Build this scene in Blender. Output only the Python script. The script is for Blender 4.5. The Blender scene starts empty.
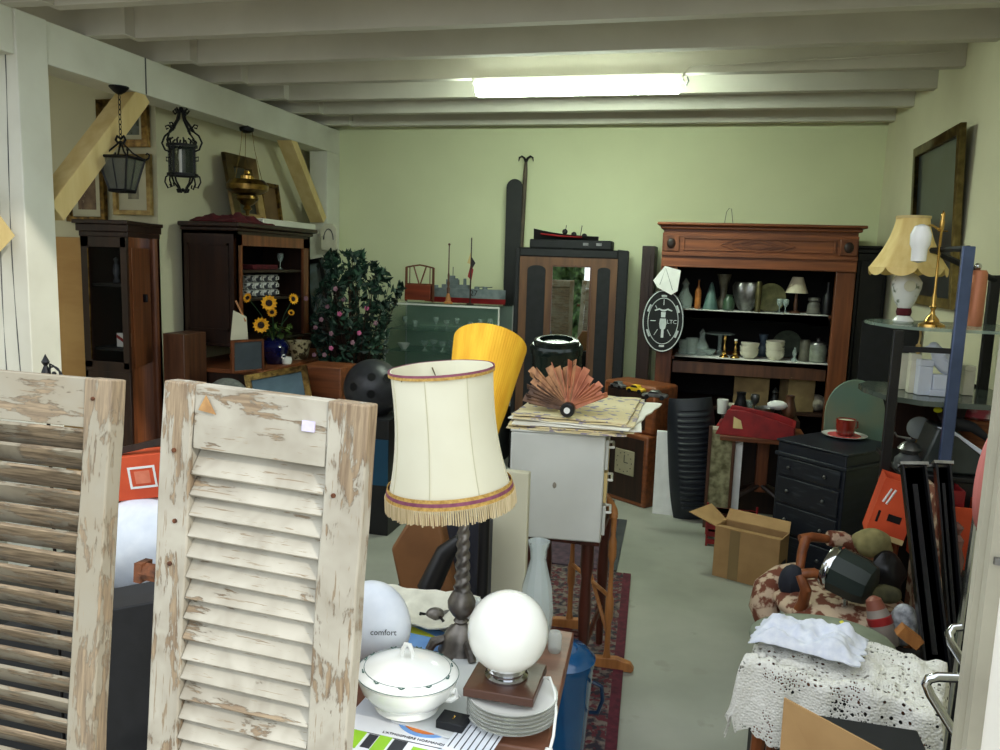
import bpy, bmesh, math, random
from math import sin, cos, pi, sqrt, atan2, radians
from mathutils import Vector, Matrix, noise
random.seed(7)
SC = bpy.context.scene
COL = SC.collection
# ------------------------------------------------------------------ camera
F = 800.0; EYE = Vector((0, 0, 1.6))
_y = Vector((205, 107, -F)).normalized()
_u = Vector((160, 5300, F)).normalized()
_z = (_u - _y * _u.dot(_y)).normalized()
_x = _y.cross(_z)
RM = Matrix((_x, _y, _z))            # rows: world axes seen from the camera
cd = bpy.data.cameras.new('camera'); cam = bpy.data.objects.new('camera', cd); COL.objects.link(cam)
cd.sensor_width = 36; cd.sensor_fit = 'HORIZONTAL'; cd.lens = 36 * F / 1000; cd.clip_start = 0.02
cam.matrix_world = Matrix.Translation(EYE) @ RM.to_4x4()
SC.camera = cam
def ray(px, py): return RM @ Vector((px - 500, 375 - py, -F))
def aY(px, py, Y): r = ray(px, py); return EYE + r * (Y / r.y)
def aZ(px, py, Z): r = ray(px, py); return EYE + r * ((Z - EYE.z) / r.z)
def aX(px, py, X): r = ray(px, py); return EYE + r * (X / r.x)
def rect(x0, y0, x1, y1, Y):
    xm, ym = (x0 + x1) / 2, (y0 + y1) / 2
    return aY(x0, ym, Y).x, aY(x1, ym, Y).x, aY(xm, y1, Y).z, aY(xm, y0, Y).z
def zat(px, py, Y): return aY(px, py, Y).z
# ------------------------------------------------------------------ mesh builder
class B:
    def __init__(s): s.bm = bmesh.new()
    def _add(s, vs, fs):
        v = [s.bm.verts.new(p) for p in vs]
        for f in fs:
            try: s.bm.faces.new([v[i] for i in f])
            except ValueError: pass
        return s
    def box(s, x0, x1, y0, y1, z0, z1, M=None):
        vs = [Vector((x, y, z)) for x in (x0, x1) for y in (y0, y1) for z in (z0, z1)]
        if M: vs = [M @ v for v in vs]
        return s._add(vs, [(0, 1, 3, 2), (4, 6, 7, 5), (0, 4, 5, 1), (2, 3, 7, 6), (0, 2, 6, 4), (1, 5, 7, 3)])
    def cb(s, c, d, rz=0, rx=0, ry=0):
        M = Matrix.Translation(c) @ Matrix.Rotation(rz, 4, 'Z') @ Matrix.Rotation(ry, 4, 'Y') @ Matrix.Rotation(rx, 4, 'X')
        return s.box(-d[0] / 2, d[0] / 2, -d[1] / 2, d[1] / 2, -d[2] / 2, d[2] / 2, M)
    def lathe(s, prof, c=(0, 0, 0), n=20, M=None, sx=1, sy=1, a0=0, fn=None):
        c = Vector(c); vs = []; fs = []
        for (r, z) in prof:
            for k in range(n):
                a = a0 + 2 * pi * k / n; rr = r * (fn(a, z) if fn else 1)
                p = Vector((rr * cos(a) * sx, rr * sin(a) * sy, z))
                vs.append((M @ p if M else p) + c)
        m = len(prof)
        for j in range(m - 1):
            for k in range(n):
                k2 = (k + 1) % n
                fs.append((j * n + k, j * n + k2, (j + 1) * n + k2, (j + 1) * n + k))
        if prof[0][0] > 1e-6: fs.append(tuple(range(n))[::-1])
        if prof[-1][0] > 1e-6: fs.append(tuple((m - 1) * n + k for k in range(n)))
        s._add(vs, fs); return s
    def shell(s, prof, t=.004, **k):
        "open vessel: outer profile bottom to top, then back down inside"
        inn = [(max(r - t, 0.0005), z + (t if i == 0 else 0)) for i, (r, z) in enumerate(prof)][::-1]
        return s.lathe(list(prof) + inn, **k)
    def openlathe(s, prof, t=.003, c=(0, 0, 0), n=32, M=None, fn=None, sx=1, sy=1):
        "a ring-like band open at both ends"
        P = list(prof) + [(r - t, z) for r, z in prof[::-1]]
        c = Vector(c); vs = []; fs = []; m = len(P)
        for (r, z) in P:
            for k in range(n):
                a = 2 * pi * k / n; rr = r * (fn(a, z) if fn else 1)
                p = Vector((rr * cos(a) * sx, rr * sin(a) * sy, z)); vs.append((M @ p if M else p) + c)
        for j in range(m):
            for k in range(n):
                k2 = (k + 1) % n; j2 = (j + 1) % m
                fs.append((j * n + k, j * n + k2, j2 * n + k2, j2 * n + k))
        return s._add(vs, fs)
    def tube(s, pts, r, n=6, closed=False, flat=1):
        pts = [Vector(p) for p in pts]; m = len(pts); vs = []; fs = []
        R = r if isinstance(r, (list, tuple)) else [r] * m
        up = None
        for i, p in enumerate(pts):
            if closed: t = pts[(i + 1) % m] - pts[i - 1]
            else: t = pts[min(i + 1, m - 1)] - pts[max(i - 1, 0)]
            if t.length < 1e-9: t = Vector((0, 0, 1))
            t.normalize()
            if up is None: up = Vector((0, 0, 1)) if abs(t.z) < .9 else Vector((1, 0, 0))
            a = t.cross(up)
            if a.length < 1e-4: a = t.cross(Vector((0, 1, 0)))
            a.normalize(); b = t.cross(a); up = -b if (-b).dot(up) > 0 else b
            for k in range(n):
                w = 2 * pi * k / n; vs.append(p + a * cos(w) * R[i] + b * sin(w) * R[i] * flat)
        for j in range(m if closed else m - 1):
            j2 = (j + 1) % m
            for k in range(n):
                k2 = (k + 1) % n; fs.append((j * n + k, j * n + k2, j2 * n + k2, j2 * n + k))
        if not closed: fs.append(tuple(range(n))[::-1]); fs.append(tuple((m - 1) * n + k for k in range(n)))
        return s._add(vs, fs)
    def prism(s, poly, z0, z1, M=None):
        n = len(poly); vs = [Vector((x, y, z0)) for x, y in poly] + [Vector((x, y, z1)) for x, y in poly]
        if M: vs = [M @ v for v in vs]
        fs = [tuple(range(n))[::-1], tuple(range(n, 2 * n))] + [(i, (i + 1) % n, n + (i + 1) % n, n + i) for i in range(n)]
        return s._add(vs, fs)
    def sheet(s, f, nu, nv, t=.004):
        "surface f(u,v)->point with thickness t along -z"
        vs = []; fs = []
        for q in (0, 1):
            for i in range(nu + 1):
                for j in range(nv + 1): vs.append(Vector(f(i / nu, j / nv)) - Vector((0, 0, t * q)))
        N = (nu + 1) * (nv + 1); id = lambda q, i, j: q * N + i * (nv + 1) + j
        for i in range(nu):
            for j in range(nv):
                fs.append((id(0, i, j), id(0, i + 1, j), id(0, i + 1, j + 1), id(0, i, j + 1)))
                fs.append((id(1, i, j), id(1, i, j + 1), id(1, i + 1, j + 1), id(1, i + 1, j)))
        for i in range(nu):
            fs.append((id(0, i, 0), id(1, i, 0), id(1, i + 1, 0), id(0, i + 1, 0)))
            fs.append((id(0, i, nv), id(0, i + 1, nv), id(1, i + 1, nv), id(1, i, nv)))
        for j in range(nv):
            fs.append((id(0, 0, j), id(0, 0, j + 1), id(1, 0, j + 1), id(1, 0, j)))
            fs.append((id(0, nu, j), id(1, nu, j), id(1, nu, j + 1), id(0, nu, j + 1)))
        return s._add(vs, fs)
    def ball(s, c, r, n=16, m=10, sx=1, sy=1, sz=1, fn=None):
        prof = [(max(r * sin(pi * i / m), 1e-7), -r * cos(pi * i / m) * sz) for i in range(m + 1)]
        return s.lathe(prof, c, n, sx=sx, sy=sy, fn=fn)
    def xf(s, M): bmesh.ops.transform(s.bm, matrix=M, verts=s.bm.verts); return s
    def ob(s, name, mat, parent=None, loc=None, rz=0, bev=0, sharp=38, label=None, M=None):
        bm = s.bm
        bmesh.ops.remove_doubles(bm, verts=bm.verts, dist=1e-6)
        bmesh.ops.recalc_face_normals(bm, faces=bm.faces)
        for f in bm.faces: f.smooth = True
        th = radians(sharp)
        for e in bm.edges:
            if len(e.link_faces) == 2 and e.calc_face_angle(0) > th: e.smooth = False
        me = bpy.data.meshes.new(name); bm.to_mesh(me); bm.free()
        o = bpy.data.objects.new(name, me); COL.objects.link(o)
        if mat is not None: me.materials.append(mat)
        if parent: o.parent = parent
        if loc is not None: o.location = loc
        if rz: o.rotation_euler = (0, 0, rz)
        if M is not None: o.matrix_basis = M
        if bev:
            b = o.modifiers.new('bevel', 'BEVEL'); b.width = bev; b.segments = 2; b.limit_method = 'ANGLE'; b.angle_limit = radians(40)
        if label: o['label'] = label
        return o
def tag(o, label, cat, group=None, kind=None):
    o['label'] = label; o['category'] = cat
    if group: o['group'] = group
    if kind: o['kind'] = kind
    return o
def thing(name, label, cat, loc=(0, 0, 0), rz=0, group=None, M=None):
    o = bpy.data.objects.new(name, None); COL.objects.link(o); o.empty_display_size = .05
    o.location = loc; o.rotation_euler = (0, 0, rz)
    if M is not None: o.matrix_basis = M
    return tag(o, label, cat, group)
def struct(o): o['kind'] = 'structure'; return o
def dup(root, loc, rz=None, label=None, scale=None):
    r = root.copy(); COL.objects.link(r); r.location = loc
    if rz is not None: r.rotation_euler = (0, 0, rz)
    if label: r['label'] = label
    if scale: r.scale = (scale,) * 3
    for ch in list(root.children):
        c = ch.copy(); COL.objects.link(c); c.parent = r
        for g in list(ch.children):
            d = g.copy(); COL.objects.link(d); d.parent = c
    return r
def text(body, size, mat, parent, M, name='lettering', ext=.0006, align='CENTER'):
    cu = bpy.data.curves.new(name, 'FONT'); cu.body = body; cu.size = size; cu.extrude = ext
    cu.align_x = align; cu.align_y = 'CENTER'; cu.resolution_u = 2
    t = bpy.data.objects.new(name, cu); COL.objects.link(t)
    bpy.context.view_layer.update()
    me = bpy.data.meshes.new_from_object(t.evaluated_get(bpy.context.evaluated_depsgraph_get()))
    bpy.data.objects.remove(t); bpy.data.curves.remove(cu)
    o = bpy.data.objects.new(name, me); COL.objects.link(o); me.materials.clear(); me.materials.append(mat)
    o.parent = parent; o.matrix_basis = M
    return o
FRONT = Matrix.Rotation(pi / 2, 4, 'X')     # XY drawing -> XZ plane facing -Y
# ------------------------------------------------------------------ materials
def lin(c): return tuple(((v / 255) / 12.92 if v / 255 <= .04045 else ((v / 255 + .055) / 1.055) ** 2.4) for v in c) + (1,)
MATS = {}
def mat(name, c1, c2=None, rough=.6, metal=0, scale=(6, 6, 6), bump=0, lo=.35, hi=.65, trans=0, ior=1.45, detail=5, c3=None, s3=20, t3=.6, coat=0, emit=None, es=0, dist=0, alpha=1, sss=0, wave=None):
    if name in MATS: return MATS[name]
    m = bpy.data.materials.new(name); m.use_nodes = True; MATS[name] = m
    nt = m.node_tree; N = nt.nodes; L = nt.links; P = N['Principled BSDF']
    P.inputs['Roughness'].default_value = rough; P.inputs['Metallic'].default_value = metal
    P.inputs['Transmission Weight'].default_value = trans; P.inputs['IOR'].default_value = ior
    P.inputs['Coat Weight'].default_value = coat; P.inputs['Alpha'].default_value = alpha
    P.inputs['Subsurface Weight'].default_value = 0
    P.inputs['Base Color'].default_value = lin(c1)
    if emit: P.inputs['Emission Color'].default_value = lin(emit); P.inputs['Emission Strength'].default_value = es
    src = None
    if c2 is not None or bump:
        tc = N.new('ShaderNodeTexCoord'); mp = N.new('ShaderNodeMapping'); mp.inputs['Scale'].default_value = scale if isinstance(scale, (tuple, list)) else (scale,) * 3
        L.new(tc.outputs['Object'], mp.inputs['Vector'])
        if wave:
            tx = N.new('ShaderNodeTexWave'); tx.bands_direction = wave; tx.inputs['Scale'].default_value = 1; tx.inputs['Distortion'].default_value = dist; tx.inputs['Detail'].default_value = 2
            out = tx.outputs['Fac']
        else:
            tx = N.new('ShaderNodeTexNoise'); tx.inputs['Scale'].default_value = 1; tx.inputs['Detail'].default_value = detail; tx.inputs['Distortion'].default_value = dist
            out = tx.outputs['Fac']
        L.new(mp.outputs['Vector'], tx.inputs['Vector'])
        r = N.new('ShaderNodeMapRange'); r.inputs['From Min'].default_value = lo; r.inputs['From Max'].default_value = hi; L.new(out, r.inputs['Value'])
        if c2 is not None:
            mx = N.new('ShaderNodeMix'); mx.data_type = 'RGBA'; mx.inputs[6].default_value = lin(c1); mx.inputs[7].default_value = lin(c2)
            L.new(r.outputs['Result'], mx.inputs[0]); last = mx.outputs[2]
            if c3 is not None:
                t2 = N.new('ShaderNodeTexNoise'); t2.inputs['Scale'].default_value = s3; t2.inputs['Detail'].default_value = 6
                L.new(tc.outputs['Object'], t2.inputs['Vector'])
                r2 = N.new('ShaderNodeMapRange'); r2.inputs['From Min'].default_value = t3; r2.inputs['From Max'].default_value = t3 + .04; L.new(t2.outputs['Fac'], r2.inputs['Value'])
                m2 = N.new('ShaderNodeMix'); m2.data_type = 'RGBA'; L.new(last, m2.inputs[6]); m2.inputs[7].default_value = lin(c3); L.new(r2.outputs['Result'], m2.inputs[0]); last = m2.outputs[2]
            L.new(last, P.inputs['Base Color'])
        if bump:
            b = N.new('ShaderNodeBump'); b.inputs['Strength'].default_value = bump; b.inputs['Distance'].default_value = .004
            L.new(out, b.inputs['Height']); L.new(b.outputs['Normal'], P.inputs['Normal'])
    return m
def wood(name, c1, c2, rough=.45, ax='Z', k=1, coat=0, bump=.15):
    s = {'X': (2 * k, 30 * k, 30 * k), 'Y': (30 * k, 2 * k, 30 * k), 'Z': (30 * k, 30 * k, 2 * k)}[ax]
    return mat(name, c1, c2, rough, scale=s, bump=bump, lo=.3, hi=.7, coat=coat)
def peel(name, ax, paint=(168, 163, 149), bare=(112, 94, 74), thr=.56, dirt=(142, 135, 120), top=0):
    "old cream paint flaking off grey-brown wood"
    m = bpy.data.materials.new(name); m.use_nodes = True
    nt = m.node_tree; N = nt.nodes; L = nt.links; P = N['Principled BSDF']; P.inputs['Roughness'].default_value = .75
    tc = N.new('ShaderNodeTexCoord')
    def nz(scale, det, off=0, rough=.6):
        mp = N.new('ShaderNodeMapping'); mp.inputs['Scale'].default_value = scale; mp.inputs['Location'].default_value = (off, off * 2, off)
        L.new(tc.outputs['Object'], mp.inputs['Vector'])
        t = N.new('ShaderNodeTexNoise'); t.inputs['Scale'].default_value = 1; t.inputs['Detail'].default_value = det; t.inputs['Roughness'].default_value = rough; t.inputs['Distortion'].default_value = .4
        L.new(mp.outputs['Vector'], t.inputs['Vector']); return t.outputs['Fac']
    def mr(v, a, b):
        r = N.new('ShaderNodeMapRange'); r.inputs['From Min'].default_value = a; r.inputs['From Max'].default_value = b; L.new(v, r.inputs['Value']); return r.outputs['Result']
    def mix(f, a, b):
        x = N.new('ShaderNodeMix'); x.data_type = 'RGBA'; L.new(f, x.inputs[0])
        for i, v in ((6, a), (7, b)):
            if isinstance(v, tuple): x.inputs[i].default_value = v
            else: L.new(v, x.inputs[i])
        return x.outputs[2]
    st = {'Z': (26, 26, 5), 'X': (5, 26, 26)}[ax]; st2 = {'Z': (160, 160, 12), 'X': (12, 160, 160)}[ax]
    big = nz(st, 9, 1.3, .72); fine = nz(st2, 4, 4.2); soft = nz((9, 9, 9), 3, 7)
    ad = N.new('ShaderNodeMath'); ad.operation = 'MULTIPLY_ADD'; L.new(soft, ad.inputs[0]); ad.inputs[1].default_value = .45; L.new(big, ad.inputs[2])
    wear = ad.outputs[0]
    if top:
        sx_ = N.new('ShaderNodeSeparateXYZ'); L.new(tc.outputs['Object'], sx_.inputs[0])
        a2 = N.new('ShaderNodeMath'); a2.operation = 'MULTIPLY_ADD'; L.new(mr(sx_.outputs[2], 1.19, 1.37), a2.inputs[0]); a2.inputs[1].default_value = top; L.new(ad.outputs[0], a2.inputs[2]); wear = a2.outputs[0]
    flake = mr(wear, thr + .2, thr + .225)
    wd = mix(mr(fine, .35, .65), lin(bare), lin((150, 132, 106)))
    pt = mix(mr(soft, .4, .7), lin(paint), lin(dirt))
    fine2 = nz(tuple(q * 1.9 for q in st2), 6, 9.1, .7); crack = mr(fine, .63, .67); crack2 = mr(fine2, .62, .66)
    pt2 = mix(crack2, mix(crack, pt, lin((132, 116, 94))), lin((148, 136, 116)))
    col = mix(flake, pt2, wd)
    L.new(col, P.inputs['Base Color'])
    b = N.new('ShaderNodeBump'); b.inputs['Strength'].default_value = .7; b.inputs['Distance'].default_value = .002
    inv = N.new('ShaderNodeMath'); inv.operation = 'SUBTRACT'; inv.inputs[0].default_value = 1; L.new(flake, inv.inputs[1])
    L.new(inv.outputs[0], b.inputs['Height']); L.new(b.outputs['Normal'], P.inputs['Normal'])
    return m
mWallG = mat('plaster_green_yellow', (216, 220, 182), (208, 212, 174), .9, scale=1.2, bump=.05)
mWallL = mat('plaster_cream', (214, 210, 180), (204, 200, 170), .9, scale=1.5, bump=.05)
mWhite = mat('painted_timber', (216, 216, 204), (204, 203, 190), .7, scale=(3, 3, 3), bump=.1)
mCream = mat('raw_timber', (214, 192, 136), (200, 174, 116), .7, scale=(14, 14, 2), bump=.1)
mCeil = mat('ceiling_paint', (205, 201, 190), (190, 186, 174), .8, scale=2)
mOak = wood('dark_oak', (52, 30, 20), (28, 16, 12), .45)
mOakX = wood('dark_oak_across', (58, 34, 22), (30, 18, 12), .45, 'X')
mMahog = wood('mahogany', (130, 74, 42), (80, 43, 25), .4)
mMahogX = wood('mahogany_across', (144, 82, 46), (94, 51, 29), .4, 'X')
mWalnut = wood('walnut', (98, 62, 42), (62, 38, 26), .4)
mTableW = wood('table_top_wood', (128, 84, 62), (96, 60, 44), .45, 'X')
mPine = wood('honey_pine', (190, 128, 72), (150, 96, 52), .4)
mBlack = mat('black_lacquer', (14, 14, 16), (24, 23, 24), .4, scale=8)
mMatt = mat('matt_black', (16, 17, 20), (24, 25, 29), .7, scale=20)
mIron = mat('wrought_iron', (12, 12, 16), (22, 22, 26), .5, metal=.4, scale=30, bump=.2)
mBrass = mat('aged_brass', (150, 120, 64), (76, 58, 30), .28, metal=1, scale=20)
mBrassB = mat('bright_brass', (214, 176, 100), (176, 136, 70), .22, metal=1, scale=14)
mPewter = mat('pewter', (128, 122, 116), (84, 80, 76), .38, metal=.7, scale=25, bump=.1)
mChrome = mat('chrome', (200, 202, 205), rough=.12, metal=1)
mSilver = mat('dull_silver', (150, 150, 148), (110, 110, 108), .35, metal=.9, scale=20)
mPorc = mat('white_porcelain', (236, 236, 230), rough=.15, coat=.4)
mIvory = mat('ivory_glaze', (220, 216, 196), (200, 196, 174), .35, scale=10)
mGlass = mat('clear_glass', (235, 245, 242), rough=.03, trans=1, ior=1.35)
mGlassG = mat('greenish_glass', (205, 228, 216), rough=.04, trans=1, ior=1.15)
mGlassD = mat('glassware', (176, 192, 186), rough=.08, alpha=.42)
mGlassC = mat('carafe_glass', (206, 216, 214), rough=.06, alpha=.38)
mGold = mat('gilt_frame', (190, 152, 84), (120, 88, 46), .45, metal=.15, scale=30, bump=.4)
mGoldP = mat('pale_gilt', (200, 174, 112), (160, 130, 76), .5, metal=.1, scale=24)
mCard = mat('cardboard', (176, 140, 94), (164, 128, 84), .85, scale=9)
mCardD = mat('cardboard_inside', (146, 112, 72), (130, 98, 62), .9, scale=9)
mPaper = mat('paper', (238, 238, 234), (226, 226, 222), .8, scale=12)
mPane = mat('window_pane', (14, 18, 17), rough=.04, alpha=.13)
mPaneG = mat('case_pane', (96, 132, 114), rough=.04, alpha=.16)
mRed = mat('red_paint', (150, 30, 32), (120, 22, 26), .5, scale=12)
mOrange = mat('orange_card', (214, 84, 44), (196, 70, 36), .6, scale=10)
mBurg = mat('burgundy_velvet', (86, 14, 26), (58, 8, 16), .9, scale=20, bump=.3)
mNavy = mat('navy_glaze', (16, 22, 74), (10, 14, 50), .12, coat=.5, scale=6)
mInk = mat('printing_ink', (40, 42, 48), rough=.7)
mPlasW = mat('white_plastic_film', (232, 236, 242), (214, 220, 230), .35, scale=14, bump=.3)
mGrey = mat('grey_metal', (204, 205, 198), (196, 197, 190), .45, scale=5)
mGreyD = mat('dark_grey', (70, 72, 74), (54, 56, 58), .6, scale=10)
mGreen = mat('leaf_green', (34, 64, 40), (16, 36, 26), .5, scale=14)
# ------------------------------------------------------------------ the room
J = 2.66; XR = 1.22; YB = 6.5; XBEAM = -3.1; XSIDE = -3.38; YANX = 4.47
mFloor = mat('concrete_floor', (168, 168, 156), (142, 144, 132), .55, scale=(1.6, 1.6, 1.6), bump=.05, c3=(150, 150, 138), s3=5, t3=.64)
struct(B().box(-6, 2.2, .95, 8, -.1, 0).ob('floor', mFloor))
struct(B().box(-6, XR + .2, 2.2, YB + .2, J + .17, J + .25).ob('ceiling', mCeil))  # stops short: unseen gap added so sky light reaches the foreground
struct(B().box(XSIDE - .2, XR + .2, YB, YB + .2, 0, J + .2).ob('wall_back', mWallG))
struct(B().box(XR, XR + .2, .95, YB, 0, J + .2).ob('wall_right', mWallL))
struct(B().box(-6, XSIDE, YANX, YB + .2, 0, J + .2).ob('wall_left', mWallL))
struct(B().box(-6.2, -6, .95, YANX, 0, J + .2).ob('wall_annex', mWallL))
mOut = mat('outside_render', (236, 232, 224), (228, 224, 214), .9, scale=3)
fr = B(); fr.box(.347, 2.2, .86, .99, 0, 3.2); fr.box(-6.2, -2.9, .86, .99, 0, 3.2); None
struct(fr.ob('wall_front', mOut))
jb = B(); jb.box(.332, .347, .975, 1.0, 0, 2.5); jb.box(.325, .337, .99, 1.004, 0, 2.5)
struct(jb.ob('door_1', mat('door_frame_paint', (168, 164, 146), (150, 146, 130), .5, scale=6)))
hk = B(); hk.cb((.339, .973, 1.285), (.006, .006, .008)); hk.ob('latch', mSilver, bpy.data.objects['door_1'])
struct(B().box(-8, 8, -8, .95, -.12, -.02).ob('floor_outside', mat('paving', (170, 164, 150), (150, 144, 130), .9, scale=4)))
k = 0
for i in range(8):
    Y = 6.27 - .522 * i; k += 1
    b = B(); b.box(XBEAM + .19, XR, Y, Y + .065, J, J + .17)
    struct(b.ob('trim_%d' % k, mCeil, bev=.003)); k += 1
    b = B(); b.box(-6, XBEAM + .225, Y - .072, Y, J, J + .17)
    struct(b.ob('trim_%d' % k, mCeil, bev=.003))
k += 1
struct(B().box(XBEAM - .19, XBEAM, 1.12, YB, 2.46, J).ob('trim_%d' % k, mWhite, bev=.004)); tb = k
k += 1                                    # joint line in the beam
struct(B().box(XBEAM, XBEAM + .0015, 4.02, 4.03, 2.462, J).ob('trim_%d' % k, mGreyD))
pa, pb = aX(27, 300, XBEAM).y, aX(57, 300, XBEAM).y
k += 1; struct(B().box(XBEAM - .2, XBEAM + .012, pa, pb, 0, J).ob('trim_%d' % k, mWhite, bev=.005))
ck = B()
for (x, o) in ((-.06, 0), (-.13, 1), (-.17, 2)):
    ck.tube([(XBEAM + x + .012 * sin(z * 3 + o), pa - .001, z) for z in [.9 + .1 * q for q in range(17)]], [.0004 + .0028 * abs(sin(q * .7 + o)) for q in range(17)], 4)
ck.ob('timber_crack', mGreyD, bpy.data.objects['trim_%d' % k])
k += 1; struct(B().box(XBEAM - .16, XBEAM, YB - .24, YB, 0, 2.46).ob('trim_%d' % k, mWhite, bev=.005))
def brace(y0, z0, y1, z1, w, m):
    global k
    k += 1
    d = Vector((0, y1 - y0, z1 - z0)); L = d.length; a = atan2(d.z, d.y)
    M = Matrix.Translation((0, y0, z0)) @ Matrix.Rotation(a, 4, 'X')
    struct(B().box(XBEAM - .13, XBEAM - .005, 0, L, -w, 0, M).ob('trim_%d' % k, m, bev=.003))
p0, p1 = aX(52, 204, XBEAM), aX(135, 92, XBEAM)
brace(p0.y, p0.z, p1.y + .05, p1.z + .045, .11, mCream)
p0, p1 = aX(321, 215, XBEAM), aX(292, 140, XBEAM)
brace(p0.y + .06, p0.z - .06, p1.y, p1.z, .07, mCream)
p0 = aX(13, 240, XBEAM)
brace(p0.y - .5, p0.z + .62, p0.y + .02, p0.z + .02, .14, mCream)
# electric cable and clips on a joist
cable = B().tube([aY(683, 74, 4.68) , aY(690, 66, 4.685), aY(720, 65, 4.69), aY(800, 60, 4.69), aY(900, 55, 4.69), aY(950, 52, 4.69)], .006, 6)
tag(cable.ob('electric_cable', mCeil), 'pale electric cable running along a ceiling joist right of the tube light', 'cable')
# fluorescent fitting
xl, xr, _, _ = rect(470, 72, 682, 97, 4.64)
t = thing('fluorescent_light', 'lit fluorescent tube fitting screwed under the white ceiling joists', 'light', ((xl + xr) / 2, 4.735, J))
w = (xr - xl) / 2
B().box(-w, w, -.05, .05, -.035, 0).ob('housing', mWhite, t, bev=.004)
b = B(); b.prism([(-.06, -.03), (.06, -.03), (.055, -.075), (.035, -.095), (-.035, -.095), (-.055, -.075)], -w + .02, w - .02, Matrix.Rotation(pi / 2, 4, 'Y') @ Matrix.Rotation(pi / 2, 4, 'Z'))
b.ob('diffuser', mat('lit_diffuser', (240, 255, 245), rough=.4, emit=(236, 255, 234), es=52), t)
b = B(); b.tube([(w, 0, -.03), (w + .02, .01, -.06), (w + .03, .02, -.03), (w + .02, .03, -.005)], .004); b.ob('wire', mGreyD, t)
# ------------------------------------------------------------------ daylight
W = bpy.data.worlds.new('world'); SC.world = W; W.use_nodes = True
bg = W.node_tree.nodes['Background']; bg.inputs[0].default_value = (.87, .94, 1.0, 1); bg.inputs[1].default_value = 1.85
pl = bpy.data.lights.new('daylight_portal', 'AREA'); pl.shape = 'RECTANGLE'; pl.size = 3.2; pl.size_y = 2.5; pl.cycles.is_portal = True
po = bpy.data.objects.new('daylight_portal', pl); COL.objects.link(po); po.location = (-1.28, 1.02, 1.25); po.rotation_euler = (pi / 2, 0, 0)
pl2 = bpy.data.lights.new('ceiling_gap_portal', 'AREA'); pl2.shape = 'RECTANGLE'; pl2.size = 7.2; pl2.size_y = 1.2; pl2.cycles.is_portal = True  # portal across the added ceiling gap, for sky light from above
po2 = bpy.data.objects.new('ceiling_gap_portal', pl2); COL.objects.link(po2); po2.location = (-2.4, 1.6, 2.84)
sl = bpy.data.lights.new('sun', 'SUN'); sl.energy = 1.7; sl.angle = radians(2); sl.color = (1, .93, .82)
so = bpy.data.objects.new('sun', sl); COL.objects.link(so)
so.rotation_euler = Vector((.8, -.43, .5)).to_track_quat('Z', 'Y').to_euler()
SC.view_settings.view_transform = 'Standard'; SC.view_settings.look = 'None'; SC.view_settings.gamma = 1; SC.view_settings.exposure = 0.35
SC.view_settings.use_curve_mapping = False
SC.cycles.max_bounces = 8; SC.cycles.diffuse_bounces = 5; SC.cycles.transmission_bounces = 8; SC.cycles.transparent_max_bounces = 8
SC.cycles.use_denoising = True; SC.cycles.sample_clamp_indirect = 8
SC.cycles.caustics_reflective = False; SC.cycles.caustics_refractive = False
# ------------------------------------------------------------------ the two old louvred shutters in the doorway
mPz, mPx = peel('flaking_paint_upright', 'Z', thr=.60, top=.17), peel('flaking_paint_across', 'X', thr=.60)
mSl = peel('flaking_paint_louvre', 'X', thr=.63, paint=(176, 171, 157))
mPzA, mPxA = peel('worn_paint_upright', 'Z', paint=(146, 140, 124), top=.12, bare=(112, 98, 80), thr=.56, dirt=(142, 132, 112)), peel('worn_paint_across', 'X', paint=(146, 140, 124), bare=(106, 92, 74), thr=.54, dirt=(140, 130, 110))
mSlA = peel('worn_shaded_louvre', 'X', paint=(136, 128, 110), bare=(84, 70, 52), thr=.49, dirt=(104, 94, 76))  # worn paint, darkened further for the shade on the tilted slat faces
mRust = mat('rusty_iron', (120, 72, 44), (70, 44, 30), .8, metal=.3, scale=60, bump=.4)
def shutter(label, TL, TR, tilt, sL, sR, railtop, slope, mz, mx, ms, pitch, Y, Y2, lean=0):
    a, b = aY(*TL, Y), aY(*TR, Y2)
    W_ = (b - a).length; tilt = math.asin((a.z - b.z) / W_) if tilt is None else tilt
    H_ = (a.z - W_ * sin(tilt) - .004) / cos(tilt) / cos(lean)
    M = Matrix.Translation(a) @ Matrix.Rotation(atan2(b.y - a.y, b.x - a.x), 4, 'Z') @ Matrix.Rotation(lean, 4, 'X') @ Matrix.Rotation(tilt, 4, 'Y')
    t = thing('louvered_shutter', label, 'shutter', M=M @ Matrix.Translation((0, 0, -H_)))
    T = .036
    def wav(b_, amp=.0015):
        for v in b_.bm.verts: v.co.x += amp * noise.noise(v.co * 9)
        return b_
    for x0, x1 in ((0, sL), (W_ - sR, W_)):
        q = B()
        n = 14
        for i in range(n): q.box(x0, x1, 0, T, H_ * i / n, H_ * (i + 1) / n)
        bmesh.ops.remove_doubles(q.bm, verts=q.bm.verts, dist=1e-5)
        bmesh.ops.delete(q.bm, geom=[f for f in q.bm.faces if abs(f.normal.z) > .9 and .01 < f.calc_center_median().z < H_ - .01], context='FACES')
        wav(q, .004).ob('stile', mz, t, bev=.003)
    B().box(sL, W_ - sR, .003, T - .003, H_ - railtop, H_ - .001).ob('rail', mx, t, bev=.0015)
    B().box(sL, W_ - sR, .003, T - .003, .001, .15).ob('rail', mx, t, bev=.0015)
    q = B(); z = H_ - railtop - .006; i = 0
    while z > .19:
        c = Vector(((sL + W_ - sR) / 2 + .0, T / 2, z - .018)); jit = random.uniform(-.05, .05)
        q.cb(c, (W_ - sL - sR + .001, .0075, .050), rx=slope + jit, ry=random.uniform(-.006, .006)); z -= pitch; i += 1
    q.ob('louvres', ms, t, bev=.0012)
    return t, W_, H_, T
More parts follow.
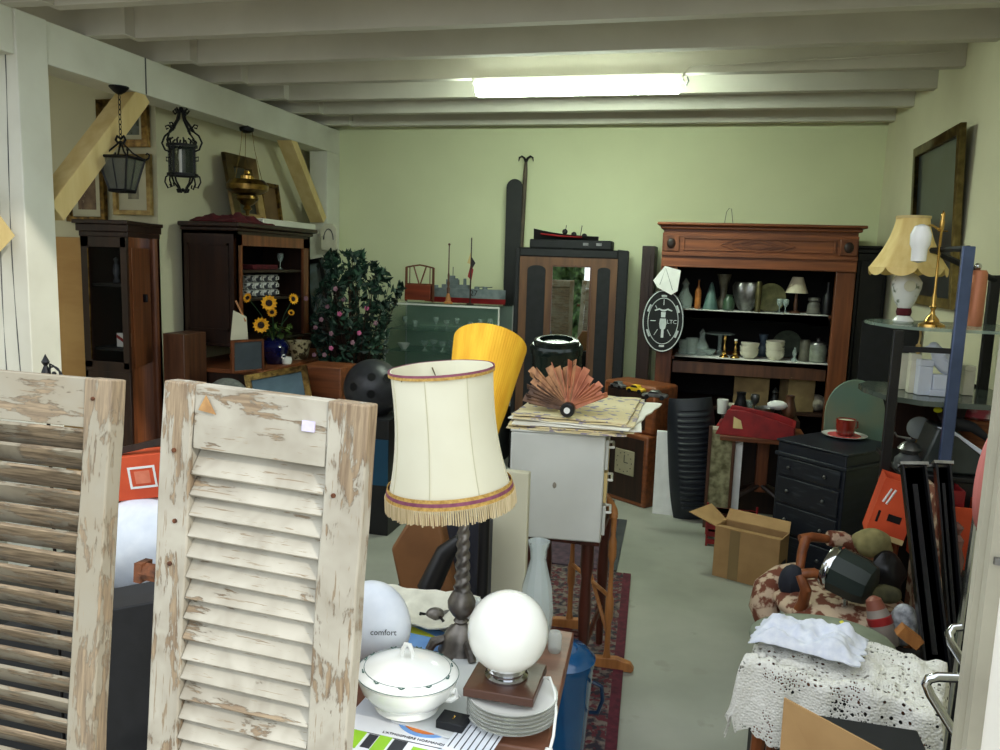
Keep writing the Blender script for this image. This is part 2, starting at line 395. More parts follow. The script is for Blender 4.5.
tA = shutter('grey louvered shutter with thin worn slats, cut off at the left edge of the doorway', (-118, 360), (112, 380), None, .075, .055, .087, .72, mPzA, mPxA, mSlA, .0365, 1.16, 1.15, -.12)
tB = shutter('cream louvered shutter with heavily flaking paint and a corner triangle scar', (163, 380), (370, 399), .042, .060, .070, .108, -.62, mPz, mPx, mSl, .0358, 1.14, 1.14, -.055)
t, W_, H_, T = tB
B().prism([(0, 0), (.033, -.004), (.013, .026)], 0, .0012, Matrix.Translation((.070, -.0002, H_ - .042)) @ FRONT).ob('bare_patch', mat('bare_patch', (176, 138, 88), (150, 112, 70), .8, scale=50), t)
b = B(); b.cb((W_ * .725, .0015, H_ - .045), (.022, .004, .017)); b.ob('price_sticker', mat('violet_sticker', (206, 200, 228), (190, 184, 214), .6, scale=60), t)
b = B(); b.tube([(-.002, .018, H_ - .34), (-.034, .018, H_ - .34)], .016, 8); b.cb((-.036, .018, H_ - .34), (.014, .03, .034)); b.ob('hinge', mRust, t)
for (x, z) in ((.028, H_ - .115), (.03, H_ - .31), (.036, H_ - .235), (W_ - .05, H_ - .15)):
    B().lathe([(.0, 0), (.004, 0), (.004, .004), (0, .005)], (x, .001, z), 8, M=Matrix.Rotation(pi / 2, 3, 'X').to_4x4()).ob('bolt', mRust, t)
t, W_, H_, T = tA
B().lathe([(.0, 0), (.0035, 0), (.0035, .004), (0, .005)], (W_ - .036, .001, H_ - .035), 8, M=Matrix.Rotation(pi / 2, 3, 'X').to_4x4()).ob('bolt', mRust, t)
# scrolled iron finial that rises behind the grey shutter
p = aY(46, 372, 1.5)
t = thing('iron_scroll_bracket', 'black iron scroll bracket rising above the grey shutter before the white post', 'bracket', (p.x, 1.5, 0))
b = B(); z0 = p.z - .06
b.lathe([(.004, 0), (.004, z0 - .0), (.015, z0 + .02), (.017, z0 + .035), (.009, z0 + .062), (.004, z0 + .075), (.009, z0 + .083), (.0, z0 + .102)], n=10)
b.ob('post', mIron, t)
b = B(); b.tube([(.0 + .022 + .016 * cos(a), 0, z0 + .058 + .016 * sin(a)) for a in [q * .4 for q in range(-4, 12)]], .0022, 5)
b.tube([(.01, 0, z0 + .05), (.012, 0, z0 + .08), (.02, 0, z0 + .076), (.04, 0, z0 + .062), (.06, 0, z0 + .03)], .0022, 5)
b.tube([(.008, 0, z0 + .028), (.03, 0, z0 + .038), (.06, 0, z0 + .03), (.1, 0, z0 + .02)], .0026, 5)
b.ball((.022, 0, z0 + .058), .005, 8, 6); b.ob('scroll', mIron, t)
B().box(-.08, .08, -.05, .05, 0, .02).ob('foot', mIron, t)
# ------------------------------------------------------------------ foreground table and what stands on it
ZT = .74
c1, c2 = aZ(574, 632, ZT), aZ(553, 735, ZT)
xr = c1.x; y1 = c1.y; y0 = 1.30; x0 = -.74
t = thing('wooden_table', 'brown wooden table covered in magazines behind the flaking shutter', 'table', (0, 0, 0))
b = B(); b.prism([(x0, y0), (xr + .028, y0), (xr, y1), (x0, y1)], ZT - .028, ZT); b.ob('tabletop', mTableW, t, bev=.004)
B().prism([(x0 + .05, y0 + .05), (xr - .03, y0 + .05), (xr - .05, y1 - .05), (x0 + .05, y1 - .05)], ZT - .1, ZT - .028).ob('apron', mTableW, t)
for (x, y) in ((x0 + .08, y0 + .08), (xr - .06, y0 + .08), (x0 + .08, y1 - .08), (xr - .08, y1 - .08)):
    B().box(x - .025, x + .025, y - .025, y + .025, 0, ZT - .1).ob('leg', mTableW, t, bev=.003)
# magazines spread on the table
mMag = mat('magazine_cover', (226, 228, 232), (214, 218, 226), .35, scale=5)
mBlue = mat('cover_blue', (92, 140, 206), (120, 164, 216), .4, scale=14); mYel = mat('cover_yellow', (200, 196, 60), (176, 180, 44), .5, scale=9)
mLime = mat('cover_lime', (150, 200, 44), (130, 180, 40), .5, scale=9); mOrg = mat('cover_orange', (216, 128, 54), (196, 104, 40), .5, scale=14)
def flat(px, py, z, sx, sy, rz, name, m, label, cat, h=.006, group=None):
    p = aZ(px, py, z); q = thing(name, label, cat, (p.x, p.y, z), rz, group)
    B().box(-sx / 2, sx / 2, -sy / 2, sy / 2, 0, h).ob('cover', m, q, bev=.001); return q
q = flat(398, 742, ZT + .0, .235, .25, -.05, 'magazine', mMag, 'open white leaflet with lime and blue pictures at the table front', 'magazine')
b = B(); b.box(-.105, .1, -.002, -.0005, .006, .0066); b.box(.099, .1005, -.0005, .11, .006, .0066); b.ob('ruled_line', mInk, q)
text("L'ATMOSPHERE NORMANDE", .0095, mInk, q, Matrix.Translation((.026, .010, .0062)) @ Matrix.Diagonal((1, .9, 1, 1)))
for (x, y, w, h, m_) in ((-.075, -.026, .03, .05, mLime), (-.045, -.024, .018, .04, mInk), (-.022, -.026, .024, .05, mLime), (.008, -.026, .026, .045, mInk), (.05, -.03, .03, .035, mLime)):
    B().box(x - w / 2, x + w / 2, y - h / 2, y + h / 2, .006, .0068).ob('picture', m_, q)
q = flat(458, 692, ZT + .007, .13, .30, -.16, 'magazine', mat('cover_pale', (214, 216, 214), (196, 200, 202), .4, scale=12), 'pale magazine partly under the dinner plates', 'magazine', .004)
q = flat(425, 632, ZT + .0, .26, .17, -.12, 'magazine', mMag, 'glossy brochure with a blue and yellow wave under the white tureen', 'magazine', .006)
text("maration", .024, mInk, q, Matrix.Translation((.02, .045, .0062)))
B().prism([(-.13, -.06), (.0, .02), (.10, -.01), (.13, -.05), (.12, -.085), (-.13, -.085)], .006, .0068).ob('wave', mBlue, q)
B().prism([(-.12, -.03), (-.03, .0), (.06, -.03), (-.02, -.03), (-.12, -.06)], .0068, .0074).ob('wave', mYel, q)
q = flat(476, 738, ZT + .0115, .085, .11, -.12, 'barcode_leaflet', mMag, 'small white leaflet with thin black bars beside the stack of plates', 'leaflet', .001)
b = B()
for i in range(7): b.box(-.036 + i * .012, -.034 + i * .012, -.045, .02 + .012 * (i % 3), .001, .0016)
b.ob('bars', mInk, q)
# tureen
p = aZ(409, 717, ZT + .0075); tp = aY(409, 645, p.y)
t = thing('soup_tureen', 'white porcelain lidded tureen with small green garland border', 'tureen', (p.x - .012, p.y + .02, ZT + .0145), -.1)
R = .096
B().shell([(.054, 0), (.062, .004), (.057, .014), (.072, .022), (.088, .04), (R, .060), (R + .002, .068)], .004, n=40, sx=1.0, sy=.9).ob('bowl', mPorc, t)
for s in (-1, 1):
    B().tube([(s * .082, 0, .05), (s * .1, 0, .056), (s * .104, 0, .046), (s * .092, 0, .036), (s * .078, 0, .034)], .006, 8).ob('handle', mPorc, t)
ld = B().lathe([(R + .001, .0685), (R + .003, .072), (R - .004, .078), (.072, .086), (.06, .092), (.046, .096), (.03, .1), (.016, .101), (.0, .1015)], n=40, sx=1.0, sy=.9).ob('lid', mPorc, t)
b = B(); b.tube([(-.011, 0, .099), (-.012, 0, .112), (-.005, 0, .126), (.004, 0, .126), (.01, 0, .112), (.009, 0, .099)], .0045, 8); b.ob('knob', mPorc, ld)
b = B()
mGar = mat('garland_green', (84, 112, 104), (60, 90, 84), .4, scale=30)
gb = B()
for q_ in range(22):
    a = -pi * .98 + q_ * .3
    for j in range(5):
        aa = a + (j - 2) * .028; dz = .0035 * abs(j - 2)
        if q_ % 2 == 0: b.ball((cos(aa) * (R - .0095 + .0) , sin(aa) * (R - .0095) * .9, .0795 + dz * .4), .0022 if j == 2 else .0016, 6, 4)
        else: b.ball((cos(aa) * (R - .002), sin(aa) * (R - .002) * .9, .059), .0012, 5, 4)
b.openlathe([(R - .012, .0812), (R - .0125, .0818)], .001, n=40, sy=.9); b.openlathe([(R + .0036, .0722), (R + .0036, .0732)], .001, n=40, sy=.9); b.ob('garland', mGar, t)
q = thing('picture_disc', 'orange and white round trade card under the tureen', 'card', (p.x + .042, p.y + .014, ZT + .0062), 0)
B().lathe([(.066, 0), (.066, .0015)], n=36).ob('rim', mBlue, q); B().lathe([(.058, .0015), (.058, .003)], n=36).ob('face', mOrg, q)
# stack of plates with globe lamp on top
pc = aZ(512, 727, ZT)
for i in range(6):
    pl_ = B().shell([(.035, 0), (.04, .003), (.058, .006), (.082, .012), (.085, .0135)], .0025, n=40)
    P = pl_.ob('dinner_plate', mPorc, loc=(pc.x - .003 + random.uniform(-.0015, .0015), pc.y + .012, ZT + .0125 + i * .0075))
    P.name = 'dinner_plate'
    tag(P, 'white dinner plate, %s of the stack under the globe lamp' % ['bottom one', 'second up', 'third up', 'fourth up', 'fifth up', 'topmost'][i], 'plate', 'stacked white dinner plates')
    B().openlathe([(.0845, .0136), (.0848, .0141)], .0012, n=40).ob('rim', mat('plate_line', (128, 132, 128), rough=.3), P)
zb = ZT + .0125 + 5 * .0075 + .016
gt = aZ(508, 680, zb)
t = thing('globe_lamp', 'white glass globe lamp on chrome ring and square wooden base', 'lamp', (gt.x, pc.y + .03, zb), 0)
B().box(-.066, .066, -.066, .066, 0, .017).ob('base', wood('lamp_base_wood', (92, 58, 42), (66, 40, 30), .4, 'X'), t, bev=.002)
B().lathe([(.040, .017), (.041, .022), (.034, .026), (.034, .030), (.037, .033), (.030, .040), (0, .040)], n=32).ob('ring', mChrome, t)
rg = .5 * (aY(550, 630, pc.y) - aY(470, 630, pc.y)).length
B().ball((0, 0, .034 + rg * .95), rg, 36, 22).ob('globe', mat('opal_glass', (240, 240, 232), rough=.12, coat=.5), t)
b = B(); b.tube([(.066, .03, .008), (.08, .02, .016), (.096, -.01, .004), (.104, -.04, -.02), (.106, -.07, -.045), (.104, -.09, -.06)], .0028, 8); b.ob('cord', mPorc, t)
b = B(); b.cb((.103, -.112, -.0585), (.015, .044, .011)); b.ob('switch', mPorc, t, bev=.003)
# small black box
p = aZ(452, 727, ZT + .011)
B().box(-.026, .026, -.02, .02, 0, .016).ob('jewel_box', mMatt, loc=(p.x, p.y + .005, ZT + .0112), rz=-.1, bev=.0015)
o = bpy.data.objects['jewel_box']; tag(o, 'small black jewel box with a tiny gilt mark beside the plates', 'box')
B().cb((0.002, 0, .0164), (.003, .012, .0008)).ob('gilt_mark', mBrassB, o)
# pewter lamp with cream shade
LY = 1.6; pb_ = aZ(460, 652, ZT + .003); zs = zat(452, 494, LY); zt_ = zat(452, 368, LY)
t = thing('table_lamp', 'pewter barley twist lamp with a big fringed cream fabric shade', 'lamp', (pb_.x, LY, ZT + .0062), 0)
hz = zs - (ZT + .006)
b = B(); b.lathe([(.048, 0), (.05, .004), (.045, .012), (.04, .03), (.03, .048), (.018, .058), (.012, .064), (.017, .07), (.012, .076), (.02, .084), (.03, .1), (.031, .115), (.024, .13), (.017, .14)], n=28)
b.ob('foot', mPewter, t)
def tw(a, z): return 1 + .13 * cos(2 * a - z * 260)
b = B(); N_ = 150; b.lathe([(.017 - .006 * i / N_, .138 + (hz - .172) * i / N_) for i in range(N_ + 1)], n=24, fn=tw); b.ob('twisted_stem', mPewter, t)
b = B(); z = hz - .035; b.lathe([(.011, z), (.015, z + .006), (.01, z + .014), (.017, z + .026), (.01, z + .036), (.009, z + .1), (.013, z + .105), (.013, z + .15), (0, z + .15)], n=20); b.ob('socket', mPewter, t)
for a in (-.9, 2.2, 3.6):
    B().tube([(.036 * cos(a), .036 * sin(a), .03), (.06 * cos(a), .06 * sin(a), .024), (.07 * cos(a), .07 * sin(a), .006)], [.009, .012, .009], 8).ob('claw', mPewter, t)
w1 = (aY(513, 492, LY) - aY(391, 492, LY)).length / 2; w0 = (aY(490, 365, LY) - aY(390, 365, LY)).length / 2
Hs = zt_ - zs; prof = []
for i in range(15):
    u = i / 14; r = w0 + (w1 - w0) * (1 - u) ** 2.6 + .0 ; prof.append((r - .035 * w0 * sin(pi * u), Hs * u))
sx_ = aY(452, 440, LY).x - pb_.x
SM = Matrix.Translation((sx_ - .014, 0, hz + Hs * .5)) @ Matrix.Rotation(-.085, 4, 'Y') @ Matrix.Rotation(radians(2), 4, 'X') @ Matrix.Translation((0, 0, -Hs * .5))
mShade = mat('cream_shade_fabric', (232, 228, 204), (226, 221, 196), .85, scale=6, trans=0)
def octo(a, z): return 1 - .028 * abs(sin(a * 4))
sh = B().openlathe(prof, .0015, n=96, fn=octo).ob('shade', mShade, t, M=SM, sharp=60)
mFr = mat('fringe_cream', (222, 204, 166), (190, 168, 126), .9, scale=(260, 260, 3), wave=None)
mBrd = mat('braid_mauve', (146, 84, 104), (126, 66, 88), .8, scale=80); mBrg = mat('braid_gold', (206, 168, 92), (170, 130, 60), .8, scale=160, bump=.3)
def band(z0, z1, dr, m, n=96):
    rr = lambda z: w0 + (w1 - w0) * max(0, 1 - z / Hs) ** 2.6
    return B().openlathe([(rr(z0) + dr, z0), (rr(z1) + dr, z1)], .001, n=n).ob('trim_band', m, sh)
band(.004, .012, .0022, mBrg); band(.012, .019, .0026, mBrd); band(.019, .026, .0022, mBrg)
band(Hs - .004, Hs + .001, .0014, mBrd); band(Hs - .010, Hs - .004, .0018, mBrg)
b = B()
for i in range(190):
    a = 2 * pi * i / 190; r = w1 + .0015; l = .026 + random.uniform(-.003, .003); da = random.uniform(-.01, .01)
    b.tube([(r * cos(a), r * sin(a), .005), ((r + .0015) * cos(a + da), (r + .0015) * sin(a + da), -l)], .0019, 4)
b.ob('fringe', mFr, sh)
mSeam = mat('seam_thread', (206, 200, 172), rough=.9)
for a in [pi / 4 * q for q in range(8)]:
    B().tube([(r * cos(a) * 1.004, r * sin(a) * 1.004, z) for r, z in prof], .0011, 5).ob('seam', mSeam, sh)
b = B()
for q_ in range(3):
    a = q_ * 2 * pi / 3; b.tube([(0, 0, Hs - .06), (w0 * cos(a) * .98, w0 * sin(a) * .98, Hs - .012)], .0015, 5)
b.ob('wire_fitter', mBrass, sh)
# white padded bottle-like bag reading comfort
p = aY(376, 600, 1.42)
t = thing('light_bulb_box', 'white rounded bulb pack with the word comfort beside the shutter edge', 'package', (p.x - .028, 1.47, ZT + .008), 0)
b = B(); b.ball((0, 0, .094), .096, 24, 16, sx=.86, sy=.62, sz=.98); b.ob('body', mPlasW, t)
text('comfort', .016, mInk, t, Matrix.Translation((.046, -.0535, .108)) @ Matrix.Rotation(.28, 4, 'Z') @ Matrix.Rotation(-.32, 4, 'X') @ FRONT)
# crumpled white dish cloth / plate behind the lamp foot
p = aZ(425, 602, ZT)
def crump(u, v):
    x, y = (u - .5) * .30, (v - .5) * .13
    return (x, y, .018 + .018 * noise.noise(Vector((x * 20, y * 22, 1))) + .045 * (2 * v - 1) * (v > .5) * .6 + .012 * abs(sin(u * 9)))
o = B().sheet(crump, 24, 12, .003).ob('napkin', mat('cloth_ivory', (226, 224, 206), (206, 204, 186), .9, scale=30), loc=(p.x + .01, y1 - .075, ZT + .004)); tag(o, 'crumpled ivory napkin lying behind the pewter lamp foot', 'napkin')
p = aZ(433, 625, ZT)
t = thing('pewter_cream_jug', 'little dark pewter jug lying on the magazines beside the twisted lamp', 'jug', (p.x + .005, p.y, ZT + .008), .3)
B().ball((0, 0, .018), .018, 14, 10, sx=1.3).ob('body', mPewter, t)
B().tube([(-.02, 0, .018), (-.034, -.004, .024), (-.038, -.006, .006)], .004, 6).ob('spout', mIron, t); B().tube([(.012, -.016, .02), (.02, -.032, .018), (.018, -.038, .004)], .0035, 6).ob('handle', mIron, t)
B().tube([(.018, 0, .022), (.032, .004, .024), (.04, .006, .012)], .006, 6).ob('foot', mSilver, t)
# crumpled foil right of the lamp
p = aZ(478, 612, ZT)
def foil(a, z): return 1 + .22 * noise.noise(Vector((cos(a) * 3, sin(a) * 3, z * 60)))
o = B().ball((0, 0, .034), .036, 20, 12, sx=1.2, fn=foil).ob('plastic_bag', mat('crumpled_film', (196, 200, 200), (110, 114, 116), .3, scale=60, bump=.6), loc=(p.x + .01, y1 - .045, ZT + .0005)); tag(o, 'crumpled transparent plastic bag between the twisted lamp and the globe', 'bag')
# glass carafe
CY = 1.72; xl, xr_, zb_, zt2 = rect(519, 541, 556, 620, CY)
t = thing('glass_carafe', 'clear fluted glass carafe standing behind the white globe lamp', 'carafe', ((xl + xr_) / 2, CY, ZT))
hh = zt2 - ZT
B().shell([(.03, 0), (.036, .01), (.04, hh * .3), (.034, hh * .55), (.018, hh * .82), (.02, hh * .92), (.026, hh)], .003, n=12).ob('body', mGlassC, t, sharp=20)
p = aZ(551, 655, ZT)
o = B().lathe([(.014, 0), (.016, .004), (.016, .04), (.012, .046), (0, .046)], n=16).ob('glass_jar', mGlassC, loc=(p.x + .004, p.y + .02, ZT)); tag(o, 'little pale blue glass jar on the table edge beside the globe lamp', 'jar')
# blue enamel bucket on the floor
p = aY(560, 660, 2.15)
t = thing('enamel_bucket', 'blue enamel bucket with domed lid on the floor behind the table', 'bucket', (p.x, 2.15, 0), 0)
mEn = mat('blue_enamel', (20, 84, 132), (14, 70, 116), .18, coat=.5, scale=5)
zt3 = zat(565, 668, 2.1); R = (aY(597, 700, 2.15) - aY(530, 700, 2.15)).length / 2
B().shell([(R * .72, 0), (R * .74, .006), (R * .97, zt3 - .02), (R, zt3 - .012), (R, zt3)], .003, n=36).ob('body', mEn, t)
ld = B().lathe([(R * 1.02, zt3 + .001), (R * 1.03, zt3 + .008), (R * .96, zt3 + .014), (R * .8, zt3 + .03), (R * .5, zt3 + .036), (R * .46, zt3 + .03), (.0, zt3 + .028)], n=36).ob('lid', mEn, t)
B().tube([(R * .98, -.01, zt3 - .05), (R * 1.25, -.01, zt3 - .06), (R * 1.3, -.01, zt3 - .1), (R * 1.18, -.01, zt3 - .14), (R * .93, -.01, zt3 - .145)], .006, 8).ob('handle', mat('enamel_dark', (14, 40, 66), rough=.3), t)
# yellow inverted shade on a dark pole (floor lamp)
YY = 2.32
p0, p1 = aY(490, 345, YY), aY(486, 470, YY)
t = thing('floor_lamp', 'yellow pleated shade turned upside down on a dark wooden pole', 'lamp', (p1.x - .0, YY, 0), 0)
dz = zat(486, 325, YY)
rt = (aY(526, 350, YY) - aY(454, 350, YY)).length / 2
L_ = (zat(490, 345, YY) - zat(480, 450, YY)) * 1.25
SM = Matrix.Translation((p0.x - p1.x, 0, p0.z)) @ Matrix.Rotation(.0, 4, 'Y') @ Matrix.Rotation(radians(-38), 4, 'X')
def pleat(a, z): return 1 + .006 * sin(a * 80)
mYP = mat('yellow_pleats', (244, 192, 50), (228, 166, 34), .75, scale=(30, 30, 4))
sh = B().openlathe([(rt * .52, -L_), (rt * .62, -L_ * .8), (rt * .78, -L_ * .5), (rt * .9, -L_ * .2), (rt * .99, 0), (rt * .99, .004)], .002, n=320, fn=pleat).ob('shade', mYP, t, M=SM, sharp=80)
B().tube([(0, 0, -L_ * .55), (rt * .9, 0, -.02)], .002, 5).ob('wire_fitter', mBrass, sh)
B().lathe([(.13, 0), (.13, .02), (.04, .035), (.018, .06), (.018, p0.z - L_ * .9), (.0, p0.z - L_ * .9)], n=20).ob('pole', mBlack, t)
# ------------------------------------------------------------------ middle: grey cabinet, papers, folded fan, stool, towel stand
GY = 2.7
xl, xr, zb, zt = rect(510, 434, 603, 540, GY)
gd = .62
t = thing('desk_drawer_unit', 'pale grey metal drawer unit under a heap of newspapers', 'drawer unit', ((xl + xr) / 2, GY, zb), radians(5.5))
w = (xr - xl) / 2; h = zt - zb
B().box(-w, w, 0, gd, 0, h).ob('body', mGrey, t, bev=.006)
B().box(-w - .002, w + .004, -.002, gd, h, h + .008).ob('top_panel', mGrey, t, bev=.003)
for i in range(3):
    z = h * (.06 + .31 * i)
    d = B().box(w + .0005, w + .012, .02, gd - .02, z, z + h * .28).ob('drawer', [mGrey, mCream, mGrey][i], t, bev=.002)
    B().tube([(w + .012, .05, z + h * .2), (w + .028, .05, z + h * .2), (w + .028, .14, z + h * .2), (w + .012, .14, z + h * .2)], .005, 6).ob('handle', mPorc, d)
b = B(); b.ball((0 - .005, -.001, h * .52), .007, 10, 6, sy=.2, sz=1.6); b.ob('rust_mark', mat('stain', (140, 132, 118), rough=.7), t)
# stool under it
cx = (xl + xr) / 2
t = thing('kitchen_stool', 'dark red wooden stool carrying the pale grey drawer unit', 'stool', (cx, GY + .3, 0), 0)
mRW = wood('red_brown_wood', (92, 44, 30), (58, 28, 20), .4)
B().box(-w + .02, w - .01, -.24, .27, zb - .03, zb - .0005).ob('seat', mRW, t, bev=.004)
for (x, y) in ((-w + .05, -.2), (w - .055, -.2), (-w + .05, .22), (w - .04, .22)):
    B().lathe([(.014, 0), (.016, .1), (.022, .16), (.018, .2), (.024, .34), (.018, .46), (.024, .5), (.024, zb - .03)], (x, y, 0), 12).ob('leg', mRW, t)
B().tube([(-w + .05, -.2, .24), (w - .055, -.2, .24)], .011, 8).ob('stretcher', mRW, t); B().tube([(w - .055, -.2, .18), (w - .04, .22, .18)], .011, 8).ob('stretcher', mRW, t)
# tall cream board and dark post left of it
xl2, xr2, zb2, zt2 = rect(492, 470, 528, 590, 2.52)
b = B(); b.box(xl2, xr2, 2.5, 2.535, 0, zt2)
tag(b.ob('cream_board', mat('cream_board', (218, 214, 188), (208, 204, 178), .7, scale=3), bev=.004), 'tall cream board standing on end behind the pewter lamp', 'board')
# towel stand: two turned uprights joined by an arched top, on long feet
TYY = 3.12
pf = aZ(606, 668, 0); zt4 = zat(606, 510, pf.y)
t = thing('towel_stand', 'honey wood turned towel stand with arched top on the patterned rug', 'towel stand', (pf.x, pf.y, 0), radians(0))
pr = [(.012, .03), (.016, .05), (.011, .08), (.011, .19), (.017, .22), (.017, .29), (.011, .31), (.009, .38), (.009, .44), (.017, .47), (.016, .53), (.01, .55), (.012, zt4 - .02)]
B().lathe(pr, (0, 0, 0), 14).ob('upright', mPine, t); B().lathe(pr, (-.2, .3, 0), 14).ob('upright', mPine, t)
arc = [(0, 0, zt4 - .03)] + [(-.1 + .1 * cos(a), .15 - .15 * cos(a), zt4 - .03 + .06 * sin(a)) for a in [q * pi / 10 for q in range(1, 10)]] + [(-.2, .3, zt4 - .03)]
b = B(); b.tube(arc, .017, 10); b.tube([(x, y, z + .012) for x, y, z in arc], .017, 10); b.ob('arched_rail', mPine, t)
for dx, dy in ((0, 0), (-.2, .3)):
    b = B(); b.prism([(-.105, 0), (-.105, .03), (-.06, .042), (.04, .05), (.095, .035), (.11, .012), (.1, 0)], -.016, .016, Matrix.Translation((dx, dy, .002)) @ Matrix.Rotation(0, 4, 'Z') @ FRONT); b.ob('foot', mPine, t, bev=.003)
B().tube([(0, 0, .3), (-.2, .3, .3)], .009, 8).ob('rail', mPine, t); B().tube([(-.2, .3, .52), (0, 0, .14)], .008, 8).ob('rail', mPine, t)
# newspaper heap
ZP = zt + .0085
t0 = aZ(512, 431, ZP); t1 = aZ(634, 418, ZP + .03); t2 = aZ(600, 392, ZP + .05)
mNews = mat('newsprint', (226, 212, 172), (206, 188, 140), .85, scale=3, c3=(148, 138, 150), s3=26, t3=.56)
mNews2 = mat('newsprint_white', (236, 234, 222), (226, 222, 206), .8, scale=4)
def paper(cx, cy, z, sx, sy, rz, m, label, bend=.0, h=.008, group='newspapers on the grey drawer unit'):
    def f(u, v):
        x, y = (u - .5) * sx, (v - .5) * sy
        e = .006 * noise.noise(Vector((u * 7, v * 3, z * 90)))
        return (x + .01 * noise.noise(Vector((v * 9, z * 50, 0))), y + .008 * noise.noise(Vector((u * 9, z * 70, 3))), h + e * .5 + bend * max(0, 1.5 * u - .9) ** 2)
    o = B().sheet(f, 18, 8, h).ob('newspaper', m, loc=(cx, cy, z), rz=rz); return tag(o, label, 'newspaper', group)
pc_ = Vector(((xl + xr) / 2 + .06, GY + .30, 0))
labs = ['bottom newspaper of the heap, its curled lower edge hanging over the grey unit', 'pinkish newspaper second up in the heap on the grey unit', 'middle newspaper of the heap with ragged edges', 'white newspaper jutting out to the side of the heap', 'yellowed newspaper near the top of the heap', 'topmost colour printed newspaper under the folded fan']
for i, (m, sx, sy, rz, dx) in enumerate([(mNews, .42, .66, .02, -.01), (mNews, .44, .62, .06, -.01), (mNews2, .45, .62, .08, .005), (mNews2, .44, .6, -.14, .035), (mNews, .43, .58, .0, .01), (mNews, .41, .56, -.02, .0)]):
    paper(pc_.x + dx - .03, pc_.y + .02, ZP + .0075 * i, sx, sy, rz, m, labs[i], h=.0045, bend=.005 if i < 3 else .0)
ZP2 = ZP + .0075 * 6 + .002
# folded fan of printed paper slats round a hub
hb = aZ(568, 411, ZP2 + .02)
t = thing('paper_fan', 'folded fan of brown printed paper strips spread round a black hub', 'fan', (hb.x, hb.y, ZP2 + .026), 0)
mStr = mat('fan_strip', (200, 148, 102), (140, 98, 70), .7, scale=(40, 40, 6), c3=(84, 56, 44), s3=40, t3=.62)
mStr2 = mat('fan_strip_red', (198, 128, 96), (166, 96, 70), .7, scale=20); mStr3 = mat('fan_strip_dark', (124, 92, 70), (84, 62, 50), .7, scale=20)
N_ = 36
for i in range(N_):
    a = radians(150) - radians(150 - 30) * i / (N_ - 1) if False else radians(176 - 144 * i / (N_ - 1))
    L1 = .168 + .02 * sin(i * 1.3) + (.03 if 8 < i < 13 else 0) - (.04 if i > 24 else 0)
    el = a; w_ = .026
    d = Vector((cos(el), .34, sin(el) * .66)); d.normalize()
    M = Matrix.Translation((0, .012, 0)) @ d.to_track_quat('X', 'Z').to_matrix().to_4x4() @ Matrix.Rotation(radians(34) * (1 if i % 2 else -1), 4, 'X')
    q = B(); q.box(.012, L1, -.0012, .0012, -w_ / 2, w_ / 2, M); q.ob('strip', [mStr3, mStr, mStr, mStr2][0 if i < 9 else 1 if i < 16 else 2 if i % 2 and i < 22 else 3], t)
b = B(); Mh = Matrix.Rotation(pi / 2, 3, 'X').to_4x4()
b.lathe([(0, -.012), (.024, -.012), (.026, -.006), (.026, .018), (.02, .024), (0, .024)], n=24, M=Mh); b.ob('hub', mBlack, t)
B().lathe([(0, .024), (.011, .024), (.011, .028), (0, .028)], n=20, M=Mh).ob('hub_cap', mPorc, t)
# round dark tin with oval lid behind
TY = 3.16
xl3, xr3, zb3, zt3 = rect(529, 347, 582, 384, TY)
r_ = (xr3 - xl3) / 2
t = thing('round_tin', 'dark green round tin with a glossy moulded lid behind the paper fan', 'tin', ((xl3 + xr3) / 2, TY, ZP2 - .03), M=Matrix.Translation(((xl3 + xr3) / 2, TY + .06, ZP2 + .01)) @ Matrix.Rotation(radians(15), 4, 'X'))
mTin = mat('dark_green_tin', (28, 40, 34), (20, 28, 26), .2, metal=.3, scale=9)
hz_ = zt3 - ZP2 + .03
B().lathe([(r_ * .92, 0), (r_ * .95, .01), (r_ * .95, hz_ - .06), (r_ * 1.0, hz_ - .055), (r_, hz_ - .03), (r_ * .9, hz_ - .02), (0, hz_ - .02)], n=36, sy=.7).ob('body', mTin, t)
ld = B().openlathe([(r_ * .86, hz_ - .02), (r_ * .84, hz_ - .004), (r_ * .74, hz_)], .012, n=36, sy=.7).ob('lid_rim', mTin, t)
B().lathe([(r_ * .55, hz_ - .0195), (r_ * .5, hz_ - .012), (0, hz_ - .008)], n=30, sy=.7).ob('lid_centre', mTin, t)
# ------------------------------------------------------------------ left side
def frame_pic(name, label, X0, X1, Z0, Z1, Y, fw, mf, mmat, mart, matw=.0, loc=None, M=None, d=.03, group=None):
    w, h = (X1 - X0) / 2, (Z1 - Z0) / 2
    t = thing(name, label, 'picture', ((X0 + X1) / 2, Y, (Z0 + Z1) / 2), group=group, M=M)
    b = B(); o_ = [(-w, -h), (w, -h), (w, h), (-w, h)]; i_ = [(-w + fw, -h + fw), (w - fw, -h + fw), (w - fw, h - fw), (-w + fw, h - fw)]
    for k_ in range(4):
        k2 = (k_ + 1) % 4; P = [o_[k_], o_[k2], i_[k2], i_[k_]]
        b._add([Vector((x, -d, z)) if q > 1 or True else 0 for q, (x, z) in enumerate(P)] + [Vector((x, 0, z)) for x, z in P], [(0, 1, 2, 3), (7, 6, 5, 4), (0, 4, 5, 1), (1, 5, 6, 2), (2, 6, 7, 3), (3, 7, 4, 0)])
    b.ob('frame', mf, t, bev=.003)
    if matw:
        B().box(-w + fw, w - fw, -.008, -.002, -h + fw, h - fw).ob('mount', mmat, t)
        B().box(-w + fw + matw, w - fw - matw, -.0095, -.0085, -h + fw + matw, h - fw - matw).ob('print', mart, t)
    else: B().box(-w + fw, w - fw, -.008, -.002, -h + fw, h - fw).ob('canvas', mart, t)
    return t
mArt1 = mat('landscape_print', (116, 130, 130), (84, 84, 66), .5, scale=9, c3=(60, 70, 60), s3=14, t3=.58)
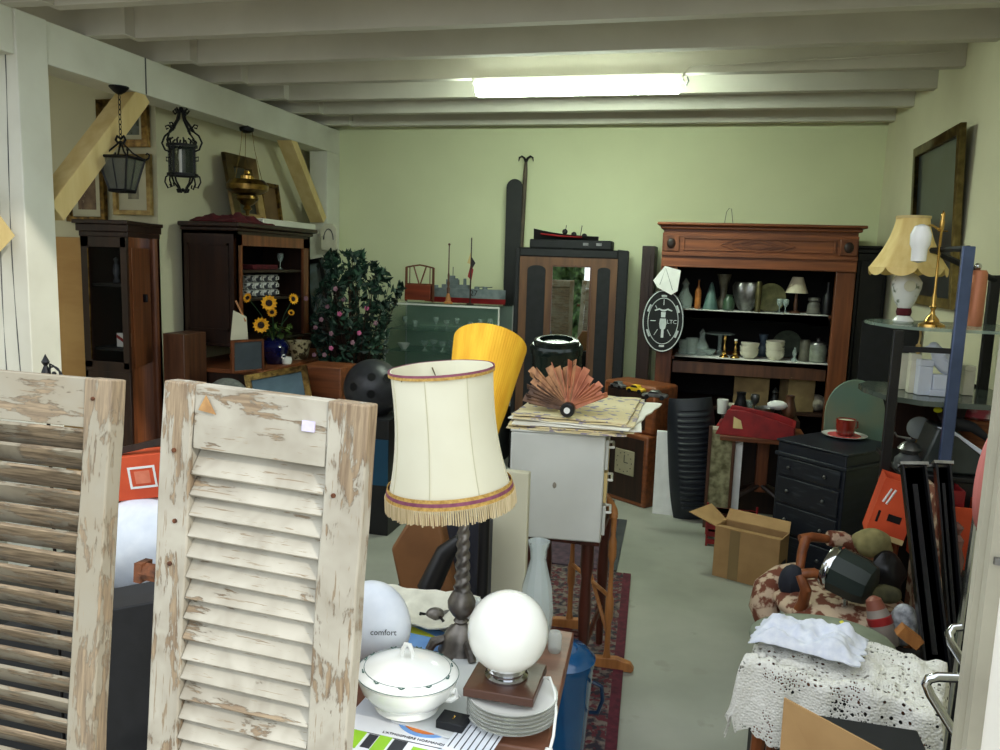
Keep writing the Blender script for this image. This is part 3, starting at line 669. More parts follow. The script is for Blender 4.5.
mArt2 = mat('portrait_print', (140, 116, 90), (84, 62, 50), .5, scale=11, c3=(190, 170, 140), s3=12, t3=.62)
mArt3 = mat('engraving', (150, 146, 126), (96, 92, 80), .5, scale=16)
mMount = mat('cream_mount', (206, 202, 176), (196, 192, 166), .8, scale=6)
mGoldD = mat('gilt_frame_dark', (150, 118, 58), (64, 44, 22), .5, metal=.4, scale=26, bump=.3)
YW = YANX - .012
X0, X1, Z0, Z1 = rect(97, 99, 148, 147, YW - .02)
frame_pic('framed_picture', 'gilt framed landscape with pale mount hanging high behind the iron lantern', X0, X1, Z0, Z1, YW, .045, mGold, mMount, mArt1, .03)
X0, X1, Z0, Z1 = rect(66, 160, 105, 222, YW - .02)
frame_pic('framed_picture', 'gilt framed picture hanging lowest, just beside the white post', X0, X1, Z0, Z1, YW, .035, mGoldD, mMount, mArt2, .045)
X0, X1, Z0, Z1 = rect(113, 154, 151, 215, YW - .02)
frame_pic('framed_picture', 'gilt framed small print hanging behind the body of the iron lantern', X0, X1, Z0, Z1, YW, .03, mGoldP, mMount, mArt3, .07)
# pale plywood panel
X0, X1, Z0, Z1 = rect(53, 237, 84, 347, 4.2)
o = B().box(X0 - .1, X1, 4.2, 4.225, 0.0, Z1).ob('plywood_panel', mat('plywood', (190, 150, 92), (176, 134, 78), .6, scale=(3, 3, 12)), bev=.003)
tag(o, 'tall tan plywood panel standing between white post and dark cabinet', 'panel')
# tall dark display cabinet with canted side
def fp(px, Y, py=330): v = aY(px, py, Y); return (v.x, v.y)
def ring(poly, s): # scale footprint
    cx_ = sum(p[0] for p in poly) / len(poly); cy_ = sum(p[1] for p in poly) / len(poly)
    return [(cx_ + (x - cx_) * s, cy_ + (y - cy_) * s) for x, y in poly]
ztop = zat(105, 226, 3.98)
A_, B_, C_ = fp(84, 3.98), fp(131, 4.0), fp(152, 4.36)
D_ = (C_[0], YANX - .015); E_ = (A_[0] - .02, YANX - .015)
foot = [A_, B_, C_, D_, E_]
t = thing('display_cabinet', 'tall narrow dark oak glass cabinet with canted side near the white post', 'cabinet')
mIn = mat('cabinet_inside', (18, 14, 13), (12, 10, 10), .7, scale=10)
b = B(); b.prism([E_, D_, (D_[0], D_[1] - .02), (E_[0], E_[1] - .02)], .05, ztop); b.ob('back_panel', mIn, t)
b = B(); b.prism([B_, C_, (C_[0] - .02, C_[1] + .012), (B_[0] - .012, B_[1] + .03)], .05, ztop); b.prism([C_, D_, (D_[0] - .02, D_[1]), (C_[0] - .02, C_[1])], .05, ztop)
b.ob('side_panel', mMahog, t)
dv = Vector((C_[0] - B_[0], C_[1] - B_[1], 0)); 
Mc = Matrix.Translation((B_[0], B_[1], 0)) @ Matrix.Rotation(atan2(dv.y, dv.x), 4, 'Z'); L_ = dv.length
b = B(); b.box(.03, L_ - .03, -.008, -.001, .9, ztop - .12, Mc); b.ob('carved_panel', mMahog, t, bev=.006)
b = B(); b.cb(Mc @ Vector((L_ / 2 + .02, -.012, ztop - .42)), (.05, .012, .05)); b.ob('bracket', mIron, t, bev=.01)
B().prism([A_, (A_[0] + .018, A_[1]), (E_[0] + .018, E_[1]), E_], .05, ztop).ob('side_panel', mOak, t)
B().prism(foot, 0, .08).ob('plinth', mOak, t)
b = B(); b.prism(ring(foot, 1.03), ztop - .06, ztop - .03); b.prism(ring(foot, 1.09), ztop - .03, ztop + .012); b.prism(ring(foot, 1.16), ztop + .012, ztop + .035); b.ob('cornice', mOak, t, bev=.004)
dr = thing('x', 'x', 'x'); bpy.data.objects.remove(dr)
xa, xb_ = A_[0], B_[0]
b = B(); y_ = A_[1]
for (q0, q1, r0, r1) in ((xa, xa + .055, .9, ztop - .06), (xb_ - .04, xb_, .9, ztop - .06), (xa, xb_, ztop - .12, ztop - .06), (xa, xb_, .88, .94)): b.box(q0, q1, y_ - .002, y_ + .02, r0, r1)
dd = b.ob('door', mOak, t, bev=.002)
B().box(xa + .056, xb_ - .041, y_ + .008, y_ + .011, .941, ztop - .121).ob('pane', mPane, dd)
B().box(xa, xb_, y_, y_ + .02, .08, .88).ob('lower_door', mOak, t, bev=.002)
b = B(); b.tube([(xa + .052, y_ - .004, .95), (xa + .052, y_ - .004, ztop - .13)], .004, 5); b.ob('beading', mBrass, dd)
shz = []
for py in (283, 346):
    z = zat(112, py, 4.1); shz.append(z)
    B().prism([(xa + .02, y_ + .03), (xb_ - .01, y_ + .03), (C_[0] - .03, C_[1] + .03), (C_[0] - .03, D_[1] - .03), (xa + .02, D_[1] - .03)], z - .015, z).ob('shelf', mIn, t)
def bottle(x, y, z, h, r, m, label, cat='bottle', name='bottle', prof=None):
    t = thing(name, label, cat, (x, y, z))
    B().lathe([(r * .9, 0), (r, h * .03), (r, h * .55), (r * .85, h * .64), (r * .35, h * .76), (r * .3, h * .93), (r * .36, h * .94), (r * .36, h * .96), (0, h * .96)], n=16).ob('body', m, t)
    B().lathe([(r * .32, h * .955), (r * .32, h), (0, h)], n=12).ob('cap', mBlack, t); return t
p = aY(125, 280, 4.08); bottle(p.x, 4.12, shz[0], .15, .022, mat('olive_glass', (150, 150, 70), (90, 96, 40), .15, scale=14), 'olive bottle on the top shelf of the dark glass cabinet')
p = aY(121, 300, 4.08); q = bottle(p.x, 4.12, shz[1] + .085, .15, .022, mat('red_white_label', (200, 190, 180), (150, 40, 40), .4, scale=(1, 1, 16)), 'slim bottle with red and white label standing on the striped white box')
p = aY(110, 262, 4.15)
o = B().lathe([(.018, 0), (.02, .01), (.01, .03), (.02, .06), (.016, .1), (.008, .12), (.014, .14), (0, .155)], n=14).ob('figurine', mat('grey_figurine', (110, 112, 116), (80, 82, 86), .3, scale=20), loc=(p.x, 4.2, shz[0])); tag(o, 'small grey figurine on the cabinet top shelf beside the olive bottle', 'figurine')
p = aY(121, 335, 4.08)
t2 = thing('gift_box', 'white box with a diagonal red stripe on a dark cabinet shelf', 'box', (p.x, 4.12, shz[1]))
B().box(-.04, .04, -.03, .03, 0, .083).ob('body', mPorc, t2, bev=.002)
B().prism([(-.0395, .055), (-.0395, .075), (.0395, .03), (.0395, .008)], 0, .001, Matrix.Translation((0, -.0302, 0)) @ FRONT).ob('stripe', mRed, t2)
# buffet with hutch
t = thing('oak_buffet', 'dark oak buffet with open hutch on turned columns along the left wall', 'buffet')
Y0 = 4.62
XF = aY(237, 300, Y0).x; Y1 = aX(310, 300, XF).y; XBk = aY(183, 300, Y0).x; XBk = max(XBk, XSIDE + .03)
ztp = zat(236, 231, Y0); zbt = zat(200, 342, Y0)
b = B(); b.box(XBk, XF, Y0, Y0 + .025, zbt, ztp); sd = b.ob('side_panel', mOak, t)
b = B(); b.box(XBk, XF, Y1 - .025, Y1, zbt, ztp); b.ob('side_panel', mOak, t)
iw = .03
b = B()
for (u0, u1, v0, v1) in ((XBk + .04, XBk + .055, zbt + .08, ztp - .08), (XF - .07, XF - .055, zbt + .08, ztp - .08), (XBk + .04, XF - .055, ztp - .095, ztp - .08), (XBk + .04, XF - .055, zbt + .08, zbt + .095)): b.box(u0, u1, Y0 - .006, Y0, v0, v1)
b.ob('moulding', mOak, t)
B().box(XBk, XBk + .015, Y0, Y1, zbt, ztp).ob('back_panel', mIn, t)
B().box(XBk, XF, Y0, Y1, ztp - .02, ztp).ob('top_board', mOak, t)
B().box(XBk, XF + .01, Y0 - .01, Y1 + .01, zbt - .02, zbt).ob('bottom_board', mOak, t, bev=.004)
b = B(); b.box(XF - .02, XF, Y0, Y0 + .07, zbt, ztp - .02); b.box(XF - .02, XF, Y1 - .1, Y1, zbt, ztp - .02); b.box(XF - .02, XF, Y0, Y1, ztp - .09, ztp - .02); b.ob('face_frame', mMahog, t)
b = B(); b.box(XBk - .0, XF + .02, Y0 - .02, Y1 + .02, ztp, ztp + .025); b.box(XBk, XF + .045, Y0 - .045, Y1 + .045, ztp + .025, ztp + .055); b.ob('cornice', mOak, t, bev=.008)
sz = [zat(270, 270, 5.1), zat(265, 297, 5.1)]
for z in sz: B().box(XBk + .015, XF - .021, Y0 + .026, Y1 - .026, z - .016, z).ob('shelf', mOak, t)
zc = .86
for y in (Y0 + .05, Y1 - .08):
    hh = zbt - .02 - zc
    B().lathe([(.026, 0), (.03, .012), (.02, .03), (.018, .05), (.036, hh * .4), (.04, hh * .5), (.034, hh * .62), (.018, hh * .8), (.02, hh * .86), (.03, hh * .94), (.03, hh)], (XF - .05, y, zc), 16).ob('column', mMahog, t)
XL = XF + .22
YL1 = 5.82
B().box(XBk - .03 if XBk - .03 > XSIDE else XSIDE + .005, XL, Y0 - .09, YL1, 0, zc - .03).ob('lower_cabinet', mOak, t, bev=.004)
B().box(XSIDE + .004, XL + .02, Y0 - .11, YL1 + .02, zc - .03, zc).ob('worktop', mMahogX, t, bev=.005)
for i in range(2):
    y0_ = Y0 - .06 + i * .52
    d = B().box(XL, XL + .015, y0_, y0_ + .46, .1, .66).ob('door', mMahog, t, bev=.004)
    d2 = B().box(XL, XL + .015, y0_, y0_ + .46, .69, zc - .05).ob('drawer', mMahog, t, bev=.004)
    B().ball((XL + .025, y0_ + .23, .79), .014, 10, 8).ob('knob', mBrass, d2)
# brown box beside column (left)
X0, X1, Z0, Z1 = rect(164, 333, 188, 400, Y0 - .16)
o = B().box(aY(163, 350, 4.26).x, aY(184, 350, 4.26).x, 4.26, 4.49, 0, zat(172, 333, 4.3)).ob('wooden_pedestal', mWalnut, bev=.004); tag(o, 'reddish brown wooden pedestal standing before the end of the oak buffet', 'pedestal')
o.location.x += .0
# things in the hutch
ycup = 5.05; xc_ = XF - .14
mCup = mat('patterned_cup', (226, 226, 222), (60, 62, 70), .3, scale=46, lo=.5, hi=.56)
pos = [(272 + 0, 295)]
cupn = 0
rowlab = ['bottom row', 'middle row', 'top row']; collab = ['first', 'second', 'third', 'fourth']
base_cup = None
for r_i in range(3):
    for c_i in range(4):
        y = 4.98 + c_i * .105; z = sz[1] + .001 + r_i * .052
        lb = 'dark patterned white cup, %s of the hutch stack, %s from the near end' % (rowlab[r_i], collab[c_i])
        if base_cup is None:
            t3 = thing('tea_cup', lb, 'cup', (xc_, y, z), 0, 'patterned cups stacked in the hutch')
            B().shell([(.024, 0), (.034, .004), (.04, .02), (.043, .046)], .003, n=20).ob('body', mCup, t3)
            B().tube([(.042, 0, .036), (.056, 0, .036), (.056, 0, .016), (.038, 0, .014)], .004, 6).ob('handle', mPorc, t3)
            B().lathe([(.046, .047), (.048, .0495), (.0, .0495)], n=20).ob('saucer', mPorc, t3)
            base_cup = t3
        else: dup(base_cup, (xc_, y, z), label=lb)
o = B().box(xc_ - .05, xc_ + .06, 4.95, 5.28, sz[0] + .001, sz[0] + .035).ob('red_box', mBurg, bev=.004); tag(o, 'flat dark red box on the upper shelf of the oak hutch', 'box')
o = B().lathe([(.02, 0), (.022, .004), (.004, .012), (.004, .05), (.02, .07), (.024, .1), (.022, .12)], n=14).ob('wine_glass', mGlassD, loc=(xc_, 5.42, sz[0] + .001)); tag(o, 'stemmed glass on the upper hutch shelf beside the red box', 'glass')
# on the buffet worktop
bx = XL - .06
def sit(px, py, z=zc): p = aZ(px, py, z); return p
XO = XL - .10
def onX(px, X=XO, py=370): return aX(px, py, X)
p = onX(275)
vy = p.y
t = thing('blue_vase', 'glossy cobalt blue vase holding the sunflower bouquet', 'vase', (XO, vy, zc))
zv = zat(276, 338, vy)
hv = zv - zc; rv = (aY(288, 350, vy) - aY(263, 350, vy)).length / 2
B().shell([(rv * .55, 0), (rv * .6, .006), (rv * .85, hv * .35), (rv, hv * .68), (rv * .8, hv * .88), (rv * .55, hv * .94), (rv * .62, hv)], .004, n=28).ob('body', mNavy, t)
mPet = mat('sunflower_petal', (238, 178, 34), (214, 140, 20), .7, scale=30); mDisc = mat('sunflower_disc', (44, 26, 16), (24, 14, 10), .9, scale=90, bump=.5)
sun0 = None
vt = Vector((XO, vy, zv))
for i, (px, py, rr, nm) in enumerate([(269, 303, .048, 'largest sunflower in the blue vase, dead centre of the bouquet'), (261, 325, .047, 'sunflower drooping lowest over the rim of the blue vase'), (293, 299, .036, 'sunflower furthest to the back, turned sideways beside the hutch post'), (272, 312, .03, 'small sunflower tucked right beneath the largest bloom'), (248, 298, .03, 'half hidden sunflower beside the wooden stick'), (291, 313, .022, 'little yellow bloom just above the patterned pot')]):
    rr *= 1.15; hp = aX(px, py, XO + [.05, .09, .06, .06, .0, .03][i])
    t4 = thing('sunflower', nm, 'flower', hp, 0, 'sunflowers in the blue vase')
    dirv = Vector([(.5, -.85, .1), (.6, -.8, -.1), (.9, -.4, .15), (.5, -.85, -.2), (-.2, -.9, .3), (.6, -.6, .5)][i]).normalized()
    R3 = dirv.to_track_quat('Z', 'Y').to_matrix().to_4x4()
    b = B()
    for kk in range(26):
        a = kk * 2 * pi / 13 + (kk > 12) * .24; lr = rr * (1 if kk < 13 else .82); zz = .004 if kk > 12 else 0
        ca, sa = cos(a), sin(a); w_ = rr * .21
        pts = [Vector((ca * rr * .36, sa * rr * .36, zz)), Vector((ca * rr * .66 - sa * w_, sa * rr * .66 + ca * w_, zz + .003)), Vector((ca * lr, sa * lr, zz + .009)), Vector((ca * rr * .66 + sa * w_, sa * rr * .66 - ca * w_, zz + .003))]
        b._add([R3 @ q for q in pts] + [R3 @ (q - Vector((0, 0, .0015))) for q in pts], [(0, 1, 2, 3), (7, 6, 5, 4), (0, 4, 5, 1), (1, 5, 6, 2), (2, 6, 7, 3), (3, 7, 4, 0)])
    b.ob('petals', mPet, t4); B().lathe([(rr * .38, 0), (rr * .38, .006), (rr * .28, .011), (0, .012)], n=18, M=R3).ob('disc', mDisc, t4)
    e = vt - hp; B().tube([-dirv * .002, e * .5 + Vector((0, 0, .02)), e + Vector((0, 0, -.06))], .003, 5).ob('stem', mGreen, t4)
b = B(); rnd = random.Random(3)
for i in range(70):
    a = rnd.uniform(0, 2 * pi); c = vt + Vector((rnd.uniform(-.07, .1), rnd.uniform(-.08, .12), rnd.uniform(-.01, .09)))
    R3 = Matrix.Rotation(a, 4, 'Z') @ Matrix.Rotation(rnd.uniform(-.9, .9), 4, 'X'); s_ = rnd.uniform(.02, .034)
    pts = [Vector((0, -s_, 0)), Vector((s_ * .5, 0, .004)), Vector((0, s_, 0)), Vector((-s_ * .5, 0, .004))]
    b._add([c + R3 @ q for q in pts], [(0, 1, 2, 3)])
o = b.ob('bouquet_foliage', mat('bouquet_green', (86, 110, 48), (50, 72, 34), .6, scale=12)); tag(o, 'green leaves and small filler blooms around the sunflowers in the blue vase', 'foliage', kind='stuff')
# patterned pot, white cup
p = onX(299, XO + .02); py_ = p.y; zz = zat(300, 341, py_)
rp = (aY(311, 345, py_) - aY(288, 345, py_)).length / 2
o = B().shell([(rp * .62, 0), (rp * .66, .005), (rp * .8, (zz - zc) * .5), (rp, zz - zc)], .004, n=28).ob('patterned_pot', mat('pot_pattern', (206, 194, 150), (70, 56, 34), .35, scale=26, lo=.5, hi=.56), loc=(XO + .02, py_, zc)); tag(o, 'cream flared pot with dark leaf pattern beside the blue vase', 'pot')
p = aX(291, 366, XO + .1)
t = thing('coffee_cup', 'white cup standing before the patterned pot on the buffet', 'cup', (XO + .085, p.y - .03, zc))
B().shell([(.025, 0), (.03, .004), (.034, .03), (.033, .05)], .003, n=20).ob('body', mPorc, t)
B().tube([(-.005, -.032, .04), (-.01, -.048, .05), (-.005, -.05, .066), (.004, -.038, .07)], .004, 6).ob('handle', mPorc, t)
# small dark slate in wooden frame, standing on the worktop
p0, p1 = aX(233, 360, XL - .04), aX(264, 360, XL - .04)
zt_ = zat(245, 343, p0.y)
t = thing('framed_slate', 'small dark slate in a brown wooden frame on the oak buffet', 'slate', (XL - .05, (p0.y + p1.y) / 2, zc), radians(62))
w = (p1 - p0).length / 2 * .62; hh = zt_ - zc
b = B(); b.box(-w, -w + .014, -.012, .012, 0, hh); b.box(w - .014, w, -.012, .012, 0, hh); b.box(-w + .014, w - .014, -.012, .012, hh - .014, hh); b.box(-w + .014, w - .014, -.012, .012, 0, .014); b.ob('frame', mMahog, t, bev=.002)
B().box(-w + .014, w - .014, -.006, .006, .014, hh - .014).ob('slate_panel', mat('slate', (62, 70, 78), (50, 57, 64), .6, scale=8), t)
# cream pennant with stick
p = aX(248, 340, XO - .06)
t = thing('wooden_pennant', 'cream five sided wooden shield with a stick leaning before the hutch', 'shield', (p.x, p.y - .1, zc))
h0 = zat(248, 343, p.y) - zc; h1 = zat(245, 311, p.y) - zc
B().prism([(-.055, h0 + .03), (.0, h0 - .03), (.055, h0 + .02), (.045, h1 - .03), (-.035, h1 + .01)], -.006, .006, Matrix.Rotation(radians(25), 4, 'Z') @ FRONT).ob('board', mMount, t, bev=.002)
B().box(-.012, .012, -.008, .0, 0, h0 + .02).ob('post', mMahog, t)
B().tube([(-.03, .012, h1 + .07), (.04, .012, h1 - .06)], .006, 6).ob('stick', mPine, t)
# gilt frame leaning (seen over the flaking shutter)
TLc, TRc = aY(245, 376, 4.34), aY(307, 365, 4.46)
ux = (TRc - TLc).normalized(); uz = (Vector((0, .25, 1)) - ux * Vector((0, .25, 1)).dot(ux)).normalized(); uy = uz.cross(ux)
M = Matrix.Translation((TLc + TRc) / 2 - uz * .2) @ Matrix((ux, uy, uz)).transposed().to_4x4()
wf = (TRc - TLc).length / 2
frame_pic('gilt_frame', 'ornate gilt frame propped on the dark chest below the blue vase', -wf, wf, -.2, .2, 0, .036, mGold, None, mat('blue_grey_canvas', (96, 124, 136), (60, 84, 92), .6, scale=4), M=M)
# chest that carries it / grey cushion
p = aY(230, 392, 4.2)
o = B().box(-2.66, -1.98, 4.16, 4.54, 0, .60).ob('blanket_chest', mOakX, bev=.006); tag(o, 'dark wooden chest hidden behind the shutters, carrying the gilt frame', 'chest')
p = aY(228, 386, 4.4)
zq = zat(228, 378, 4.3) - .6
o = B().ball((0, 0, zq / 2), .14, 20, 12, sx=1, sy=.55, sz=zq / .28).ob('grey_cushion', mat('grey_cloth', (120, 124, 118), (98, 102, 96), .9, scale=40), loc=(aY(228, 384, 4.3).x, 4.3, .6)); tag(o, 'rounded grey cushion peeping over the flaking shutter beside the gilt frame', 'cushion')
# chest right of frame
o = B().box(aY(300, 380, 4.6).x, aY(342, 380, 4.6).x, 4.58, 4.84, 0, zat(330, 367, 4.6)).ob('wooden_chest', mMahogX, bev=.006); tag(o, 'reddish wooden chest between the gilt frame and the black helmet', 'chest')
# on top of the hutch: gold frames, board, cloth, brass lamp hangs in front
ZH = ztp + .056
def leanpic(pxs, pys, label, lean, mf, fw, mart, X, matw=0, dep=.05):
    "picture standing on the hutch, leaning on the side wall; pxs = near, far px of its foot"
    y0_ = aX(pxs[0], pys[1], X).y; y1_ = aX(pxs[1], pys[1], X).y
    h = pys[2]
    M = Matrix.Translation((X, (y0_ + y1_) / 2, ZH)) @ Matrix.Rotation(pi / 2, 4, 'Z') @ Matrix.Rotation(-lean, 4, 'X') @ Matrix.Translation((0, 0, h / 2))
    return frame_pic('leaning_picture', label, -(y1_ - y0_) / 2, (y1_ - y0_) / 2, -h / 2, h / 2, 0, fw, mf, mMount, mart, matw, M=M)
mArtD = mat('dark_oil_painting', (50, 46, 40), (28, 26, 24), .35, scale=9)
leanpic((233, 264), (0, 212, .50), 'wide gilt framed dark painting leaning on the wall above the hutch', .18, mat('flat_gilt', (176, 148, 96), (146, 118, 72), .5, scale=12), .085, mArtD, XBk + .11)
leanpic((262, 281), (0, 212, .34), 'smaller brown framed picture leaning behind the big gilt one', .14, mGoldD, .03, mat('brown_canvas', (120, 92, 60), (98, 74, 48), .6, scale=7), XBk + .08)
o = B().box(XBk + .14, XF - .02, aX(266, 214, XF).y, aX(318, 214, XF).y, ZH, ZH + .045).ob('white_tray', mWhite, bev=.006); tag(o, 'white painted flat tray lying at the far end on top of the hutch', 'tray')
def cl(u, v):
    x = XF - .34 + .33 * u; y = Y0 - .0 + .50 * v
    e = min(u, 1 - u, v, 1 - v)
    return (x, y, ZH + .008 + min(1, e * 6) * (.02 + .05 * abs(noise.noise(Vector((u * 4, v * 5, 2)))) * 1.4))
o = B().sheet(cl, 26, 26, .006).ob('velvet_cloth', mBurg); tag(o, 'crumpled burgundy velvet cloth lying on top of the oak hutch', 'cloth')
# ------------------------------------------------------------------ hanging lanterns
def chain(b, x, y, z0, z1, r=.006, w=.0018):
    n = max(2, int((z1 - z0) / (r * 3.2)))
    for i in range(n):
        z = z0 + (z1 - z0) * (i + .5) / n; h = (z1 - z0) / n * .62
        pts = [((r * cos(a), 0, z + h * sin(a)) if i % 2 else (0, r * cos(a), z + h * sin(a))) for a in [q * pi / 4 for q in range(8)]]
        b.tube([(x + p[0], y + p[1], p[2]) for p in pts], w, 4, closed=True)
XLn = XBEAM - .03
XLn = XBEAM + .03; top = aX(119, 90, XLn); LYn = top.y
def zz_(px, py): return aX(px, py, XLn).z
t = thing('hanging_lantern', 'black iron tapering lantern with glass panes hanging from the white beam', 'lantern', (XLn, LYn, 2.46))
Z = lambda py: zat(122, py, LYn) - 2.46
rr = lambda a, b_: (aY(b_, 170, LYn) - aY(a, 170, LYn)).length / 2
B().lathe([(.006, 0), (.05, -.008), (.05, -.014), (.03, -.036), (.012, -.048), (.0, -.05)], n=20).ob('ceiling_rose', mIron, t)
b = B(); chain(b, 0, 0, Z(139), -.05, .0075, .0025); b.ob('chain', mIron, t)
z1, z0_ = Z(158), Z(191); r1, r0 = rr(107, 145) * 1.0, rr(118, 137) * 1.08
b = B()
for kk in range(4):
    a = pi / 4 + kk * pi / 2 + .12; a2 = a + pi / 2
    c1_, c0_ = Vector((r1 * cos(a), r1 * sin(a), z1)), Vector((r0 * cos(a), r0 * sin(a), z0_))
    d1_, d0_ = Vector((r1 * cos(a2), r1 * sin(a2), z1)), Vector((r0 * cos(a2), r0 * sin(a2), z0_))
    b.tube([c1_, c0_], .006, 5); b.tube([c1_, d1_], .008, 5); b.tube([c0_, d0_], .009, 5)
    b.tube([(c1_ + d1_) / 2, (c0_ + d0_) / 2], .003, 5)
    b.tube([c1_, c1_ * .5 + Vector((0, 0, z1 * .5 + .03)), (0, 0, Z(141))], .005, 5)
    o1 = Vector((cos(a), sin(a), 0))
    b.tube([c1_ + o1 * .004, c1_ + o1 * .02 + Vector((0, 0, .012)), c1_ + o1 * .024 + Vector((0, 0, .03)), c1_ + o1 * .012 + Vector((0, 0, .038)), c1_ + o1 * .006 + Vector((0, 0, .028))], .0045, 5)
for s in (-1, 1): b.tube([(0, 0, Z(139)), (s * .02, 0, Z(136)), (s * .03, 0, Z(140)), (s * .018, 0, Z(143))], .007, 5)
b.ob('cage', mIron, t)
for kk in range(4):
    a = pi / 4 + kk * pi / 2 + .12; a2 = a + pi / 2; q_ = .965
    V = [Vector((r1 * cos(a), r1 * sin(a), z1)) * 1, Vector((r1 * cos(a2), r1 * sin(a2), z1)), Vector((r0 * cos(a2), r0 * sin(a2), z0_)), Vector((r0 * cos(a), r0 * sin(a), z0_))]
    V = [Vector((v.x * q_, v.y * q_, v.z)) for v in V]; V2 = [Vector((v.x * .96, v.y * .96, v.z)) for v in V]
    B()._add(V + V2, [(0, 1, 2, 3), (7, 6, 5, 4), (0, 4, 5, 1), (1, 5, 6, 2), (2, 6, 7, 3), (3, 7, 4, 0)]).ob('pane', mat('smoky_glass', (150, 152, 140), rough=.25, trans=.7, ior=1.2), t)
# scrolled lantern
XLn = XBEAM - .03; top = aX(181, 106, XLn); LY2 = top.y
t = thing('scroll_lantern', 'ornate black scrollwork lantern with glass cylinder under the white beam', 'lantern', (XLn, LY2, 2.46))
Z = lambda py: zat(180, py, LY2) - 2.46
s_ = (aY(181, 150, LY2) - aY(180, 150, LY2)).length
def V3(dx, py, a): return Vector((dx * s_ * cos(a), dx * s_ * sin(a), Z(py)))
b = B()
b.tube([(0, 0, .0), (0, 0, Z(108))], .006, 5)
for a in (.0, pi, pi / 2, -pi / 2):
    b.tube([V3(0, 106, a), V3(2, 112, a), V3(4, 120, a), V3(9, 127, a), V3(12, 132, a)], .008, 6)
    b.tube([V3(12, 132, a), V3(17, 136, a), V3(20, 143, a), V3(17, 150, a), V3(12, 152, a)], .006, 5)
    b.tube([V3(9, 130, a), V3(13, 125, a), V3(16, 126, a), V3(15, 129, a), V3(13, 128, a)], .005, 5)
    b.tube([V3(2, 114, a), V3(6, 109, a), V3(8, 111, a), V3(6, 114, a), V3(4, 112, a)], .006, 5)
    b.tube([V3(12, 158, a), V3(16, 157, a), V3(16, 161, a), V3(13, 161, a)], .004, 5)
    b.tube([V3(13, 174, a), V3(17, 177, a), V3(18, 182, a), V3(15, 188, a), V3(12, 187, a), V3(13, 184, a)], .005, 5)
    b.tube([V3(11, 176, a), V3(9, 182, a), V3(5, 187, a), V3(2, 193, a), V3(5, 192, a), V3(6, 189, a)], .006, 5)
    b.tube([V3(12, 146, a), V3(12, 176, a)], .007, 6)
    for da in (.3, -.3, .75): b.tube([V3(11, 146, a + da), V3(12, 141, a + da), V3(9, 139, a + da)], .006, 5)
for py in (146, 175): b.openlathe([(13 * s_, Z(py) - .008), (13 * s_, Z(py) + .008)], .01, n=24)
b.ball((0, 0, Z(190)), .012, 8, 6); b.ob('scrollwork', mIron, t)
for a in [q * pi / 3 + .5 for q in range(6)]:
    b = B(); b.prism([(-.035, Z(174)), (.035, Z(174)), (.035, Z(147)), (-.035, Z(147))], -.001, .001, Matrix.Translation((11 * s_ * cos(a), 11 * s_ * sin(a), 0)) @ Matrix.Rotation(a + pi / 2, 4, 'Z') @ FRONT)
    b.ob('pane', mat('dark_glass', (30, 40, 40), rough=.1, alpha=.5) if abs(a - 4.69) > .8 else mPane, t)
B().lathe([(.02, Z(174)), (.02, Z(162)), (.024, Z(158)), (.018, Z(150)), (0, Z(148.5))], n=14).ob('candle_bulb', mPorc, t)
# brass oil lamp
top = aX(244, 130, XLn); LY3 = top.y
t = thing('hanging_oil_lamp', 'brass oil lamp hanging on chains before the gilt painting on the hutch', 'oil lamp', (XLn + .02, LY3, 2.46), 0)
Z = lambda py: zat(244, py, LY3) - 2.46
s_ = (aY(245, 180, LY3) - aY(244, 180, LY3)).length
b = B(); b.lathe([(.004, Z(125)), (2 * s_, Z(126)), (6.5 * s_, Z(128)), (6 * s_, Z(131)), (3 * s_, Z(133)), (0, Z(133))], n=16); b.tube([(0, 0, 0), (0, 0, Z(126))], .004, 5); b.ob('canopy', mIron, t)
for a in (.2, 2.3, 4.4): B().tube([(5 * s_ * cos(a), 5 * s_ * sin(a), Z(132)), (7 * s_ * cos(a), 7 * s_ * sin(a), Z(150)), (14 * s_ * cos(a), 14 * s_ * sin(a), Z(183))], .0025, 4).ob('chain', mBrass, t)
B().lathe([(15 * s_, Z(180)), (18.5 * s_, Z(185)), (18 * s_, Z(190)), (12 * s_, Z(194)), (6 * s_, Z(195)), (0, Z(195))], n=32).ob('brass_ring', mBrass, t)
B().lathe([(4 * s_, Z(194)), (9.5 * s_, Z(196)), (10 * s_, Z(199)), (6 * s_, Z(204)), (2.5 * s_, Z(206)), (4 * s_, Z(209)), (2 * s_, Z(211)), (1.4 * s_, Z(215)), (0, Z(216))], n=24).ob('reservoir', mBrass, t)
B().lathe([(6 * s_, Z(180)), (6 * s_, Z(176)), (3 * s_, Z(174)), (2.6 * s_, Z(171)), (0, Z(170))], n=20).ob('burner', mBrassB, t)
# white plaque on back post and leaning picture
X0, X1, Z0, Z1 = rect(315, 223, 331, 250, 6.1)
t = thing('wall_plaque', 'small white plaque with an arched motif hanging on the back post', 'plaque', ((X0 + X1) / 2, 6.22, Z0))
w, h = (X1 - X0) / 2, Z1 - Z0
B().prism([(-w, 0), (w, 0), (w, h * .8), (w * .5, h), (-w * .5, h), (-w, h * .8)], 0, .02, FRONT).ob('board', mIvory, t, bev=.003)
B().tube([(w * .6 * cos(a), -.022, h * .4 + h * .4 * sin(a)) for a in [q * pi / 8 for q in range(9)]], .004, 5).ob('arch', mGreyD, t)
X0, X1, Z0, Z1 = rect(306, 259, 329, 318, 6.0)
frame_pic('framed_picture', 'dark framed picture with a gilt strip leaning by the flowering plant', X0, X1, Z0, Z1, 5.98, .035, mBlack, mMount, mArt1, 0, M=Matrix.Translation(((X0 + X1) / 2, 6.0, (Z0 + Z1) / 2)) @ Matrix.Rotation(-.2, 4, 'Y'))
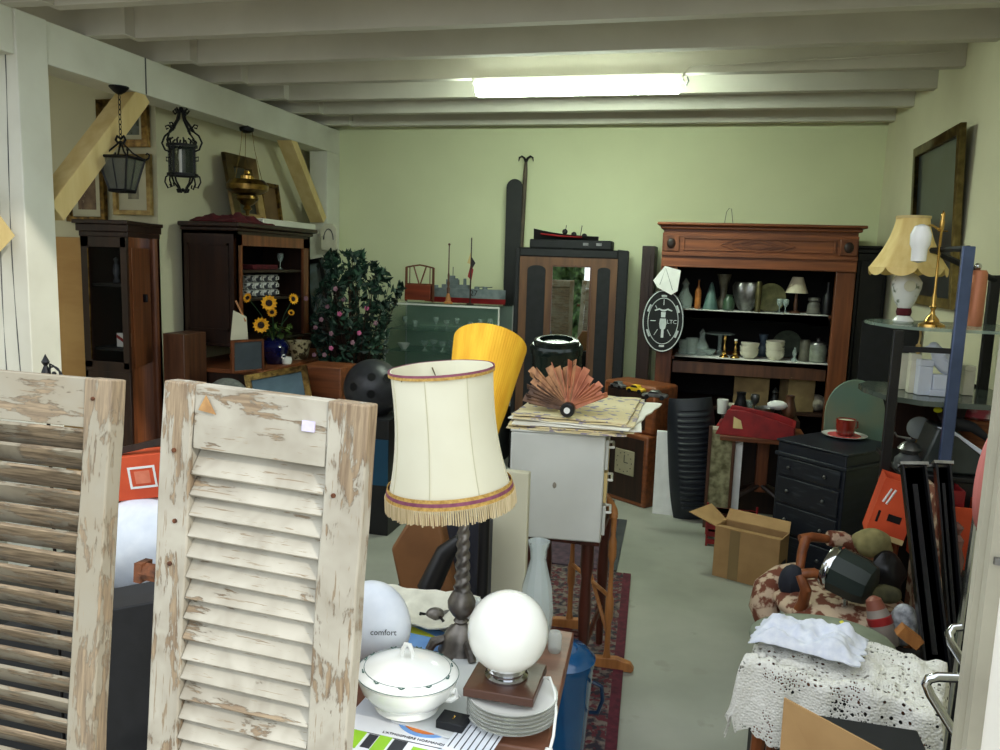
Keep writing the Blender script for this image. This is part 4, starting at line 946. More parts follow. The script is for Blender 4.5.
o = B().box(X0 - .12, X0 + .42, 5.9, 6.24, 0, Z0 - .012).ob('dark_chest', mOak, bev=.005); tag(o, 'dark low chest behind the flowering plant', 'chest')
# ------------------------------------------------------------------ flowering plant
PY = 5.25
pc = aY(352, 340, PY); rnd = random.Random(11)
t = thing('flowering_plant', 'bushy dark green plant with pink flowers in a black pot', 'plant', (pc.x, PY, 0))
B().shell([(.11, 0), (.13, .01), (.16, .42), (.17, .44)], .01, n=28).ob('pot', mBlack, t)
s_ = (aY(353, 300, PY) - aY(352, 300, PY)).length
outl = [(251, 330, 362), (262, 322, 372), (272, 330, 388), (285, 322, 402), (300, 315, 396), (320, 314, 392), (340, 316, 386), (360, 322, 384), (378, 330, 378)]
b = B(); st = B(); nl = 0; pts_l = []
while nl < 2100:
    py = rnd.uniform(250, 385)
    for i in range(len(outl) - 1):
        if outl[i][0] <= py <= outl[i + 1][0]:
            u = (py - outl[i][0]) / (outl[i + 1][0] - outl[i][0]); xa_ = outl[i][1] * (1 - u) + outl[i + 1][1] * u; xb2 = outl[i][2] * (1 - u) + outl[i + 1][2] * u; break
    else: continue
    px = rnd.uniform(xa_, xb2); cxp = (xa_ + xb2) / 2; hw = (xb2 - xa_) / 2
    dmax = sqrt(max(0, 1 - ((px - cxp) / hw) ** 2)) * hw * s_ * .8
    y = rnd.uniform(-1, 1) * dmax
    if noise.noise(Vector((px * .06, y * 9, py * .06))) < -.02: continue
    c = aY(px, py, PY) - Vector((pc.x, PY, 0)); c.y = y
    L2 = rnd.uniform(.022, .042); W2 = L2 * .5
    out = Vector((c.x + .001, c.y, c.z - 1.05)).normalized()
    R3 = (out * .5 + Vector((rnd.uniform(-1, 1), rnd.uniform(-1, 1), rnd.uniform(-.6, .8)))).to_track_quat('Y', 'Z').to_matrix().to_4x4() @ Matrix.Rotation(rnd.uniform(-1.2, 1.2), 4, 'Y')
    P4 = [Vector((0, -L2, 0)), Vector((W2, -L2 * .1, -.006)), Vector((0, L2, 0)), Vector((-W2, -L2 * .1, -.006)), Vector((0, -L2 * .1, .004))]
    b._add([c + R3 @ q for q in P4], [(0, 1, 4), (1, 2, 4), (2, 3, 4), (3, 0, 4)]); nl += 1
    if nl % 16 == 0: st.tube([(c.x * .1, c.y * .1, .42), (c.x * .5, c.y * .5, .42 + (c.z - .42) * .5 + .03), c], [.005, .004, .002], 4)
b.ob('foliage', mat('plant_leaf', (38, 68, 50), (16, 36, 32), .5, scale=9), t); st.ob('stems', mOak, t)
for i, (px, py) in enumerate([(376, 307), (355, 312), (370, 331), (346, 345), (323, 353), (337, 352), (333, 318), (325, 326), (352, 288), (341, 305), (383, 322), (365, 340), (312, 298), (358, 298), (346, 331)]):
    c = aY(px, py, PY) - Vector((pc.x, PY, 0)); c.y = -.26 * (1 - abs(px - 352) / 60)
    b = B()
    for q_ in range(5):
        a = q_ * 2 * pi / 5; b.ball(c + Vector((.009 * cos(a), -.004, .009 * sin(a))), .009, 8, 6, sy=.5)
    b.ob('blossom', mat('pink_petals', (214, 120, 160), (176, 70, 120), .7, scale=30) if i < 4 else mat('pale_petals', (170, 130, 142), (120, 84, 98), .7, scale=30), t)
# black vented helmet
HY = 4.3; hc = aY(373, 388, HY); R = (aY(395, 388, HY) - aY(341, 388, HY)).length / 2
t = thing('vented_helmet', 'round black helmet with large vent holes on a dark stand', 'helmet', (hc.x, HY, hc.z - R * .9))
bh = B().ball((0, 0, R * .9), R, 30, 20, sy=1.0); sh = bh.ob('shell', mat('helmet_black', (36, 37, 42), (46, 47, 52), .4, scale=30), t)
mHole = mat('vent_dark', (4, 4, 5), rough=.9)
for (px, py) in ((381, 374), (365, 383), (382, 390), (393, 376)):
    d = aY(px, py, HY) - hc; y = -sqrt(max(R * R - d.x ** 2 - d.z ** 2, .0004)); nrm_ = Vector((d.x, y, d.z)).normalized()
    M3 = nrm_.to_track_quat('Z', 'Y').to_matrix().to_4x4()
    B().openlathe([(.024, R * .96), (.026, R * 1.012)], .004, c=(0, 0, R * .9), n=20, M=M3).ob('vent_rim', mMatt, sh)
    B().lathe([(.023, R * .94), (.023, R * 1.003), (0, R * 1.003)], (0, 0, R * .9), 20, M=M3).ob('vent_hole', mHole, sh)
hz0 = hc.z - R * .9
t = thing('display_stand', 'dark stand with blue panel holding up the vented helmet', 'stand', (hc.x, HY, 0))
B().box(-.15, .15, -.12, .12, 0, hz0 - .01).ob('body', mBlack, t, bev=.004); B().box(-.155, .155, -.125, .125, hz0 - .01, hz0).ob('top', mMatt, t)
B().box(-.06, .15, -.128, -.12, .3, hz0 - .12).ob('blue_panel', mat('petrol_blue', (10, 66, 92), (8, 56, 80), .5, scale=4), t)
# ------------------------------------------------------------------ bits seen between the shutters
yS = 2.1
X0, X1, Z0, Z1 = rect(120, 437, 158, 489, yS)
o = B().box(X0 - .5, X1 + .5, yS - .2, yS + .35, 0, .48).ob('storage_trunk', mBlack, bev=.006); tag(o, 'black trunk standing behind the gap between the shutters', 'trunk')
def bagf(a, z): return 1 + .14 * noise.noise(Vector((cos(a) * 2.4, sin(a) * 2.4, z * 14)))
X0b, X1b, Z0b, Z1b = rect(105, 485, 175, 620, yS)
o = B().ball((0, 0, .17), .17, 28, 18, sx=1.15, sy=.8, fn=bagf).ob('plastic_bag', mPlasW, loc=((X0b + X1b) / 2 + .02, yS + .03, .482)); tag(o, 'bulging white plastic bag seen between the two shutters', 'bag')
zb_ = .482 + .335
Mx = Matrix.Translation(((X0 + X1) / 2 - .02, yS + .06, zb_ )) @ Matrix.Rotation(radians(10), 4, 'Z') @ Matrix.Rotation(radians(-9), 4, 'Y')
t = thing('orange_box', 'orange red carton with a pale square label on the white bag', 'box', M=Mx)
hb_ = Z1 - zb_
B().box(-.1, .12, -.06, .06, 0, .14).ob('carton', mOrange, t, bev=.002)
b = B(); 
for (u0, u1, v0, v1) in ((-.045, .045, .035, .042), (-.045, .045, .098, .105), (-.045, -.038, .042, .098), (.038, .045, .042, .098)): b.box(u0 + .03, u1 + .03, -.0615, -.06, v0, v1)
b.ob('printed_border', mPaper, t)
B().box(.005, .055, -.0612, -.06, .05, .09).ob('label', mat('pale_orange', (224, 130, 100), (214, 116, 86), .6, scale=30), t)
o = B().box(-.16, .16, -.01, .02, 0, .02, Matrix.Translation(((X0 + X1) / 2, yS + .03, zb_ + .16)) @ Matrix.Rotation(-.28, 4, 'Y')).ob('dark_lath', mOak); tag(o, 'dark wooden lath lying slanted on top of the orange carton', 'lath')
X0, X1, Z0, Z1 = rect(115, 590, 150, 750, 1.75)
o = B().prism([(X0 - .35, 0), (X1 + .16, 0), (X1 + .16, Z1 + .04), (X0 - .35, Z1 - .15)], 0, .22, Matrix.Translation((0, 1.9, 0)) @ FRONT).ob('black_case', mMatt, bev=.005); tag(o, 'tall black case with a sloping lid behind the gap between shutters', 'case')
# ------------------------------------------------------------------ back wall: glass case, wardrobe, big dresser
CYf = 5.86; CYb = 6.34
X0, X1, Z0, Z1 = rect(384, 304, 499, 350, CYf)
t = thing('glass_showcase', 'low wide glass display case with glass shelves against the back wall', 'display case')
ztc = Z1
B().box(X0, X1, CYf, CYb, 0, .42).ob('base', mGreyD, t, bev=.004)
B().box(X0, X1, CYf, CYb, ztc - .012, ztc).ob('top_pane', mPaneG, t)
b = B()
for (x, y) in ((X0, CYf), (X1 - .012, CYf), (X0, CYb - .012), (X1 - .012, CYb - .012)): b.box(x, x + .012, y, y + .012, .42, ztc - .013)
b.box(X0, X1, CYf - .003, CYf + .004, ztc - .018, ztc - .004); b.box(X0, X1, CYf - .003, CYf + .006, .42, .435); b.ob('frame', mGrey, t)
B().box(X0 + .013, X1 - .013, CYf + .001, CYf + .005, .44, ztc - .02).ob('front_pane', mPaneG, t)
B().box(X0 + .002, X0 + .006, CYf + .013, CYb - .013, .43, ztc - .02).ob('side_pane', mPaneG, t)
B().box(X0 + .013, X1 - .013, CYb - .01, CYb - .005, .43, ztc - .02).ob('back_panel', mat('case_back', (150, 172, 156), (132, 152, 138), .6, scale=3), t)
mShG = mat('shelf_glass_edge', (30, 56, 50), rough=.1, alpha=.6)
zsh = [zat(440, 330, CYf + .1), zat(440, 352, CYf + .1)]
for z in zsh: B().box(X0 + .015, X1 - .015, CYf + .03, CYb - .03, z - .007, z).ob('shelf', mShG, t)
glassP = {
 'wine': [(.024, 0), (.025, .003), (.004, .01), (.004, .05), (.022, .07), (.027, .1), (.024, .12)],
 'tumbler': [(.022, 0), (.026, .003), (.032, .08)],
 'bowl': [(.02, 0), (.022, .004), (.045, .03), (.052, .05)],
 'jug': [(.025, 0), (.03, .004), (.042, .05), (.03, .09), (.024, .12), (.03, .14)],
 'decanter': [(.03, 0), (.04, .004), (.045, .06), (.02, .1), (.014, .13), (.022, .14), (.0, .175)],
 'goblet': [(.02, 0), (.02, .003), (.005, .008), (.006, .025), (.02, .035), (.026, .06)]}
cnt = {}
def ware(kind, x, y, z, s, m, name, label, cat, group=None):
    P = [(r * s, h * s) for r, h in glassP[kind]]
    b = B()
    if P[-1][0] == 0: b.lathe(P, n=18)
    else: b.shell(P, .002, n=18)
    o = b.ob(name, m, loc=(x, y, z)); return tag(o, label, cat, group)
row = [(('wine', .8), (410, 0)), (('tumbler', .7), (424, 0)), (('wine', .8), (437, 0)), (('goblet', 1), (449, 0))]
def case_item(kind, s, px, z, y, m, name, label, cat, group=None):
    ware(kind, aY(px, 330, y).x, y, z, s, m, name, label, cat, group)
for i, (kd, s, px) in enumerate([('wine', .75, 405), ('tumbler', .7, 415), ('wine', .8, 436), ('goblet', 1.1, 447), ('wine', .8, 457), ('tumbler', .8, 470), ('wine', .8, 480), ('wine', .8, 490)]):
    case_item(kd, s, px, zsh[0] + .001, 6.02 + .08 * (i % 2), mGlassD, 'drinking_glass', 'drinking glass on the upper shelf of the glass showcase', 'glass', 'glasses on the showcase upper shelf')
case_item('bowl', 1.0, 404, zsh[1] + .001, 6.0, mPorc, 'china_bowl', 'small white and blue bowl on the second shelf of the glass showcase', 'bowl')
for i, px in enumerate([425, 434, 443, 452, 461, 470, 480, 489]):
    case_item('goblet', 1.3, px, zsh[1] + .001, 6.0 + .1 * (i % 2), mGlassD, 'crystal_glass', 'crystal glass on the second shelf of the glass showcase', 'glass', 'crystal glasses on the showcase second shelf')
case_item('tumbler', 1.1, 400, .421, 6.0, mIvory, 'china_mug', 'white mug on the floor of the glass showcase beside the helmet', 'mug')
for i, (kd, s, px, nm) in enumerate([('tumbler', 1.3, 408, 'short white jar'), ('tumbler', .8, 417, 'little white pot'), ('jug', .9, 425, 'slim white jug')]):
    z = zat(px, 378, 6.0)
    ware(kd, aY(px, 378, 6.0).x, 5.99, .4205, s * 1.5, mPorc, 'china_jar', nm + ' at the bottom of the glass showcase', 'jar')
# little wooden chair-shaped rack
X0c, X1c, Z0c, Z1c = rect(405, 265, 432, 302, 6.0)
t = thing('wooden_magazine_rack', 'small reddish wooden rack with lyre back standing on the glass showcase', 'rack', ((X0c + X1c) / 2, 6.03, ztc))
w = (X1c - X0c) / 2; h = Z1c - ztc
for s in (-1, 1): B().box(s * w - .008, s * w + .008, -.01, .01, 0, h * .94).ob('post', mMahog, t, bev=.002)
b = B(); b.tube([(-w, 0, h * .93), (-w * .5, 0, h * .97), (0, 0, h), (w * .5, 0, h * .97), (w, 0, h * .93)], .007, 6); b.box(-w, w, -.008, .008, h * .44, h * .5); b.ob('rail', mMahog, t)
for x0_, x1_ in ((-.45, -.06), (.45, .06)): B().tube([(x0_ * w, 0, h * .95), (x1_ * w, 0, h * .5)], .006, 6).ob('splat', mMahog, t)
for x0_ in (-.75, .75): B().tube([(x0_ * w, 0, h * .95), (x0_ * w, 0, h * .5)], .004, 6).ob('splat', mMahog, t)
b = B(); b.box(-w * .95, w * .95, -.05, -.035, .015, h * .46); b.box(-w * .95, w * .95, .02, .035, .015, h * .46); b.box(-w * .95, w * .95, -.04, .03, .015, .025); b.ob('box', wood('red_wood', (134, 58, 34), (90, 36, 24), .4, 'X'), t)
# turned candle-like ornaments
for (px, pt_, nm, red) in ((448, 243, 'slender carved wooden ornament with pale cone foot on the showcase', 0), (470, 237, 'thin dark stand hung with small red flags on the showcase', 1)):
    yy = 5.95; p = aY(px, 303, yy); h = zat(px, pt_, yy) - ztc
    t = thing('carved_ornament' if not red else 'flag_stand', nm, 'ornament', (p.x, yy, ztc))
    if not red:
        B().lathe([(.036, 0), (.034, .01), (.022, .02), (.016, .06), (.01, .08), (0, .082)], n=16).ob('foot', mPine, t)
        B().lathe([(.012, .08), (.014, .12), (.007, .13), (.012, .16), (.006, .18), (.009, .22), (.005, .24), (.004, h - .02), (.009, h - .015), (.009, h - .005), (0, h)], n=12).ob('shaft', mWalnut, t)
    else:
        B().lathe([(.03, 0), (.03, .008), (.006, .014), (.005, h - .01), (0, h)], n=12).ob('pole', mOak, t)
        B().prism([(.0, h * .72), (.035, h * .62), (.0, h * .5)], -.002, .002, FRONT).ob('flag', mBlack, t)
        B().prism([(-.002, h * .6), (-.024, h * .42), (.006, h * .36), (.02, h * .52)], -.002, .002, FRONT).ob('flag', mRed, t)
        B().prism([(-.004, h * .78), (-.03, h * .62), (-.004, h * .6)], -.002, .002, FRONT).ob('flag', mCream, t)
# warship model
X0s, X1s, _, _ = rect(424, 275, 505, 302, 6.14)
zk = ztc; h = zat(470, 289, 6.14) - zk; zr = (zat(470, 298, 6.14) - zk)
t = thing('model_warship', 'grey model warship with red hull and number 27 on the showcase', 'model ship', ((X0s + X1s) / 2, 6.16, zk))
w = (X1s - X0s) / 2
def hull(b, za, zb, k0, k1):
    pts = [(-1, 0), (-.8, .7), (-.2, 1), (.5, .95), (.85, .6), (1.0, 0)]
    P = pts + [(x, -y) for x, y in pts[-2:0:-1]]
    vs = [Vector((x * w, y * .06 * k0, za)) for x, y in P] + [Vector((x * w * 1.01, y * .06 * k1, zb)) for x, y in P]; n = len(P)
    b._add(vs, [tuple(range(n))[::-1], tuple(range(n, 2 * n))] + [(i, (i + 1) % n, n + (i + 1) % n, n + i) for i in range(n)])
b = B(); hull(b, 0, zr, .6, .95); b.ob('hull_bottom', mRed, t)
mShip = mat('ship_grey', (116, 126, 128), (96, 106, 108), .6, scale=20)
b = B(); hull(b, zr + .0005, h, .95, 1); b.ob('hull', mShip, t)
b = B(); b.box(-w * .55, w * .1, -.03, .03, h, h + .03); b.box(-w * .45, -w * .15, -.022, .022, h + .03, h + .07); b.box(-w * .38, -w * .25, -.015, .015, h + .07, h + .1); b.ob('superstructure', mShip, t, bev=.002)
for x in (-.2, .0): B().lathe([(.014, h + .03), (.012, h + .08), (0, h + .08)], (x * w, 0, 0), 12).ob('funnel', mShip, t)
for x, d in ((-.72, -1), (.3, 1), (.5, 1)):
    g = B().lathe([(.022, h), (.02, h + .02), (0, h + .022)], (x * w, 0, 0), 12).ob('gun_turret', mShip, t); B().tube([(x * w, 0, h + .014), (x * w + d * .06, 0, h + .02)], .0035, 5).ob('gun_barrel', mGreyD, g)
B().tube([(-w * .3, 0, h + .1), (-w * .3, 0, h + .17)], .003, 5).ob('mast', mGreyD, t)
text('27', .062, mBlack, t, Matrix.Translation((w * .28, -.0615, (zr + h) / 2 + .004)) @ FRONT, ext=.001)
# tall dark round topped board and pole with double hook
X0, X1, Z0, Z1 = rect(503, 178, 519, 300, 6.36)
w = (X1 - X0) / 2
P = [(-w * .9, 0), (w * .9, 0), (w, Z1 - w)] + [(w * cos(a), Z1 - w + w * sin(a)) for a in [q * pi / 10 for q in range(1, 10)]] + [(-w, Z1 - w)]
o = B().prism(P, 0, .02, Matrix.Translation(((X0 + X1) / 2, 6.44, 0)) @ FRONT).ob('black_ski_board', mat('board_black', (22, 25, 24), (32, 34, 32), .5, scale=6), bev=.003); tag(o, 'tall black board with rounded top leaning on the back wall', 'board')
p = aY(526, 162, 6.45); q = aY(520, 250, 6.45)
t = thing('boat_hook', 'brown pole with a forked double hook at its tip against the back wall', 'boat hook', (q.x - .04, 6.45, 0))
d = Vector((p.x - q.x + .04, 0, p.z)); B().tube([(0, 0, 0), d * .6, d * .96, d], [.026, .024, .018, .012], 8).ob('shaft', mat('pole_wood', (84, 70, 52), (62, 52, 40), .6, scale=12), t)
for s in (-1, 1): B().tube([d, d + Vector((s * .014, 0, .03)), d + Vector((s * .035, 0, .045)), d + Vector((s * .055, 0, .035)), d + Vector((s * .06, 0, .005))], [.012, .01, .009, .007, .003], 6).ob('hook', mIron, t)
# mirror wardrobe
WY = 5.95
X0, X1, Z0, Z1 = rect(514, 249, 626, 330, WY)
Dp = .42; w = (X1 - X0) / 2
t = thing('mirror_wardrobe', 'black wardrobe with brown framed panels and a tall central mirror', 'wardrobe', ((X0 + X1) / 2, WY + .03, 0), radians(4.3))
mBr = mat('brown_band', (104, 72, 46), (84, 56, 36), .45, scale=(20, 20, 3))
B().box(-w, w, .03, Dp, 0, Z1).ob('body', mBlack, t, bev=.006)
b = B(); b.box(-w, -w + .035, .0, .03, 0, Z1); b.box(w - .075, w, .0, .03, 0, Z1); b.box(-w + .035, w - .075, 0, .03, Z1 - .06, Z1); b.ob('front_frame', mMatt, t, bev=.006)
fx0, fx1, fz1 = -w + .036, w - .076, Z1 - .061
mx0, mx1 = aY(551, 300, WY).x - (X0 + X1) / 2, aY(588, 300, WY).x - (X0 + X1) / 2
mz1 = zat(568, 267, WY)
b = B(); b.box(fx0, fx1, .01, .028, .25, fz1); b.ob('panel_surround', mBr, t)
B().box(fx0, fx1, .008, .028, .02, .24).ob('drawer', mBr, t)
for (u0, u1) in ((fx0 + .06, mx0 - .055), (mx1 + .055, fx1 - .05)):
    um = (u0 + u1) / 2; uw = (u1 - u0) / 2; P = [(u0, .36), (u1, .36), (u1, mz1 - uw * .4)] + [(um + uw * cos(a), mz1 - uw * .4 + uw * .5 * sin(a)) for a in [q * pi / 8 for q in range(1, 8)]] + [(u0, mz1 - uw * .4)]
    B().prism(P, 0, .006, Matrix.Translation((0, .0098, 0)) @ FRONT).ob('black_panel', mMatt, t, bev=.002)
b = B(); b.box(mx0 - .012, mx0, -.004, .012, .36, mz1 + .012); b.box(mx1, mx1 + .012, -.004, .012, .36, mz1 + .012); b.box(mx0, mx1, -.004, .012, mz1, mz1 + .012); b.ob('mirror_frame', mWalnut, t)
B().box(mx0, mx1, .001, .009, .36, mz1).ob('mirror', mat('mirror_glass', (215, 220, 216), rough=.01, metal=1), t)
# black model / accordion junk on top of the wardrobe
X0m, X1m, Z0m, Z1m = rect(530, 236, 612, 249, 6.1)
t = thing('black_instrument_case', 'flat black case lying on top of the mirror wardrobe', 'case', ((X0m + X1m) / 2, 6.16, Z1 + .001))
B().box(-(X1m - X0m) / 2, (X1m - X0m) / 2, -.08, .1, 0, .07).ob('body', mMatt, t, bev=.01)
for x in (.2, .1): B().box(x, x + .04, -.085, -.08, .03, .05).ob('clasp', mSilver, t)
t = thing('model_galleon', 'dark model sailing boat with a red stripe on the black case', 'model ship', ((X0m + X1m) / 2 - .03, 6.12, Z1 + .0715))
b = B(); vs = []
for i in range(13):
    u = i / 12; x = -.26 + .5 * u; hh = .03 + .05 * (1 - u) ** 2.2; ww = .05 * sin(pi * min(1, u * .9 + .06)) + .004
    vs += [Vector((x, -ww, hh)), Vector((x, ww, hh)), Vector((x, ww * .4, 0)), Vector((x, -ww * .4, 0))]
fs = [(0, 1, 2, 3), (48, 51, 50, 49)]
for i in range(12):
    a = i * 4
    for k_ in range(4): fs.append((a + k_, a + (k_ + 1) % 4, a + 4 + (k_ + 1) % 4, a + 4 + k_))
b._add(vs, fs); b.ob('hull', mBlack, t)
B().tube([(-.2, -.034, .04), (-.05, -.052, .026), (.12, -.044, .02)], .006, 5).ob('red_stripe', mRed, t)
for x, h_ in ((-.02, .08), (.05, .06), (.13, .05)): B().ball((x, 0, h_ - .02), .022, 8, 6, sy=.5, fn=bagf).ob('deck_fitting', mIron, t)
for x in (-.02, .1): B().tube([(x, 0, .03), (x + .01, 0, .11)], .003, 5).ob('mast', mIron, t)
# dark panels beside dresser (a second dark wardrobe behind it)
X0p, X1p, Z0p, Z1p = rect(641, 246, 668, 300, 6.12)
X1p = aY(662, 250, 5.72).x - .07
t = thing('dark_cupboard', 'narrow dark brown cupboard standing behind the motorcycle sign', 'cupboard', ((X0p + X1p) / 2, 6.12, 0))
B().box(-(X1p - X0p) / 2, (X1p - X0p) / 2, 0, .34, 0, Z1p).ob('body', mOak, t, bev=.004)
for x in ((X0p + X1p) / 2 * 0,): B().box(-(X1p - X0p) / 2 + .03, (X1p - X0p) / 2 - .03, -.008, -.0005, Z1p - .42, Z1p - .06).ob('panel', mOak, t, bev=.002)
# big dresser
DY = 5.72; DB = 6.36
X0, X1, Z0, Z1 = rect(662, 224, 858, 280, DY)
cx = (X0 + X1) / 2; w = (X1 - X0) / 2
t = thing('mahogany_dresser', 'large open mahogany dresser with carved frieze and crowded shelves', 'dresser', (cx, DY, 0))
lx = lambda px, py=300: aY(px, py, DY).x - cx
zf = zat(750, 269, DY)
B().box(-w, -w + .11, 0, .05, 0, zf).ob('pillar', mMahog, t, bev=.005); B().box(w - .12, w, 0, .05, 0, zf).ob('pillar', mMahog, t, bev=.005)
Bk = DB - DY
B().box(-w + .005, -w + .03, .051, Bk, 0, Z1 - .07).ob('side_panel', mOak, t); B().box(w - .03, w - .005, .051, Bk, 0, Z1 - .07).ob('side_panel', mOak, t)
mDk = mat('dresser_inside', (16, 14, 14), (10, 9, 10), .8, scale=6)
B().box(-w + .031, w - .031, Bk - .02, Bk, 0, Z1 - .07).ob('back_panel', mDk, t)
B().box(-w + .005, w - .005, .0, Bk, Z1 - .07, Z1 - .045).ob('top_board', mMahogX, t)
b = B(); b.box(-w + .0, w, -.005, .05, zf, Z1 - .071); b.ob('frieze', mMahogX, t)
def bar(b, p, q, w_, y):
    dx, dz = q[0] - p[0], q[1] - p[1]; b.box(0, math.hypot(dx, dz), 0, 0.01, -w_ / 2, w_ / 2, Matrix.Translation((p[0], y, p[1])) @ Matrix.Rotation(-atan2(dz, dx), 4, 'Y'))
b = B()
zA, zB = zf + .085, zf + .145
for z in (zA, zB - .07 + .0): b.box(-w, w, -.022, -.005, z, z + .014)
b.box(-w, w, -.012, -.005, zf, zf + .01)
fzt = Z1 - .1
for (q0, q1) in ((-w + .14, -w + .15), (w - .15, w - .14)): b.box(q0, q1, -.016, -.005, zA + .03, fzt)
b.box(-w + .15, w - .15, -.014, -.005, zA + .03, zA + .037); b.box(-w + .15, w - .15, -.014, -.005, fzt - .007, fzt)
zm = (zA + .03 + fzt) / 2
for s in (-1, 1):
    for (u0, u1) in ((.28, .13), (.13, .0)): pass
    for q_ in (-1, 1): bar(b, (s * .24, zm), (s * .13, zm + q_ * .04), .008, -.014)
b.ob('moulding', mMahogX, t, bev=.002)
b = B()
for p_, q_ in (((-.17, zm), (0, zm + .045)), ((0, zm + .045), (.17, zm)), ((.17, zm), (0, zm - .045)), ((0, zm - .045), (-.17, zm)), ((-.1, zm), (0, zm + .026)), ((0, zm + .026), (.1, zm)), ((.1, zm), (0, zm - .026)), ((0, zm - .026), (-.1, zm))): bar(b, p_, q_, .008, -.015)
b.ob('diamond', mMahogX, t)
for s in (-1, 1):
    b = B(); b.box(s * (w - .06) - .055, s * (w - .06) + .055, -.02, -.005, zA + .02, fzt + .01); c_ = b.ob('corner_block', mMahog, t, bev=.004)
    B().ball((s * (w - .06), -.02, zm), .03, 14, 8, sy=.35, sz=1.2).ob('carving', mOak, c_)
b = B(); b.box(-w - .015, w + .015, -.03, Bk, Z1 - .0449, Z1 - .02); b.box(-w - .04, w + .04, -.055, Bk, Z1 - .02, Z1); b.ob('cornice', mMahogX, t, bev=.008)
zs1 = zat(750, 313, DY); zs2 = zat(750, 361, DY); zs3 = zat(750, 408, DY + .1)
for z in (zs1, zs2): B().box(-w + .031, w - .031, .052, Bk - .021, z - .022, z).ob('shelf', mMahogX, t)
B().box(-w + .031, w - .031, .052, Bk - .021, zs3 - .022, zs3).ob('shelf', mOakX, t)
B().box(-w + .12, w - .13, .012, .035, zs2 - .11, zs2 - .03).ob('apron', mWalnut, t)
def liner(z, x0, x1, drop):
    def f(u, v):
        x = x0 + (x1 - x0) * u; 
        if v < .7: return (x, .30 - .29 * v / .7 * 1.0, z + .0035)
        vv = (v - .7) / .3; return (x, .008, z + .0035 - vv * (drop + .012 * noise.noise(Vector((u * 8, 0, z))) + .02 * max(0, u - .75) * 3))
    return B().sheet(f, 40, 10, .0015)
o = liner(zs1, lx(680, 313), lx(829, 313), .05).ob('shelf_liner', mPaper, loc=(cx, DY, 0)); tag(o, 'white paper strip lining the upper shelf of the mahogany dresser', 'shelf paper')
o = liner(zs2, lx(674, 361), lx(831, 361), .02).ob('shelf_liner', mPaper, loc=(cx, DY, 0)); tag(o, 'narrow white paper strip lining the lower shelf of the mahogany dresser', 'shelf paper')
o = B().tube([(-.03, 0, 0), (-.02, 0, .09), (-.004, 0, .115), (.012, 0, .11), (.03, 0, .0)], .002, 5).ob('wire_hanger', mGreyD, loc=(aY(729, 220, DY + .2).x, DY + .2, Z1)); tag(o, 'thin bent wire loop standing on top of the mahogany dresser', 'wire')
# things on the dresser shelves
U = zs1 + .005; Lw = zs2 + .005
def onshelf(px, y=.16, py=313): return aY(px, py, DY + y).x
def dsh(kind, s, px, z, m, name, label, cat, y=.16, group=None): return ware(kind, onshelf(px, y), DY + y, z, s, m, name, label, cat, group)
dsh('decanter', 1.25, 684, U, mGlassD, 'glass_decanter', 'glass decanter at the end of the upper dresser shelf by the sign', 'decanter')
p = onshelf(697); bt = bottle(p, DY + .15, U, .21, .022, mat('amber_bottle', (176, 110, 52), (120, 70, 34), .25, scale=20), 'tall amber bottle on the upper dresser shelf'); 
o = B().lathe([(.055, 0), (.05, .02), (.02, .15), (.006, .19), (0, .19)], n=12).ob('glass_cone', mat('sea_glass', (96, 124, 116), (70, 96, 90), .3, scale=12), loc=(onshelf(710), DY + .18, U)); tag(o, 'pale sea green pointed glass shade on the upper dresser shelf', 'glass shade')
o = B().lathe([(.03, 0), (.044, .01), (.048, .05), (.02, .1), (.03, .17), (.05, .25)], n=14).ob('striped_vase', mat('vase_brown', (110, 104, 84), (66, 62, 50), .4, scale=14), loc=(onshelf(722, .24), DY + .26, U)); tag(o, 'tall flared grey brown vase towering on the upper dresser shelf', 'vase')
o = B().lathe([(.03, 0), (.04, .01), (.038, .07), (.02, .1), (.024, .11), (0, .11)], n=14).ob('green_jar', mat('jar_green', (60, 84, 62), (44, 64, 50), .3, scale=10), loc=(onshelf(728, .1), DY + .09, U)); tag(o, 'dark green squat jar before the flared vase', 'jar')
def lum(a, z): return 1 + .12 * sin(5 * a) * (z > .06)
o = B().shell([(.04, 0), (.045, .006), (.07, .05), (.085, .12), (.09, .17), (.075, .2)], .004, n=40, fn=lum).ob('silver_jug', mSilver, loc=(onshelf(745), DY + .16, U)); tag(o, 'lobed silver coloured jug in the middle of the upper dresser shelf', 'jug')
o = B().lathe([(.022, 0), (.018, .02), (.022, .1), (.02, .2), (.014, .21), (0, .21)], n=12).ob('brass_shell_case', mat('dark_brass', (96, 90, 56), (66, 60, 40), .4, metal=.7, scale=10), loc=(onshelf(757, .08), DY + .07, U)); tag(o, 'dull brass tube standing between the silver jug and the plate', 'tube')
M3 = Matrix.Rotation(radians(100), 3, 'X').to_4x4()
o = B().lathe([(0, 0), (.06, .0), (.1, .012), (.103, .018), (.06, .008), (0, .008)], (0, 0, .1), 32, M=M3).ob('decorated_plate', mat('plate_olive', (150, 148, 96), (96, 96, 60), .35, scale=14), loc=(onshelf(770), DY + .24, U)); tag(o, 'olive decorated plate propped upright on the upper dresser shelf', 'plate')
for i, px in enumerate((779, 785)): dsh('wine', .8, px, U, mGlassD, 'wine_glass', ['stemmed glass just before the olive plate', 'stemmed glass between olive plate and tiny lamp'][i], 'glass', .1)
t = thing('small_table_lamp', 'tiny lamp with a cream conical shade on the upper dresser shelf', 'lamp', (onshelf(795, .14), DY + .14, U))
hz1 = zat(795, 277, DY + .14) - U; hz0_ = zat(795, 293, DY + .14) - U
B().lathe([(.035, 0), (.035, .01), (.012, .02), (.014, .06), (.008, hz0_), (0, hz0_)], n=14).ob('base', mWalnut, t)
